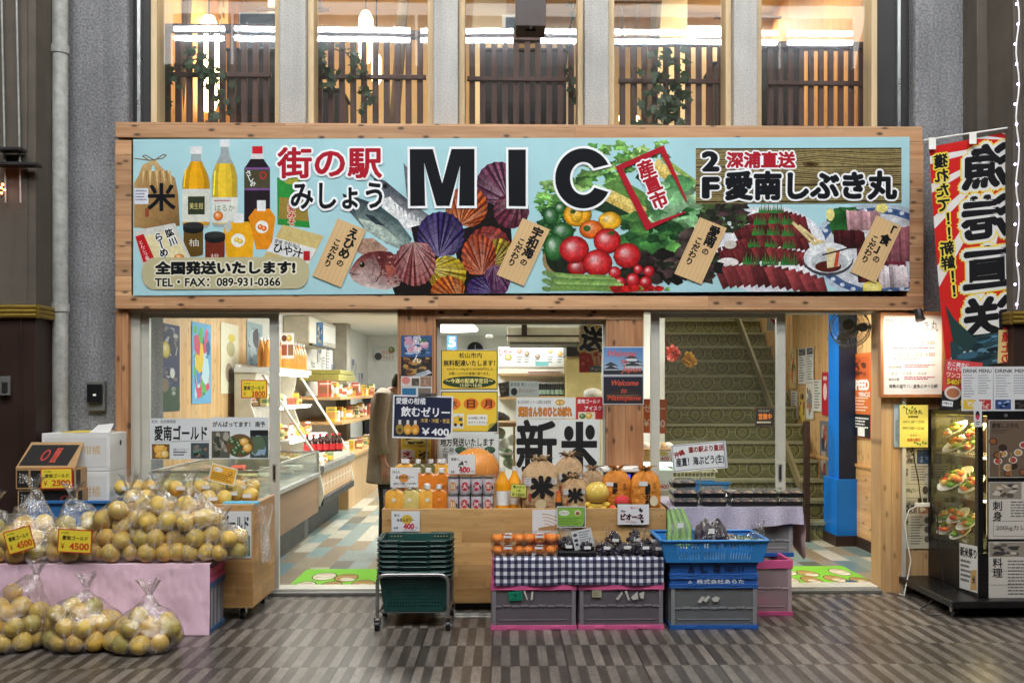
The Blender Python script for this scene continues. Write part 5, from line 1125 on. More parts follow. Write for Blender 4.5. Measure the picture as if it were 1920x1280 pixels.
a = pcard(936,650,1060,688,Y+.01,(240,240,238)); a.text('ひや汁',0,4,24,13,(170,50,60),.02); a.ball(17,20,7,6,(206,190,110)); 
for k,(x,c) in enumerate(((38,(206,130,100)),(52,(150,120,80)),(72,(170,130,110)),(96,(190,150,90)),(114,(214,150,60)))): a.ball(x,8+k%3*5,5,5,c); a.lines(x-5,18,x+6,32,3,(120,120,124))
a.rect(68,28,92,36,(130,200,206)); a.build('banner', t)
b = MB(); b.pbox(934,700,1062,704,Y-.2,Y+.01); b.pbox(934,742,1062,748,Y-.2,Y+.01); b.build('shelf', M['pine'], t); a = pcard(990,696,1054,701,Y-.21,(230,200,196)); a.lines(1,1,63,4,1,(206,70,60)); a.build('shelf_strip', t)
c0 = bottle_proto('drink_can','dark drink can with a pale top on the shelf inside the middle window','can',.030,.145,(30,34,40),(206,206,206),(170,196,180),.95,'cans standing in a row inside the middle window')
for k in range(6):
    p = W(1013+k*8, 742, 9.68)
    if k == 0: c0.location = p
    else: dup(c0, p)
b = MB(); b.pbox(1062,668,1128,990,9.4,9.9); tag(b.build('yellow_partition', mat('yellow_box', (224,206,140), .6), bev=.004), 'pale yellow partition at the right inside the middle window', 'partition')
b = MB(); b.pbox(1062,640,1128,667,9.3,9.9); tag(b.build('dark_fixture', M['brown'], bev=.004), 'dark brown fixture on top of the yellow partition', 'fixture')
b = MB(); b.ball(W(1112,738,8.4), .09, 16, 10, sc=(1,1,.6)); tag(b.build('paper_bundle', M['white'], smooth=True), 'white rounded paper bundle behind the red poster', 'bundle')
for k,(px,py,s_) in enumerate(((868,780,1.0),(898,788,1.1),(925,784,1.0))):
    b = MB(); b.ball(W(940+k*6-6, 780+k*3, 8.2), .05*s_, 12, 8, sc=(1,1,.9)); tag(b.build('dark_fruit', mat('garlic_dark', (58,56,56), .5), smooth=True), 'dark bulb on the shelf just behind the window, '+('first','second','third')[k]+' from the left', 'bulb')
a = pcard(936,716,958,744,7.4,(200,196,190),rot=-10); a.blotch(1,1,21,27,[(120,110,110),(70,64,66),(170,160,150)],8,3); tag(a.build('photo_card'), 'small tilted photo card inside the middle window', 'card')
t = thing('snack_table', 'pine display table with plastic tubs behind the middle window', 'table', W(945,900,7.6)); b = MB(); b.pbox(932,792,968,800,7.6,8.2); b.pbox(932,800,936,1060,7.62,7.66); b.pbox(962,800,966,1060,7.62,7.66); b.build('frame', M['ply'], t); b = MB(); b.pbox(934,850,964,853,7.58,8.2); b.build('shelf', M['alu'], t)
b = MB()
for k in range(9): p = W(937+(k*7)%26, 812+(k*19)%60, 7.7+.05*k); b.ball(p, .05, 10, 7, k % 3)
o = b.build('bagged_greens', [mat('bag_grey_green',(150,164,140),.3), mat('bag_white',(220,224,220),.3), mat('bag_green',(110,140,100),.3)], smooth=True); o['kind'] = 'stuff'; tag(o, 'pale bagged greens piled behind the gap between the window posters', 'bags')
# red fish banner inside
def mirrorless_nobori(a):
    a.poly([(0,0),(40,0),(40,90),(10,90)],(206,40,34)); 
a = pcard(1086,610,1128,698,7.2,(206,44,36)); a.poly([(0,0),(16,0),(8,40),(0,50)],(240,220,210)); a.text('送',4,4,40,44,BK,.05,(240,236,220),2,(236,206,60),4.5,rot=8); a.blotch(2,52,20,86,[(206,44,36),(180,30,30),(230,120,90)],10,3); a.poly([(22,48),(36,44),(42,80),(30,86)],(236,200,150)); a.vtext('極上の',31,54,10,(196,40,40),.03,rot=-8); a.blotch(20,76,42,88,[(90,150,170),(226,226,220),(206,44,36)],8,4); tag(a.build('fish_banner'), 'red fish market banner hanging inside the right of the middle window', 'banner')
# ---- right part behind the stair door
a = pcard(1203,748,1250,812,7.0,(196,104,56),.004,rot=2); a.text('ゼリー',4,10,40,14,(230,214,190),.02); a.text('￥400',4,38,40,14,(230,214,190),.02); tag(a.build('jelly_sign'), 'brown-orange board half hidden behind the stair door frame', 'sign')
t = thing('glass_case', 'small glass display counter with price sheets behind the stair door', 'display case', W(1245,1000,7.4)); b = MB(); b.pbox(1208,880,1262,1090,7.4,8.0); b.build('body', M['white'], t, bev=.005); b = MB(); b.pbox(1208,868,1262,874,7.38,8.0); b.build('light', emis('case_green', (200,255,226), 4), t); b = MB(); b.pbox(1208,842,1262,866,7.4,8.0); b.build('shelf', M['ply'], t)
a = pcard(1232,845,1258,866,7.36,(236,238,232)); a.ell(12,5,8,4,(226,200,80)); a.text('400',7,11,15,7,(206,60,50),.03); a.build('price_sheet', t); a = pcard(1232,900,1258,920,7.36,(236,238,232)); a.text('400',6,8,16,8,(206,60,50),.03); a.build('price_sheet', t)
b = MB(); rr = random.Random(2)
for k in range(5): b.ball(W(1212+k*10, 838, 7.6), .055, 10, 7, k % 2, None, (1,1,.8))
o = b.build('bread_bags', [M['white'], mat('bread',(206,170,120),.5)], smooth=True); o['kind'] = 'stuff'; tag(o, 'bagged bread rolls on the counter behind the stair door', 'bread')
# posters on the pine wall, right
def rp(px0, py0, px1, py1, bg, draw, name, label, cat='poster', X=XR-.015):
    a = leftwall(px0, py0, px1, py1, X, bg, w=abs(px1-px0), h=py1-py0); draw(a); return tag(a.build(name), label, cat)
def sheetlines(seed, photo=None):
    def f(a):
        if photo: a.blotch(1,1,a.w-1,a.h*.2,photo,12,seed)
        a.lines(a.w*.12,a.h*(.24 if photo else .06),a.w*.9,a.h*.96,10,(90,90,92),.4,.5,seed)
    return f
PH=[(80,84,90),(150,140,130),(60,70,90),(190,180,170)]
rp(1481,656,1493,728,(226,206,150),blp([(226,206,150),(90,130,80),(230,140,60),(220,220,200)],51),'menu_sheet','narrow colourful sheet at the far end of the pine wall')
rp(1483,733,1495,785,(232,232,226),sheetlines(53),'menu_sheet','narrow plain sheet low at the far end of the pine wall')
rp(1497,654,1511,720,(232,232,226),sheetlines(54,PH),'menu_sheet','left white menu sheet with a photo strip on the pine wall')
rp(1512,652,1525,717,(232,232,226),sheetlines(55,PH),'menu_sheet','right white menu sheet with a photo strip on the pine wall')
rp(1497,733,1510,795,(220,190,120),blp([(220,190,120),(180,80,60),(230,200,80),(90,80,80)],56),'menu_sheet','yellow food sheet under the white menus')
rp(1511,718,1525,785,(232,230,222),blp([(232,230,222),(190,130,70),(150,150,150)],57,n=14),'menu_sheet','white sheet with a brown food photo under the white menus')
rp(1525,712,1540,770,(236,236,228),sheetlines(58),'menu_sheet','wood clipped white list beside the menus')
rp(1541,698,1553,778,(196,40,60),lambda a: (a.ell(a.w*.5,a.h*.45,a.w*.3,a.h*.2,(240,230,230)), a.vtext('祭',a.w*.5,a.h*.14,8,WH,.03)),'red_poster','red poster beside the blue pillar')
rp(1537,788,1553,898,(120,130,140),blp([(120,130,140),(60,60,80),(190,170,150),(180,80,60),(90,120,160)],60),'travel_poster','blue-grey travel poster low beside the blue pillar')
def f(a):
    a.rect(1,1,a.w-1,a.h*.72,(206,110,50)); a.rect(1,a.h*.72,a.w-1,a.h-1,(26,26,30)); a.blotch(3,a.h*.04,a.w-3,a.h*.3,[(190,90,40),(150,64,30),(90,40,24)],14,5); a.text('SPEED',4,a.h*.32,a.w-8,a.h*.11,WH,.05); a.text('MIRACLE',a.w*.4,a.h*.46,a.w*.55,a.h*.05,WH,.02); a.lines(4,a.h*.52,a.w-4,a.h*.7,5,(240,220,200)); a.lines(3,a.h*.76,a.w-3,a.h*.9,4,WH); a.rect(a.w*.35,a.h*.88,a.w*.7,a.h*.98,WH)
def onpost(px0,py0,px1,py1,Y,bg,f,name,label): a = pcard(px0,py0,px1,py1,Y,bg); f(a); return tag(a.build(name), label, 'poster')
rp(1596,664,1633,818,(206,110,50),f,'event_poster','orange and black event poster on the pine wall past the blue pillar')
rp(1634,662,1647,820,(236,150,70),lambda a: a.vtext('祭',6,20,10,(250,200,110)),'event_poster','plain orange poster beside the black and orange event poster')
rp(1636,828,1648,962,(230,190,110),blp([(230,190,110),(200,80,60),(110,150,90),(240,220,150),(90,120,180)],62),'food_poster','tall colourful food poster low on the pine wall')
# wall fan
t = thing('wall_fan', 'grey wall fan with a wire cage over the stair doorway', 'fan', W(1640,620,6.75)); p = W(1592,612,6.72)
tilt = Matrix.Rotation(R(-28),4,'Z') @ Matrix.Rotation(R(-12),4,'X'); b = MB()
def ring(r, y, n=28, rad=.003): b.tube([p+tilt @ Vector((r*math.cos(2*math.pi*k/n), y, r*math.sin(2*math.pi*k/n))) for k in range(n+1)], rad, 5, cap=False)
for r, y in ((.165,0),(.165,.07),(.13,-.03),(.09,-.045),(.05,-.05)): ring(r*.86, y, rad=.0045 if r > .16 else .0022)
for k in range(36):
    an = 2*math.pi*k/36; b.tube([p+tilt @ Vector((r*math.cos(an), y, r*math.sin(an))) for r, y in ((.04,-.052),(.09,-.045),(.125,-.025),(.142,0),(.142,.07),(.08,.11))], .0014, 4, cap=False)
b.build('cage', mat('fan_wire', (150,152,150), .4, .4), t)
b = MB()
for k in range(3):
    g_ = []
    for i_ in range(7):
        r = .03+.10*i_/6; w = .35+.5*math.sin(math.pi*(i_+.6)/7)
        for s_ in (-1, 1): an = 2*math.pi*k/3+s_*w*.5; g_.append(b.vert(p+tilt @ Vector((r*math.cos(an), .03+s_*.012, r*math.sin(an)))))
    for i_ in range(6): b.face((g_[2*i_], g_[2*i_+1], g_[2*i_+3], g_[2*i_+2]))
b.build('blades', mat('fan_blade', (190,194,196), .3), t, solid=.003)
b = MB(); b.lathe([(.0,-.055),(.04,-.05),(.042,-.03),(.03,.04),(.05,.06),(.05,.15),(.0,.16)], p, 16, axis='y', M=tilt); b.build('motor', M['grey'], t, smooth=True)
b = MB(); q = W(1648,612,6.8); b.tube([p+tilt @ Vector((0,.12,0)), Vector((q.x-.05, 6.85, q.z)), Vector((q.x, 6.8, q.z))], .014, 8); b.box(q.x-.01, q.x+.03, 6.74, 6.86, q.z-.28, q.z+.06); b.build('bracket', M['grey'], t)
b = MB(); b.tube([W(1615,638,6.74),W(1618,650,6.74),W(1612,655,6.74)], .002, 4); b.build('pull_cord', M['white'], t)
# entrance mats: green with brown shapes
def doormat(px0, px1, py0, py1, label):
    Y0, Y1 = fy(py1), fy(py0); x0, x1 = W(px0,py1,Y0).x, W(px1,py1,Y0).x
    a = Art((x0,Y1,.014),(x1,Y1,.014),(x0,Y0,.014),100,60); a.board((124,190,60),.008)
    for k,(u,v) in enumerate(((24,20),(46,24),(66,40),(84,20),(90,46),(38,44),(14,44))):
        a.ell(u,v,11.5,10.5,(80,58,34),k*17); a.ell(u,v,10.5,9.5,(170,140,84) if k%3 else (206,196,170),k*17); a.ell(u+2,v+4,7,4,(222,216,196),k*9); a.line([(u-6,v-6),(u+5,v-7)],.8,(90,66,40)); a.line([(u-8,v+2),(u,v+4),(u+8,v+1)],.8,(80,60,36))
    a.ell(78,48,6,4,(60,80,110)); tag(a.build('door_mat', m=CLOTHP), label, 'mat')
doormat(526,742,1068,1113,'bright green doormat with brown shapes in the left doorway'); doormat(1470,1650,1066,1104,'bright green doormat with brown shapes in the stair doorway')
# person standing with their back to us behind the wide post
def person():
    ox, oy = wx(722, 8.0), 8.0; t = thing('person', 'person in a taupe cardigan and black trousers standing sideways, head hidden behind the wide post', 'person', (ox, oy, 0))
    me = bpy.data.meshes.new('body'); V = []; E_ = []; Rr = []
    def add(p, r, par=None): V.append(p); Rr.append(r if isinstance(r, tuple) else (r, r)); 
    def nd(p, r, par=None):
        V.append(p); Rr.append(r if isinstance(r, tuple) else (r, r))
        if par is not None: E_.append((par, len(V)-1))
        return len(V)-1
    pel = nd((0,0,.92),(.15,.11)); wa = nd((0,.0,1.08),(.135,.10),pel); ch = nd((0,.01,1.28),(.15,.11),wa); nb = nd((0,.05,1.42),(.06,.06),ch); nk = nd((0,.13,1.46),(.05,.05),nb); hd = nd((0,.22,1.53),(.085,.095),nk); ht = nd((0,.26,1.60),(.06,.07),hd)
    for s in (-1, 1):
        sh = nd((s*.17,0,1.40),.055,ch); el = nd((s*.245,-.02,1.12),.042,sh); wr = nd((s*.26,.02,.86),.029,el); pm = nd((s*.262,.03,.80),(.018,.036),wr); pe = nd((s*.262,.035,.755),(.014,.034),pm)
        for q, l in ((-.028,.062),(-.010,.075),(.009,.072),(.026,.058)):
            f1 = nd((s*.262,.035+q,.725),.009,pe); f2 = nd((s*.258,.038+q,.735-l*.55),.008,f1); nd((s*.250,.040+q,.735-l),.0065,f2)
        th = nd((s*.255,.075,.785),.011,pm); nd((s*.25,.085,.755),.009,th)
        hp = nd((s*.085,0,.86),.085,pel); kn = nd((s*.09,.015,.48),.058,hp); an = nd((s*.09,-.01,.09),.042,kn); nd((s*.095,.12,.035),.034,an)
    me.from_pydata(V, E_, []); o = bpy.data.objects.new('body', me); S.collection.objects.link(o); o.parent = t
    md = o.modifiers.new('skin', 'SKIN'); md.use_smooth_shade = True
    for k, v in enumerate(me.skin_vertices[0].data): v.radius = Rr[k]; v.use_root = (k == 0)
    md = o.modifiers.new('sub', 'SUBSURF'); md.levels = 2; md.render_levels = 2
    m, N, L, B = _new('skin_and_trousers'); tc = N.new('ShaderNodeTexCoord'); sx = N.new('ShaderNodeSeparateXYZ'); L.new(tc.outputs['Object'], sx.inputs[0])
    ax = _math(N, L, 'ABSOLUTE', sx.outputs[0]); leg = _math(N, L, 'MULTIPLY', _math(N, L, 'LESS_THAN', sx.outputs[2], .95), _math(N, L, 'LESS_THAN', ax, .2))
    L.new(_mix(N, L, leg, lin((176,128,104)), lin((24,24,26))), B.inputs['Base Color']); B.inputs['Roughness'].default_value = .6; me.materials.append(m)
    cm = mat('cardigan_knit', (150,136,118), .9, var=.16, vs=60, bump=.4, bs=140); base = Vector((ox,oy,0))
    b = MB()     # cardigan body
    prof = [(1.44,.075,.07),(1.42,.13,.085),(1.36,.185,.115),(1.2,.19,.125),(1.0,.185,.13),(.85,.20,.14),(.72,.215,.15),(.64,.22,.155)]
    b.grid(lambda u, v: base+(lambda k, f: Vector(((prof[k][1]*(1-f)+prof[k+1][1]*f)*math.cos(u*2*math.pi)*(1+.015*math.sin(u*40+v*5)), (prof[k][2]*(1-f)+prof[k+1][2]*f)*math.sin(u*2*math.pi)*(1+.03*math.sin(u*31+v*3)), prof[k][0]*(1-f)+prof[k+1][0]*f)))(min(int(v*7), 6), v*7-min(int(v*7), 6)), 40, 21)
    b.build('cardigan', cm, t, smooth=True, solid=.008, merge=True)
    for s in (-1, 1):
        b = MB(); b.tube([base+Vector(p) for p in ((s*.13,0,1.41),(s*.18,0,1.385),(s*.215,-.01,1.27),(s*.25,-.02,1.13),(s*.262,-.005,1.0),(s*.268,.015,.90))], [.06,.072,.068,.062,.058,.056], 16, cap=False); b.build('sleeve', cm, t, smooth=True, solid=.006)
    b = MB(); b.ball(base+Vector((0,.215,1.55)), .112, 18, 12, sc=(.92,1.0,1.1)); b.tube([base+Vector((0,.15,1.56)), base+Vector((0,.11,1.5)), base+Vector((0,.08,1.44))], [.07,.06,.03], 12); b.build('hair', mat('hair', (28,22,20), .5, var=.3, vs=60), t, smooth=True)
    b = MB()
    for s in (-1, 1): b.ball(base+Vector((s*.04,.318,1.54)), .012, 8, 6)
    b.ball(base+Vector((0,.33,1.515)), .014, 8, 6, 1); b.build('face', [M['white'], mat('skin', (186,138,112), .5)], t, smooth=True)
    for s in (-1, 1): b = MB(); b.ball(base+Vector((s*.095,.085,.045)), .05, 12, 8, sc=(.85,1.7,.8)); b.build('shoe', M['blk'], t, smooth=True)
    t.rotation_euler = (0,0,R(-90))
person()
# ================================================================ LEFT: citrus table, boxes, cart
FM = []
def fruit_mat():
    m, N, L, B = _new('citrus_peel'); oi = N.new('ShaderNodeObjectInfo'); v = _coord(N, L)
    base = _ramp(N, L, oi.outputs['Random'], [(0, lin((222,176,80))), (.4, lin((236,200,104))), (.75, lin((224,188,98))), (.93, lin((202,180,92))), (1, lin((176,166,84)))])
    n1 = _noise(N, L, v, 16, 5); n2 = _noise(N, L, v, 260, 2); n3 = _noise(N, L, v, 55, 3)
    c = _mix(N, L, 1.0, base, _ramp(N, L, n1, [(.28, (.66,.70,.56)), (.66, (1.08,1.04,1.0))]), 'MULTIPLY')
    c = _mix(N, L, _ramp(N, L, n3, [(.66, (0,0,0)), (.76, (.5,.5,.5))]), c, lin((130,92,44))); L.new(c, B.inputs['Base Color'])
    B.inputs['Roughness'].default_value = .42; _bump(N, L, B, n2, .35, .002); return m
M['fruit'] = fruit_mat(); M['film'] = film('bag_film', .040, .5, 22, gloss=1.3); M['film2'] = film('bag_film_fine', .012, .08, 50, gloss=.7)
def fruit_mesh():
    b = MB(); b.ball((0,0,0), 1, 20, 14, fn=lambda d: 1+.05*noise.noise(d*1.6)-.06*max(0, d.z-.9)*10*.1)
    b.lathe([(.0,.95),(.09,.985),(.13,.95)], n=9, m=1); o = b.build('citrus_fruit', [M['fruit'], mat('calyx', (110,120,60), .8)], smooth=True, base=(0,0,0)); return o
FR0 = fruit_mesh(); FR0.location = (0,-30,-5)
def pack(n, r, box, seed, it=160):
    rr = random.Random(seed); P = [Vector((rr.uniform(-1,1)*box[0]*.5, rr.uniform(-1,1)*box[1]*.5, rr.uniform(r, box[2]*1.4))) for _ in range(n)]
    for k in range(it):
        for p in P: p.z -= .006; p.x *= .995; p.y *= .995
        for i in range(n):
            for j in range(i+1, n):
                d = P[i]-P[j]; l = d.length
                if l < 2*r*.97: d = d/(l or 1)*(2*r*.97-l)*.5; P[i] += d; P[j] -= d
        for p in P:
            p.z = max(p.z, r); sh = 1-.34*max(0, (p.z-r)/.40); ax, ay = (box[0]/2-r*.8)*sh, (box[1]/2-r*.8)*sh; q = math.hypot(p.x/ax, p.y/ay)
            if q > 1: p.x /= q; p.y /= q
    return P
def hull_film(pts_r, loc, m, knot=None, seed=0, amp=.011, flare=.06, inflate=1.06, name='bag'):
    """crumpled plastic skin round a set of balls, gathered into a knot"""
    bm = bmesh.new(); rr = random.Random(seed)
    dirs = [Vector((math.sin(t)*math.cos(p), math.sin(t)*math.sin(p), math.cos(t))) for t in [math.pi*(i+.5)/7 for i in range(7)] for p in [2*math.pi*j/10+t for j in range(10)]]
    for c, r in pts_r:
        for d in dirs:
            q = c+d*r*inflate; q.z = max(q.z, .002); bm.verts.new(q)
    if knot:
        for j in range(8): a = 2*math.pi*j/8; bm.verts.new(knot+Vector((.016*math.cos(a), .012*math.sin(a), 0)))
    r_ = bmesh.ops.convex_hull(bm, input=bm.verts); dead = {g for g in r_['geom_interior']+r_['geom_unused'] if isinstance(g, bmesh.types.BMVert)}
    bmesh.ops.delete(bm, geom=list(dead), context='VERTS')
    long_ = [e for e in bm.edges if e.calc_length() > .05]; bmesh.ops.subdivide_edges(bm, edges=long_, cuts=3, use_grid_fill=True); bmesh.ops.triangulate(bm, faces=bm.faces)
    long_ = [e for e in bm.edges if e.calc_length() > .035]; bmesh.ops.subdivide_edges(bm, edges=long_, cuts=1); bmesh.ops.triangulate(bm, faces=bm.faces)
    bm.normal_update(); off = Vector((seed*3.1, 0, 0))
    zt_ = max(c.z+r for c, r in pts_r)
    for v in bm.verts:
        k = 1.0+ (1.6 if v.co.z > zt_ else 0)
        v.co += v.normal*((noise.noise(v.co*14+off)+.6*noise.noise(v.co*34+off))*amp*k-.002)
        if v.co.z < .003: v.co.z = .003
    if knot and flare:      # ruffle above the knot
        ns = 18; rows = [[bm.verts.new(knot+Vector((rad*math.cos(2*math.pi*j/ns)*(1+.5*math.sin(5*j+seed)), rad*.7*math.sin(2*math.pi*j/ns), h+.012*math.sin(7*j)))) for j in range(ns)] for rad, h in ((.014,0),(.022,flare*.35),(flare*.55,flare*.8),(flare*.8,flare*1.2))]
        for a, b_ in zip(rows[:-1], rows[1:]):
            for j in range(ns): bm.faces.new((a[j], a[(j+1) % ns], b_[(j+1) % ns], b_[j]))
    me = bpy.data.meshes.new(name); bm.to_mesh(me); bm.free(); me.materials.append(m); me.polygons.foreach_set('use_smooth', [True]*len(me.polygons))
    o = bpy.data.objects.new(name, me); S.collection.objects.link(o); o.location = loc; return o
def fruit_at(p, r, seed, label, group):
    rr = random.Random(seed); o = FR0.copy(); S.collection.objects.link(o); s = r*(.88+.17*rr.random()); o.location = p; o.scale = (s*1.02, s*1.02, s*(.93+.06*rr.random()))
    o.rotation_euler = (rr.random()*6.3, rr.random()*6.3, rr.random()*6.3); tag(o, label, 'citrus fruit', group); return o
def citrus_bag(px, Y, z, n, box, seed, where, r=.056, knot=(.0,.0,.13), flare=.07):
    loc = Vector((wx(px, Y), Y, z)); P = pack(n, r, box, seed); top = max(p.z for p in P)+r
    for k, p in enumerate(P): fruit_at(loc+p, r, seed*50+k, 'yellow citrus fruit inside the bag '+where, 'citrus fruits in the bag '+where)
    o = hull_film([(p, r) for p in P], loc, M['film'], Vector((knot[0], knot[1], top+knot[2])), seed, flare=flare, name='fruit_bag')
    tag(o, 'clear plastic bag of yellow citrus '+where, 'fruit bag', 'bags of citrus'); return o
# table under the pink cloth
TZ = wz(1056, 5.38); TX1 = wx(393, 5.38)
t = thing('crate_table', 'pink cloth table of crates carrying the big citrus bags', 'table', (TX1-.8, 5.7, 0))
b = MB(); b.grid(lambda u, v: Vector((-4.2+u*(TX1+4.2), 5.383-.005*math.sin(u*31+v*2)*v-.012*noise.noise(Vector((u*22, v*2.4, 0)))*(.3+v)-.004*noise.noise(Vector((u*80, v*7, 4))), TZ*(1-v)+.004)), 220, 26); b.grid(lambda u, v: Vector((-4.2+u*(TX1+4.2), 5.385+v*.325, TZ+.004+.004*noise.noise(Vector((u*60, v*9, 5))))), 60, 12)
b.build('cloth', mat('pink_cloth', (238,202,220), .85, var=.05, vs=5, bump=.15, bs=8, bd=.03), t, smooth=True, merge=True)
b = MB(); b.box(-4.2, TX1-.02, 5.42, 5.70, .02, TZ-.012); b.build('core', mat('crate_core', (150,130,140), .7), t)
def folding_crate(name, label, loc, w, d, h, col, rz=0, body=(176,172,174), group=None, solid_sides=False, rim=.035, foot=.028, label_fn=None, stickers=None):
    """folding container: coloured base and rim, ribbed clear sides with a hinge line"""
    t = thing(name, label, 'crate', (0,0,0), group); cm = mat('crate_%s' % (col,), col, .45, var=.08)
    bm_ = mat('crate_clear_%s' % (body,), body, .35, var=.05, alpha=.55 if not solid_sides else 1, spec=.5)
    b = MB(); b.box(-w/2,w/2,-d/2,d/2,0,foot); b.box(-w/2+.10,-w/2+.16,-d/2-.004,-d/2,.004,foot-.006); b.box(w/2-.16,w/2-.10,-d/2-.004,-d/2,.004,foot-.006); b.build('base', cm, t, bev=.004)
    b = MB()
    for s0, s1 in (((-w/2,-d/2),(w/2,-d/2+.022)), ((-w/2,d/2-.022),(w/2,d/2)), ((-w/2,-d/2+.022),(-w/2+.022,d/2-.022)), ((w/2-.022,-d/2+.022),(w/2,d/2-.022))): b.box(s0[0],s1[0],s0[1],s1[1],h-rim,h)
    for k in range(3): x = -w/2+w*(k+.5)/3; b.box(x-.05,x+.05,-d/2-.004,-d/2,h-rim+.004,h-rim+.010)
    b.build('rim', cm, t, bev=.004)
    if h > .12:
        b = MB(); q = .012
        b.box(-w/2+q,w/2-q,-d/2+q-.004,-d/2+q,foot,h-rim); b.box(-w/2+q,w/2-q,d/2-q,d/2-q+.004,foot,h-rim); b.box(-w/2+q-.004,-w/2+q,-d/2+q,d/2-q,foot,h-rim); b.box(w/2-q,w/2-q+.004,-d/2+q,d/2-q,foot,h-rim); b.build('side_panels', bm_, t)
        b = MB(); hz = (h)/2
        for k in range(9): x = -w/2+.02+(w-.04)*k/9; b.box(x,x+(w-.04)/9-.006,-d/2+.002,-d/2+.0075,hz-.006+.003*(k % 2),hz+.004+.003*(k % 2))
        for sx in (-1, 1): b.box(sx*(w/2-.02)-.012,sx*(w/2-.02)+.012,-d/2+.003,-d/2+.0078,foot+.001,h-rim-.001)
        b.box(-w/2+.05,w/2-.05,-d/2+.004,-d/2+.0076,foot+.03,foot+.036)
        for k in range(3): b.box(-w/2+.002,-w/2+.0075,-d/2+.05+k*(d-.1)/3,-d/2+.06+k*(d-.1)/3,foot+.001,h-rim-.001); b.box(w/2-.0075,w/2-.002,-d/2+.05+k*(d-.1)/3,-d/2+.06+k*(d-.1)/3,foot+.001,h-rim-.001)
        b.build('ribs', mat('crate_rib_%s' % (body,), tuple(min(255, x+24) for x in body), .35, alpha=.75), t)
    else:
        b = MB(); b.box(-w/2+.006,w/2-.006,-d/2+.006,d/2-.006,foot,h-rim); b.build('folded_sides', bm_ if not solid_sides else cm, t)
    if stickers: stickers(t, w, d, h)
    t.location = loc; t.rotation_euler = (0,0,rz); return t
t_ = 0
folding_crate('folding_crate','clear folding crate with blue rims at the right end of the pink cloth',(wx(415,5.6)-.19, 5.56, 0), .36, .30, .30,(52,98,146),0,(150,154,162))
folding_crate('folding_crate','flat folded pink crate on the blue rimmed crate at the pink cloth end',(wx(415,5.6)-.19, 5.56, .301), .36, .30, .085,(206,86,136),0,(206,86,136),solid_sides=True)
# bags on the table
for px, Y, n, box, seed, wh, kn in ((-18,5.55,18,(.38,.36,.3),1,'cut off by the left edge on the pink table',(.02,0,.05)), (62,5.55,20,(.40,.36,.32),2,'with the tallest knot, above the tilted 4500 card',(.0,0,.14)), (150,5.55,20,(.38,.36,.32),3,'behind the upright 4500 card',(-.05,0,.09)),
        (232,5.55,27,(.39,.34,.40),4,'second from the cloth end, knot leaning',(.03,.0,.05)), (303,5.55,29,(.39,.34,.44),5,'central in the tall group on the pink table',(-.02,.02,.05)), (372,5.55,27,(.40,.34,.42),6,'at the right end of the pink table',(-.05,.02,.06))):
    citrus_bag(px, Y, TZ+.006, n, box, seed, wh, .0585, kn)
citrus_bag(428, 5.52, TZ+.006, 7, (.22,.26,.3), 9, 'small and low beside the pasted farm sheet', .054, (-.05,.02,.04))
for px, Y, n, box, seed, wh, kn in ((28,5.16,25,(.37,.34,.4),11,'on the ground at the left edge',(.12,.0,.06)), (156,5.16,27,(.42,.34,.4),12,'central on the ground before the pink cloth',(.02,.0,.06)), (270,5.10,17,(.42,.32,.28),13,'lowest on the ground at the right',(.03,.0,.06))): citrus_bag(px, Y, .004, n, box, seed, wh, .055, kn)
# price cards
def price(px0,py0,px1,py1,Y,rot,amt,label,small='吉本農園'):
    a = pcard(px0,py0,px1,py1,Y,(206,66,40),rot=rot); w,h=a.w,a.h; a.rect(2,2,w-2,h-2,(246,222,64)); a.text(small,6,5,14,3.5,BK); a.text('愛南ゴールド',w*.14,h*.28,w*.74,h*.18,BK,.03); a.text('￥',w*.10,h*.6,w*.11,h*.24,(196,60,30),.01); a.text(amt,w*.36,h*.58,w*.56,h*.27,(214,72,30),.035)
    tag(a.build('price_card'), label, 'price card')
price(76,877,136,916,5.95,-1,'2500','yellow price card with red border reading 2500 on the cardboard box'); price(108,992,172,1036,5.33,3,'4500','upright yellow price card reading 4500 on the pink table'); price(10,990,62,1034,5.33,-16,'4500','tilted yellow price card reading 4500 at the left edge')
# cardboard boxes and the white fruit cartons
def carton(name, label, loc, w, d, h, m, rz, art=None, lid=None):
    t = thing(name, label, 'box', (0,0,0)); b = MB(); b.box(-w/2,w/2,-d/2,d/2,0,h); b.build('body', m, t, bev=.003)
    if lid: lid(t, w, d, h)
    if art: art(t, w, d, h)
    t.location = loc; t.rotation_euler = (0,0,rz); return t
KR = mat('kraft_board', (176,140,96), .8, var=.08); WB = mat('white_board', (222,222,220), .6, var=.05)
def art_black(t, w, d, h):
    a = Art((-w/2+.01,-d/2-.002,h-.012),(w/2-.01,-d/2-.002,h-.012),(-w/2+.01,-d/2-.002,.012),100,50); a.board((28,26,26),.001); a.rect(20,0,24,50,(176,140,96)); a.text('えひめ',3,8,16,30,(206,206,200)); a.ell(82,22,9,10,(150,40,40)); a.ell(82,22,6,7,(28,26,26)); a.build('print_panel', t)
    a = Art((w/2+.002,-d/2+.01,h-.012),(w/2+.002,d/2-.01,h-.012),(w/2+.002,-d/2+.01,.012),60,50); a.board((40,36,34),.001); a.rect(12,0,34,50,(176,140,96)); a.build('print_panel', t)
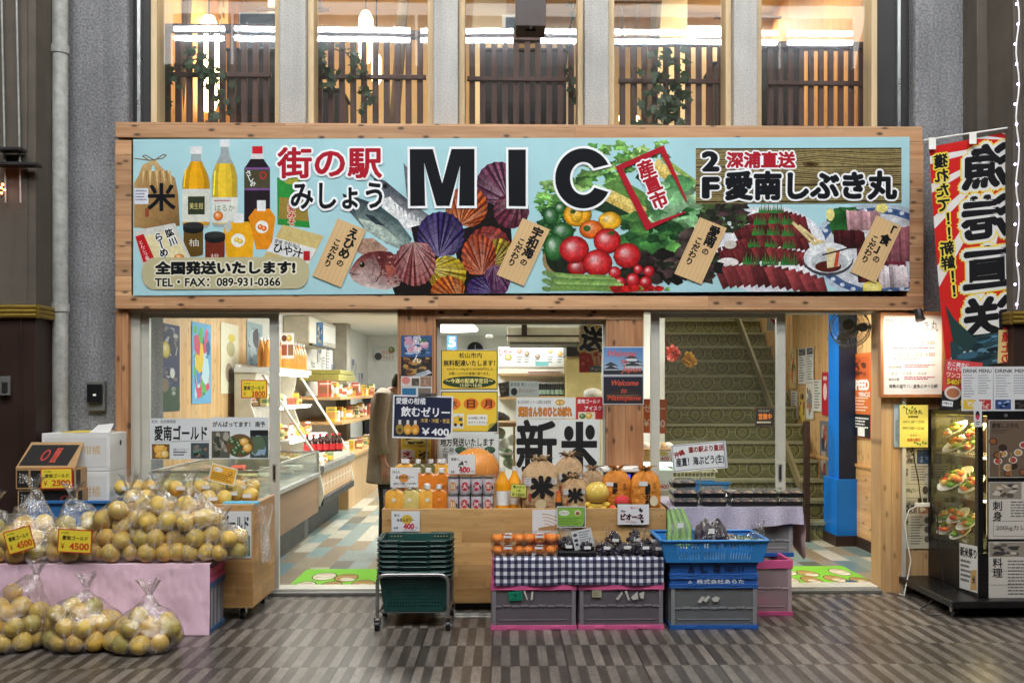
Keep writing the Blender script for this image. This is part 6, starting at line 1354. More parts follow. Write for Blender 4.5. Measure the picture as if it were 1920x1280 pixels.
def lid_open(t, w, d, h):
    b = MB(); z = h
    def flap(p, q, m=0):
        v = [Vector(x) for x in (*p, *q)]; nrm = (v[1]-v[0]).cross(v[3]-v[0]).normalized()*.004; i = [b.vert(x) for x in v]+[b.vert(x+nrm) for x in v]
        for f in ((0,1,2,3),(4,5,6,7),(0,1,5,4),(1,2,6,5),(2,3,7,6),(3,0,4,7)): b.face([i[k] for k in f], m)
    flap(((-w/2,-d/2,z),(w/2,-d/2,z)),((w/2-.02,-d/2+.16,z+.16),(-w/2+.02,-d/2+.16,z+.16))); flap(((-w/2,d/2,z),(w/2,d/2,z)),((w/2,d/2+.05,z+.16),(-w/2,d/2+.05,z+.16))); b.build('flap', KR, t)
    a = Art((-w/2+.035,-d/2+.14,z+.146),(w/2-.035,-d/2+.14,z+.146),(-w/2+.012,-d/2+.012,z+.018),100,40); a.board((30,27,27),.001); a.text('愛媛',58,6,12,28,(206,80,60),.03); a.ell(42,20,8,11,(190,60,50)); a.ell(42,20,5,8,(30,27,27)); a.build('print_panel', t)
bw = wx(160,5.97)-wx(48,5.97); zb0 = wz(940,5.97)
carton('cardboard_box','black printed cardboard box with its lid flaps standing open',(wx(104,6.1),6.12,wz(914,6.0)),bw,.30,.135,KR,.0,art_black,lid_open)
carton('cardboard_box','closed black printed cardboard box under the open one',(wx(106,6.1),6.13,wz(914,6.0)-.142),bw*1.0,.30,.14,KR,.0,art_black)
def art_white(t, w, d, h):
    a = Art((-w/2+.02,-d/2-.002,h-.03),(w/2-.02,-d/2-.002,h-.03),(-w/2+.02,-d/2-.002,.03),100,60); a.board((222,222,220),.001); a.blotch(2,6,22,40,[(222,222,220),(224,190,120),(236,200,120)],8,3); a.text('愛媛 柑橘',30,16,60,18,(214,176,110)); a.build('print_panel', t)
    b = MB(); b.lathe([(.0,0),(.014,0)], (w/2+.0015,0,h*.72), 12, axis='x', sx=1, sy=1.4); b.build('hand_hole', M['blk'], t)
wbx = (wx(88,6.2)+wx(214,6.2))/2; wbw = wx(214,6.2)-wx(88,6.2)
def wlid(t, w, d, h):
    b = MB(); b.box(-w*.25,w*.3,-d/2+.03,d/2-.06,h+.003,h+.008); b.build('yellow_sheet', mat('yellow_paper',(226,200,90),.6), t); b = MB(); i=[b.vert(p) for p in ((w*.2,-d/2,h+.002),(w/2,-d/2,h+.002),(w/2-.03,-d*.1,h+.06),(w*.2,-d*.1,h+.05))]; b.face(i); b.build('flap', WB, t, solid=.003)
hz_ = wz(824,6.25)-wz(885,6.25)
carton('fruit_carton','upper white fruit carton with a hand hole, stacked by the wall',(wbx,6.30,wz(880,6.2)),wbw,.34,hz_+.03,WB,0,art_white,wlid)
carton('fruit_carton','lower white fruit carton with a hand hole, under the upper white one',(wbx,6.30,wz(880,6.2)-.31),wbw,.34,.308,WB,0,art_white)
b = MB(); b.box(wbx-wbw/2,wbx+wbw/2,6.13,6.47,.0,wz(880,6.2)-.312); tag(b.build('fruit_carton', WB, bev=.004), 'plain white carton at the bottom of the stack by the wall', 'box')
t = thing('blue_tray', 'blue plastic crate behind the citrus bags under the black boxes', 'crate', (wx(150,5.95),6.1,0)); b = MB(); x0,x1=wx(52,5.93),wx(222,5.93); zc=wz(936,5.93); b.box(x0,x1,5.93,5.945,TZ+.01,zc); b.box(x1-.015,x1,5.946,6.34,TZ+.01,zc+.02); b.build('wall', mat('crate_blue',(44,104,164),.45), t, bev=.004); b = MB(); b.box(x0-.01,x1+.01,5.915,5.929,zc-.02,zc); b.build('rim', mat('crate_blue',(44,104,164),.45), t, bev=.003); b = MB(); b.box(x0,x1-.016,5.95,6.34,0,TZ+.2); b.build('base', mat('crate_blue',(44,104,164),.45), t)
# plywood cart with packed citrus
cx0, cx1 = wx(230,5.72), wx(474,5.72); cz0, cz1 = wz(1137,5.72), wz(944,5.72)
t = thing('plywood_cart', 'plywood cart on casters with packed citrus and a pasted farm sheet', 'cart', ((cx0+cx1)/2, 5.98, 0))
b = MB(); b.box(cx0,cx1,5.72,5.745,cz0,cz1); b.build('front_panel', M['ply'], t, bev=.003)
b = MB(); b.box(cx1-.024,cx1,5.746,6.26,cz0,cz1); b.build('side_panel', M['plyy'], t, bev=.003)
b = MB(); b.box(cx0,cx0+.024,5.746,6.26,cz0,cz1); b.build('side_panel', M['plyy'], t, bev=.003)
b = MB(); b.box(cx0+.025,cx1-.025,5.746,6.26,cz1-.05,cz1-.03); b.box(cx0+.025,cx1-.025,5.746,6.26,cz0+.02,cz0+.04); b.build('deck', M['ply'], t)
def caster(par, x, y, r=.032, top=.09, m2=None):
    b = MB(); b.lathe([(0,-.013),(r,-.013),(r*1.04,0),(r,.013),(0,.013)], (x,y,r), 18, axis='x'); b.build('wheel', M['blk'], par, smooth=30)
    b = MB(); b.box(x-.02,x-.016,y-.014,y+.02,r,top); b.box(x+.016,x+.02,y-.014,y+.02,r,top); b.box(x-.022,x+.022,y-.02,y+.024,top-.004,top); b.tube([(x-.022,y,r),(x+.022,y,r)],.005,6); b.build('fork', M['steel'], par)
caster(t, cx1-.08, 5.79, .034, cz0); caster(t, cx1-.06, 6.20, .034, cz0); caster(t, cx0+.06, 5.79, .034, cz0)
a = pcard(392,958,471,1046,5.716,(222,226,228)); a.text('愛南ゴールド',-40+40,8,74,30,BK,.03); a.rect(52,48,77,84,(110,112,110)); a.blotch(52,46,77,84,[(90,120,90),(60,64,60),(30,32,34),(140,140,136)],12,3); a.blotch(4,46,46,84,[(90,80,60),(226,160,50),(236,176,70)],16,4); a.build('pasted_sheet', t)
# little packs on the cart deck
def citrus_pack(px, py, Y, n, seed, label, r=.054):
    loc = W(px, py, Y); rr = random.Random(seed); t = thing('citrus_pack', label, 'fruit pack', loc, 'small packs of citrus on the cart'); P = [Vector(((k-(n-1)/2)*r*1.9, rr.uniform(-.01,.01), r)) for k in range(n)]
    for k, p in enumerate(P):
        o = FR0.copy(); o.name = 'fruit'; S.collection.objects.link(o); o.parent = t; o.location = p; o.scale = (r*1.05, r*1.05, r*.92); o.rotation_euler = (rr.random()*6, rr.random()*6, rr.random()*6)
    f = hull_film([(p, r) for p in P], (0,0,0), M['film2'], Vector((rr.uniform(-.03,.03), .02, r*2+.03)), seed, .004, .03, 1.05, 'wrap'); f.parent = t
    b = MB(); b.box(loc.x-.028,loc.x+.028,loc.y-r*1.16,loc.y-r*1.15,loc.z+r*.9,loc.z+r*1.35); b.build('sticker', WB, t)
zd = 946
for k, (px, py, Y, n, lb) in enumerate(((243,924,6.13,2,'double citrus pack at the far left end of the cart deck'),(296,922,6.13,2,'double citrus pack second along the back of the cart deck'),(345,924,6.13,2,'double citrus pack behind the knots on the cart deck'),(392,922,6.11,2,'double citrus pack below the orange leaflet'),(458,922,6.11,2,'double citrus pack at the back right of the cart deck'),
        (262,942,5.95,2,'double citrus pack at the front left of the cart deck'),(405,944,5.91,2,'double citrus pack beside the blue lidded tub'),(442,934,6.01,1,'single citrus pack behind the blue lidded tub'),(468,938,6.04,1,'single citrus pack at the right corner of the cart deck'))): citrus_pack(px, py+6, Y, n, 70+k, lb)
t = thing('food_tub', 'clear tub with a bright blue lid at the front of the cart', 'tub', W(447,957,5.80)); b = MB(); b.pbox(417,948,477,958,5.78,5.88); b.build('tub', mat('tub_clear',(180,190,180),.3,alpha=.6), t, bev=.006); b = MB(); b.pbox(415,942,479,948,5.775,5.885); b.build('lid', mat('lid_blue',(90,180,214),.4), t, bev=.004)
b = MB(); pr = random.Random(5); X0 = 0
b.grid(lambda u, v: Vector((wx(480+u*34-(v*10 if u > .5 else -v*14), 5.86), 5.84+.02*math.sin(u*9+v*4)+.03*noise.noise(Vector((u*3,v*4,2))), wz(948+v*104-6*u, 5.86))), 12, 24); tag(b.build('hanging_bag', film('white_bag',.35,.5,20), smooth=True), 'crumpled clear plastic bag hanging at the corner of the plywood cart', 'plastic bag')
FR0.location = (wx(500,6.1), 6.3, cz1-.0+.03); bpy.data.objects.remove(FR0)
# ================================================================ MIDDLE: counter, jellies, rice, baskets, crates
CYF, CYB = 5.95, 6.38
ux0, ux1, uz0, uz1 = wx(716,CYF), wx(1249,CYF), wz(1130,CYF), wz(953,CYF)
t = thing('wooden_counter', 'wide laminated pine counter tray before the posts, carrying jelly pouches and rice bags', 'counter', ((ux0+ux1)/2, CYF, 0))
b = MB(); b.box(ux0,ux1,CYF,CYF+.022,uz0,uz1); b.build('front_panel', M['ply'], t, bev=.003)
for x in (ux0, ux1-.022): b = MB(); b.box(x,x+.022,CYF+.0225,CYB,uz0,uz1-.002); b.build('side_panel', M['plyy'], t, bev=.003)
b = MB(); b.box(ux0+.0225,ux1-.0225,CYF+.0225,CYB,uz1-.04,uz1-.022); b.build('deck', M['plyy'], t)
b = MB(); b.box(ux0+.05,ux1-.05,CYF+.05,CYB-.03,.0,uz0); b.build('base_block', M['blk'], t)  # black block standing in for the shaded void under the counter
b = MB()
for px,py in ((728,975),(1240,966),(1001,960),(728,1120),(1240,1118)): b.lathe([(0,-.0015),(.004,-.001),(.004,.001)], W(px,py,CYF-.001), 8, axis='y')
b.build('screws', M['dark'], t)
DZ = uz1-.021
a = pcard(998,955,1045,1036,CYF-.004,(232,230,228)); l0 = a.l
for k in range(5): a.line([(18+k*1.5,8+k*6),(30,9+k*6),(46,14+k*7)],1.4,(206,150,100),.02)
a.poly([(12,34),(46,28),(47,60),(8,62)],(186,140,92)); a.poly([(0,66),(47,62),(47,81),(0,81)],(226,110,60)); tag(a.build('rice_ear_sheet'), 'white sheet with rice ears pasted on the counter front', 'poster')
# jelly pouches
def pouch_proto(juice, nm):
    t = thing('jelly_pouch', 'x', 'jelly pouch', (0,0,0)); jm = mat('jelly_'+nm, juice, .18, var=.10, vs=30, coat=.6)
    w, h, d = .068, .150, .032; b = MB(); rows = [(0,.86,.95),(.03,.95,1),(.3,1,.95),(.62,.98,.7),(.80,.9,.42),(.90,.62,.34),(.95,.30,.3)]
    n = 18; rg = []
    for z, kx, ky in rows: rg.append([b.vert((w*kx*abs(math.cos(q))**.7*(1 if math.cos(q) > 0 else -1), d*ky*math.sin(q), z*h)) for q in [2*math.pi*j/n for j in range(n)]])
    for r0, r1 in zip(rg[:-1], rg[1:]):
        for j in range(n): b.face((r0[j], r0[(j+1) % n], r1[(j+1) % n], r1[j]))
    b.face(rg[0][::-1]); b.face(rg[-1]); b.build('body', jm, t, smooth=True)
    b = MB(); b.grid(lambda u, v: Vector(((u-.5)*2*(w+.010)*(1-.0*v), .002*math.sin(u*9), h*(.02+.93*v))), 8, 8); b.build('wrap', film('pouch_film', .14, .3, 40) if 'pouch_film' not in bpy.data.materials else bpy.data.materials['pouch_film'], t)
    b = MB(); b.lathe([(.013,.93*h),(.013,.97*h),(.019,.975*h),(.019,1.14*h),(.016,1.16*h),(0,1.16*h)], n=12); b.build('cap', mat('cap_white', (238,238,234), .35), t, smooth=35)
    b = MB(); b.lathe([(0,-.001),(.014,0)], (0,-d*.98,h*.5), 14, axis='y'); b.build('seal', mat('seal_'+nm, (238,226,200) if nm != 'deep' else (240,150,70), .5), t)
    return t
pj = {'gold': pouch_proto((226,166,70),'gold'), 'pale': pouch_proto((206,186,110),'pale'), 'deep': pouch_proto((206,120,40),'deep'), 'olive': pouch_proto((110,104,60),'olive')}
used = set()
def pouch(kind, px, Y, row, pos, dz=0, rz=0, sc=1.0):
    lb = '%s jelly pouch with a white cap, %s in the %s row' % ({'gold':'golden','pale':'pale yellow','deep':'deep orange','olive':'olive green'}[kind], pos, row)
    loc = (wx(px, Y), Y, DZ+dz)
    if kind not in used: o = pj[kind]; o.location = loc; o.rotation_euler = (0,0,rz); o.scale = (sc,)*3; o['label'] = lb; o['group'] = 'jelly pouches on the counter'; used.add(kind)
    else: dup(pj[kind], loc, rz, sc, lb, 'jelly pouches on the counter')
OR = ['leftmost','second','third','fourth','fifth','sixth','seventh','eighth']
for k, (px, kd) in enumerate(((740,'gold'),(769,'pale'),(802,'gold'),(823,'deep'))): pouch(kd, px, 6.01, 'front', OR[k], 0, .05*(k-2))
for k, (px, kd) in enumerate(((752,'gold'),(779,'pale'),(800,'gold'))): pouch(kd, px, 6.075, 'second', OR[k], 0, -.06)
for k, (px, kd) in enumerate(((758,'deep'),(783,'deep'),(803,'deep'),(828,'deep'))): pouch(kd, px, 6.17, 'third', OR[k], .075, .05, 1.12)
for k, (px, kd) in enumerate(((757,'gold'),(763,'gold'),(784,'olive'),(808,'olive'),(824,'gold'),(832,'gold'))): pouch(kd, px, 6.28, 'back', OR[k], .155, 0, .95)
b = MB(); b.box(wx(735,6.12),wx(842,6.12),6.125,6.22,DZ,DZ+.074); b.box(wx(735,6.22),wx(842,6.22),6.225,6.34,DZ,DZ+.154); tag(b.build('stepped_riser', M['ply']), 'small stepped wooden stand under the rear jelly pouches', 'stand')
# canned drinks with fruit prints
def can(px, Y, dz, ch, col, lb):
    loc = Vector((wx(px,Y), Y, DZ+dz)); t = thing('fruit_can', lb, 'can', loc, 'printed fruit cans stacked on the counter'); r, h = .036, .100
    b = MB(); b.lathe([(r*.92,0),(r,.005),(r,h-.008),(r*.95,h-.001)], loc, 22); b.build('body', mat('can_white', (214,206,212), .3, .2, .04), t, smooth=40)
    b = MB(); b.lathe([(r*.95,h),(r*1.03,h+.002),(r*1.03,h+.012),(r*.96,h+.014),(0,h+.013)], loc, 22); b.build('lid', M['steel'], t, smooth=35)
    a = Art((-1,0,0),(1,0,0),(0,0,-1),2,2); b = MB()
    def wrap(P, c, rr_): b.poly([loc+Vector((rr_*math.sin(u/r), -rr_*math.cos(u/r), v)) for u, v in P], 0, a.col(c))
    for k in range(6): e0, e1 = -.024+k*.008, -.016+k*.008; wrap([(e0,.05-(.024**2-min(e0**2,.024**2))**.5*1.25),(e1,.05-(.024**2-min(e1**2,.024**2))**.5*1.25),(e1,.05+(.024**2-min(e1**2,.024**2))**.5*1.25),(e0,.05+(.024**2-min(e0**2,.024**2))**.5*1.25)], col, r+.0006)
    V, F = glyphs(ch)
    for dx in (-.0012, .0012):
        q = [(((x-.5)*.034+dx), .05+(y-.38)*.034) for x, y in V]; i0 = len(b.v); cc = a.col((240,232,226))
        for u, v in q: b.vert(loc+Vector(((r+.0012)*math.sin(u/r), -(r+.0012)*math.cos(u/r), v)))
        for f in F: b.face([i0+z for z in f], 0, cc)
        r += .0002
    r = .036
    for u in (.030,): wrap([(u-.006,.03),(u+.006,.03),(u+.006,.05),(u-.006,.05)], (40,36,60), r+.0007)
    b.build('print', [GLOSSP], t)
for q, (px, ch, c) in enumerate(((849,'甘',(214,160,90)),(871,'大',(196,70,70)),(893,'河',(186,50,80)),(915,'果',(206,90,70)))):
    can(px+0, 6.0, 0, ch, c, '%s white printed can in the lower layer beside the pouches' % OR[q]); can(px+1, 6.0, .1155, ch, c, '%s white printed can in the upper layer beside the pouches' % OR[q])
for q, px in enumerate((853,876,898,919)): can(px, 6.09, .0, '夏', (200,110,60), '%s white printed can in the row behind the front cans' % OR[q]); can(px, 6.09, .1155, '夏', (200,110,60), '%s can on top of the rear can row' % OR[q])
# orange plush cushion wrapped in clear plastic
loc = W(893,905,6.24); t = thing('plush_cushion', 'big round orange plush cushion wrapped in clear plastic behind the cans', 'plush toy', (loc.x, loc.y, DZ))
pm = mat('orange_plush', (236,150,52), .95, var=.08, vs=30, bump=.6, bs=240)
b = MB(); c = W(891,880,6.24); b.ball(c, .160, 28, 18, sc=(1.03,.75,.93)); b.build('body', pm, t, smooth=True)
b = MB(); b.ball(c+Vector((0,0,-.13)), .10, 20, 12, sc=(1.2,.8,.5)); b.build('base_cushion', pm, t, smooth=True)
for s in (-1,1):
    b = MB(); b.ball(c+Vector((s*.10,0,.135)), .036, 10, 8, sc=(1.1,.3,.7)); b.build('leaf', mat('plush_leaf', (52,84,60), .9), t, smooth=True)
f = hull_film([(Vector((0,0,c.z-DZ)), .172), (Vector((.0,0,.10)), .12)], (0,0,0), M['film2'], Vector((-.05,.04,.37)), 5, .010, .03, 1.0, 'wrap'); f.parent = t
b = MB(); b.box(wx(846,6.3),wx(940,6.3),6.15,6.34,DZ,c.z-.17); tag(b.build('display_box', KR), 'plain board box under the plush cushion behind the cans', 'box')
# juice bottles in a wooden box
t = thing('bottle_box', 'open wooden box standing behind the tall juice bottles', 'box', W(955,955,6.16)); b = MB(); b.pbox(926,905,930,953,6.02,6.2); b.pbox(972,905,976,953,6.02,6.2); b.pbox(926,905,976,953,6.21,6.22); b.build('walls', M['ply'], t)
jb = bottle_proto('tall_juice_bottle','left tall bottle of orange juice with a white label in the wooden box','bottle',.050,.285,(236,160,30),(214,216,208),(230,230,226),.34)
jb.location = (wx(942,6.06),6.06,DZ); dup(jb,(wx(965,6.1),6.1,DZ),0,1,'right tall bottle of orange juice half behind the green card')
# kraft rice bags
def rice_bag(px, Y, w, h, d, col, label, art=None, seed=1, dz=0, lean=0):
    loc = Vector((wx(px,Y), Y, DZ+dz)); t = thing('rice_bag', label, 'rice bag', loc); m = mat('kraft_%s' % (col,), col, .75, var=.10, vs=7, bump=.9, bs=16, bd=.03)
    b = MB(); n = 60; rg = []; rows = [(0,.93,.8),(.04,1,.95),(.25,1.02,1),(.5,1.01,1),(.60,1.0,.98),(.67,.96,.94),(.73,.89,.86),(.79,.80,.77),(.85,.63,.62),(.90,.44,.45),(.93,.32,.34),(.965,.22,.26),(1.0,.34,.34),(1.03,.40,.3)]
    for z, kx, ky in rows:
        ring = []
        for j in range(n):
            q = 2*math.pi*j/n; cx_, sy_ = math.cos(q), math.sin(q); sq = (abs(cx_)**4+abs(sy_)**4)**-.25 if z < .6 else 1+(((abs(cx_)**4+abs(sy_)**4)**-.25)-1)*max(0, (.9-z)/.3)
            fold = 1+(.17*math.sin(q*8+seed)+.11*math.sin(q*15+seed*2)+.08*noise.noise(Vector((cx_*7, sy_*7, z*9+seed))))*max(0, (z-.62)/.3)*(1 if z < 1.0 else 1.2); nz = .05*noise.noise(Vector((cx_*3, sy_*3, z*5+seed)))
            ring.append(b.vert(loc+Vector((w/2*kx*cx_*sq*(fold+nz)+lean*z*h, d/2*ky*sy_*sq*(fold+nz), z*h+.012*math.sin(q*5+seed)*max(0,(z-.7)*3)))))
        rg.append(ring)
    for r0, r1 in zip(rg[:-1], rg[1:]):
        for j in range(n): b.face((r0[j], r0[(j+1) % n], r1[(j+1) % n], r1[j]))
    b.face(rg[0][::-1]); b.build('paper', m, t, smooth=True)
    b = MB(); z = .955*h; b.tube([loc+Vector((w*.13*math.cos(q)+lean*z, d*.15*math.sin(q), z)) for q in [2*math.pi*j/14 for j in range(15)]], .005, 6, cap=False)
    rr = random.Random(seed)
    for k in range(9): an = rr.random()*6.3; e = loc+Vector((lean*h+.05*math.cos(an)*(1+rr.random()), .03*math.sin(an)-.02, z+rr.uniform(-.005,.035))); b.tube([loc+Vector((lean*z,-.02,z)), (loc+Vector((lean*z,-.02,z))).lerp(e,.5)+Vector((0,0,.012)), e], .0022, 4)
    b.build('tie', mat('straw_tie', (86,66,44), .9), t, smooth=True)
    if art:
        yb = Y-d/2*1.035; z1 = loc.z+h*.66; z0 = loc.z+h*.03; a = Art((loc.x-w/2*.9,yb,z1),(loc.x+w/2*.9,yb,z1),(loc.x-w/2*.9,yb,z0),60,60*(z1-z0)/(w*.9)); art(a); a.build('print', t)
    return t
def art_rice(a):
    a.text('米',13,1,38,36,BK,.075,rot=-5); a.rect(1,2,13,17,(214,212,214)); a.lines(2,4,12,16,4,(130,130,134)); a.rect(50,3,58,14,(214,212,214)); a.lines(51,5,57,13,3,(110,110,110)); a.rect(8,30,13,44,(160,70,56)); a.text('こめ',42,36,12,6,(110,90,60)); a.ell(30,50,10,9,(206,190,150)); a.line([(4,46),(20,44)],1,(150,120,84)); a.line([(40,44),(56,48)],1,(150,120,84))
rice_bag(1013,6.06,.245,.345,.15,(186,154,114),'largest kraft rice bag with a big black character, tied with straw',art_rice,1)
rice_bag(1066,6.24,.20,.36,.13,(182,150,112),'tall kraft rice bag standing behind the carrot coloured bottle',art_rice,2)
rice_bag(1076,6.04,.165,.225,.11,(180,146,104),'small kraft rice bag between the large one and the yellow plush',art_rice,3)
rice_bag(1110,6.22,.17,.265,.11,(170,140,104),'kraft rice bag half hidden behind the yellow plush',None,4)
def art_or(a): a.vtext('農家',24,8,13,BK,.04); a.rect(4,0,20,9,(236,232,226)); a.vtext('岩城',46,6,8,(90,60,30)); 
def art_or2(a): a.vtext('農家のお米',32,8,13,BK,.05,pitch=.9); a.rect(12,-4,32,6,(236,232,226)); a.ell(46,40,9,12,(220,206,170)); a.vtext('岩城',48,2,8,(90,60,30))
rice_bag(1156,6.16,.195,.27,.12,(206,128,40),'orange rice bag behind the green and red plush ball',art_or,5)
rice_bag(1210,6.05,.195,.275,.13,(210,132,44),'orange rice bag at the right end of the counter',art_or2,6)
# small things between the rice bags
t = thing('plush_ball', 'round yellow plush ball with stubby paws, wrapped in film, before the rice bags', 'plush toy', (wx(1119,6.03),6.03,DZ)); ym = mat('yellow_plush', (238,202,84), .95, var=.06, bump=.6, bs=260)
c = Vector((wx(1119,6.03), 6.03, wz(924,6.03))); b = MB(); b.ball(c, .082, 22, 14, sc=(1,.85,.92)); b.build('head', ym, t, smooth=True)
b = MB(); b.ball(c+Vector((0,.0,-.085)), .045, 14, 10, sc=(1.2,.9,.8)); b.build('body', ym, t, smooth=True)
for s in (-1,1):
    b = MB(); b.ball(c+Vector((s*.062,-.02,-.075)), .021, 10, 8, sc=(1.2,1,.9)); b.build('paw', ym, t, smooth=True); b = MB(); b.ball(c+Vector((s*.045,-.035,-.105)), .022, 10, 8); b.build('foot', ym, t, smooth=True)
b = MB(); b.ball(c+Vector((0,0,-.062)), .05, 14, 6, sc=(1,.85,.18)); b.build('scarf', mat('green_felt', (60,110,80), .9), t, smooth=True)
f = hull_film([(c-Vector(t.location), .085), (Vector((0,0,.06)), .07)], (0,0,0), M['film2'], None, 9, .005, 0, 1.03, 'wrap'); f.parent = t
t = thing('plush_ball', 'small red and green plush ball with an orange tip beside the yellow plush', 'plush toy', (wx(1165,6.0),6.0,DZ)); b = MB(); c = Vector((wx(1166,6.0),6.0,wz(944,6.0))); b.ball(c, .048, 16, 12, fn=lambda d: 1); b.build('body', mat('green_felt2', (40,106,70), .9), t, smooth=True); b = MB(); b.ball(c+Vector((0,0,.012)), .049, 16, 12, sc=(1.03,.98,.85)); b.build('hood', mat('red_felt', (206,60,64), .9), t, smooth=True); b = MB(); b.ball(c+Vector((-.062,-.02,-.03)), .024, 12, 8); b.build('tip', mat('orange_felt', (236,100,60), .9), t, smooth=True)
cb = bottle_proto('small_bottle','small orange bottle with a red base between the rice bags','bottle',.021,.13,(214,120,50),(206,90,60),(40,40,40),.7); cb.location = (wx(1047,6.0),6.0,DZ)
t = thing('digital_scale', 'navy digital scale with a white pan and lit blue display behind the orange bags', 'scale', W(1168,940,6.32)); b = MB(); b.pbox(1133,886,1206,950,6.3,6.4); b.build('body', mat('scale_navy', (36,44,84), .4), t, bev=.006); b = MB(); b.pbox(1129,877,1209,885,6.22,6.42); b.build('pan', M['white'], t, bev=.008); b = MB(); b.pbox(1170,889,1182,896,6.297,6.299); b.build('display', emis('scale_blue', (60,80,240), 2), t)
# point of sale cards on wire holders
def pop(px0,py0,px1,py1,Y,bg,f,label,rot=0,wire=None):
    t = thing('pop_card', label, 'card', W((px0+px1)/2,py1,Y)); a = pcard(px0,py0,px1,py1,Y,bg,.0025,rot); f(a); a.build('sheet', t); mx = (px0+px1)/2
    b = MB(); b.tube([W(mx+3*math.cos(q),py1-2+3*math.sin(q),Y-.004) for q in [2*math.pi*k/12 for k in range(13)]], .0012, 4, cap=False)
    if wire: b.tube([W(mx,py1,Y+.006), W(mx,wire,Y+.008)], .0015, 5)
    b.build('wire_clip', M['steel'], t)
def f(a): a.rect(0,0,a.w,a.h,(236,234,232)); a.text('冷えた',4,6,14,5,BK,.02); a.ell(25,20,9,8,(226,150,70)); a.text('みかんゼリー',10,15,34,6.5,BK,.035); a.text('店内にご用意しております',6,28,42,4.5,BK,.02)
pop(732,876,784,913,5.99,(236,234,232),f,'white card about chilled citrus jelly among the pouches',0,950)
def f(a): a.text('愛媛の',6,6,14,5,BK,.02); a.blotch(18,10,38,28,[(236,234,232),(40,50,40),(60,70,50),(200,170,150)],12,5); a.text('400',21,24,20,9,(206,44,60),.05); a.text('各種',5,30,7,4,BK,.01); a.text('円',44,30,4,4,BK)
pop(840,852,891,888,6.0,(236,234,232),f,'white 400 yen card in front of the orange plush',0,930)
def f(a): a.text('昔の',5,5,10,5,BK,.02); a.ell(29,15,11,8.5,(226,190,70)); a.text('みかんゼリー',10,13,33,6.5,BK,.035); a.text('400',23,23,19,10,(206,44,60),.05); a.text('各種',4,29,8,4,BK,.01); a.text('円',45,29,4,4,BK); a.text('（税込）',34,34,12,3,BK)
pop(734,958,787,996,5.94,(232,234,236),f,'white 400 yen jelly card pinned on the counter front')
def f(a): a.rect(1,1,29,24,(214,222,100)); a.text('夏みかん',5,3,22,5,BK,.02); a.text('1本',12,10,8,5,BK,.01); a.text('￥1000',3,17,24,5.5,BK,.01)
pop(957,907,988,933,5.985,(150,110,60),f,'yellow-green handwritten 1000 yen card by the juice bottles',3,952)
def f(a): a.rect(1.5,1.5,a.w-1.5,a.h-1.5,(40,50,36)); a.poly([(2.5,2.5),(a.w-2.5,2.5),(a.w-2.5,31),(48,a.h-2.5),(2.5,a.h-2.5)],(136,186,70)); a.ell(14,12,10,5,(236,240,226)); a.text('いちじく',6,9,16,5.5,BK,.02); a.ell(39,12,6,5.5,(230,220,190)); a.ell(39,13,4,3.5,(150,90,40)); a.lines(4,21,50,36,5,(70,100,40),.35)
pop(1044,949,1098,988,5.93,(236,236,236),f,'green fig card with a white border on the counter front',0,1030)
def f(a): a.text('松山ワイナリー',24,4,26,5,(214,80,90),.02); a.blotch(38,5,49,16,[(236,236,236),(40,30,50),(60,50,70)],8,3,.22); a.text('New',6,10,9,5,BK,.02,shear=.3); a.text('ピオーネ',6,18,42,11,BK,.06,(236,200,206),.8); a.lines(15,32,38,34,1,(206,90,100)); a.ell(46,32,3,3,BK)
pop(1158,945,1217,983,5.93,(238,236,238),f,'white grape card with bold black lettering on the counter front',0,1030)
# board sign on a stand
t = thing('jelly_board', 'navy board sign with white lettering reading 400 yen, clipped on a stand by the post', 'sign', (wx(795,6.2),6.2,DZ)); a = pcard(736,741,849,822,6.2,(226,228,232),.006,1.5); a.rect(3,3,110,78,(24,30,62)); a.poly([(98,78.5),(110.5,78.5),(110.5,68)],(226,228,232))
a.text('愛媛の柑橘',6,5,55,12,WH,.02); a.text('飲むゼリー',16,22,91,18,WH,.03); a.text('冷凍・冷蔵・常温',53,43,54,8,(216,180,90),.02); a.text('￥400',56,61,50,13,WH,.03); a.rect(7,45,51,77,(44,44,54))
for x,c in ((14,(150,130,60)),(29,(226,160,50)),(43,(220,150,50))): a.ell(x,64,7.5,10,c); a.rect(x-2.5,47,x+2.5,55,(220,220,220)); a.ell(x,66,3.5,4,(90,60,30) if x == 14 else (236,190,100))
a.build('board', t); b = MB(); b.tube([W(800,822,6.21),(wx(800,6.21),6.21,DZ)], .006, 6); b.pbox(784,737,818,741,6.19,6.22); b.build('stand', M['steel'], t)
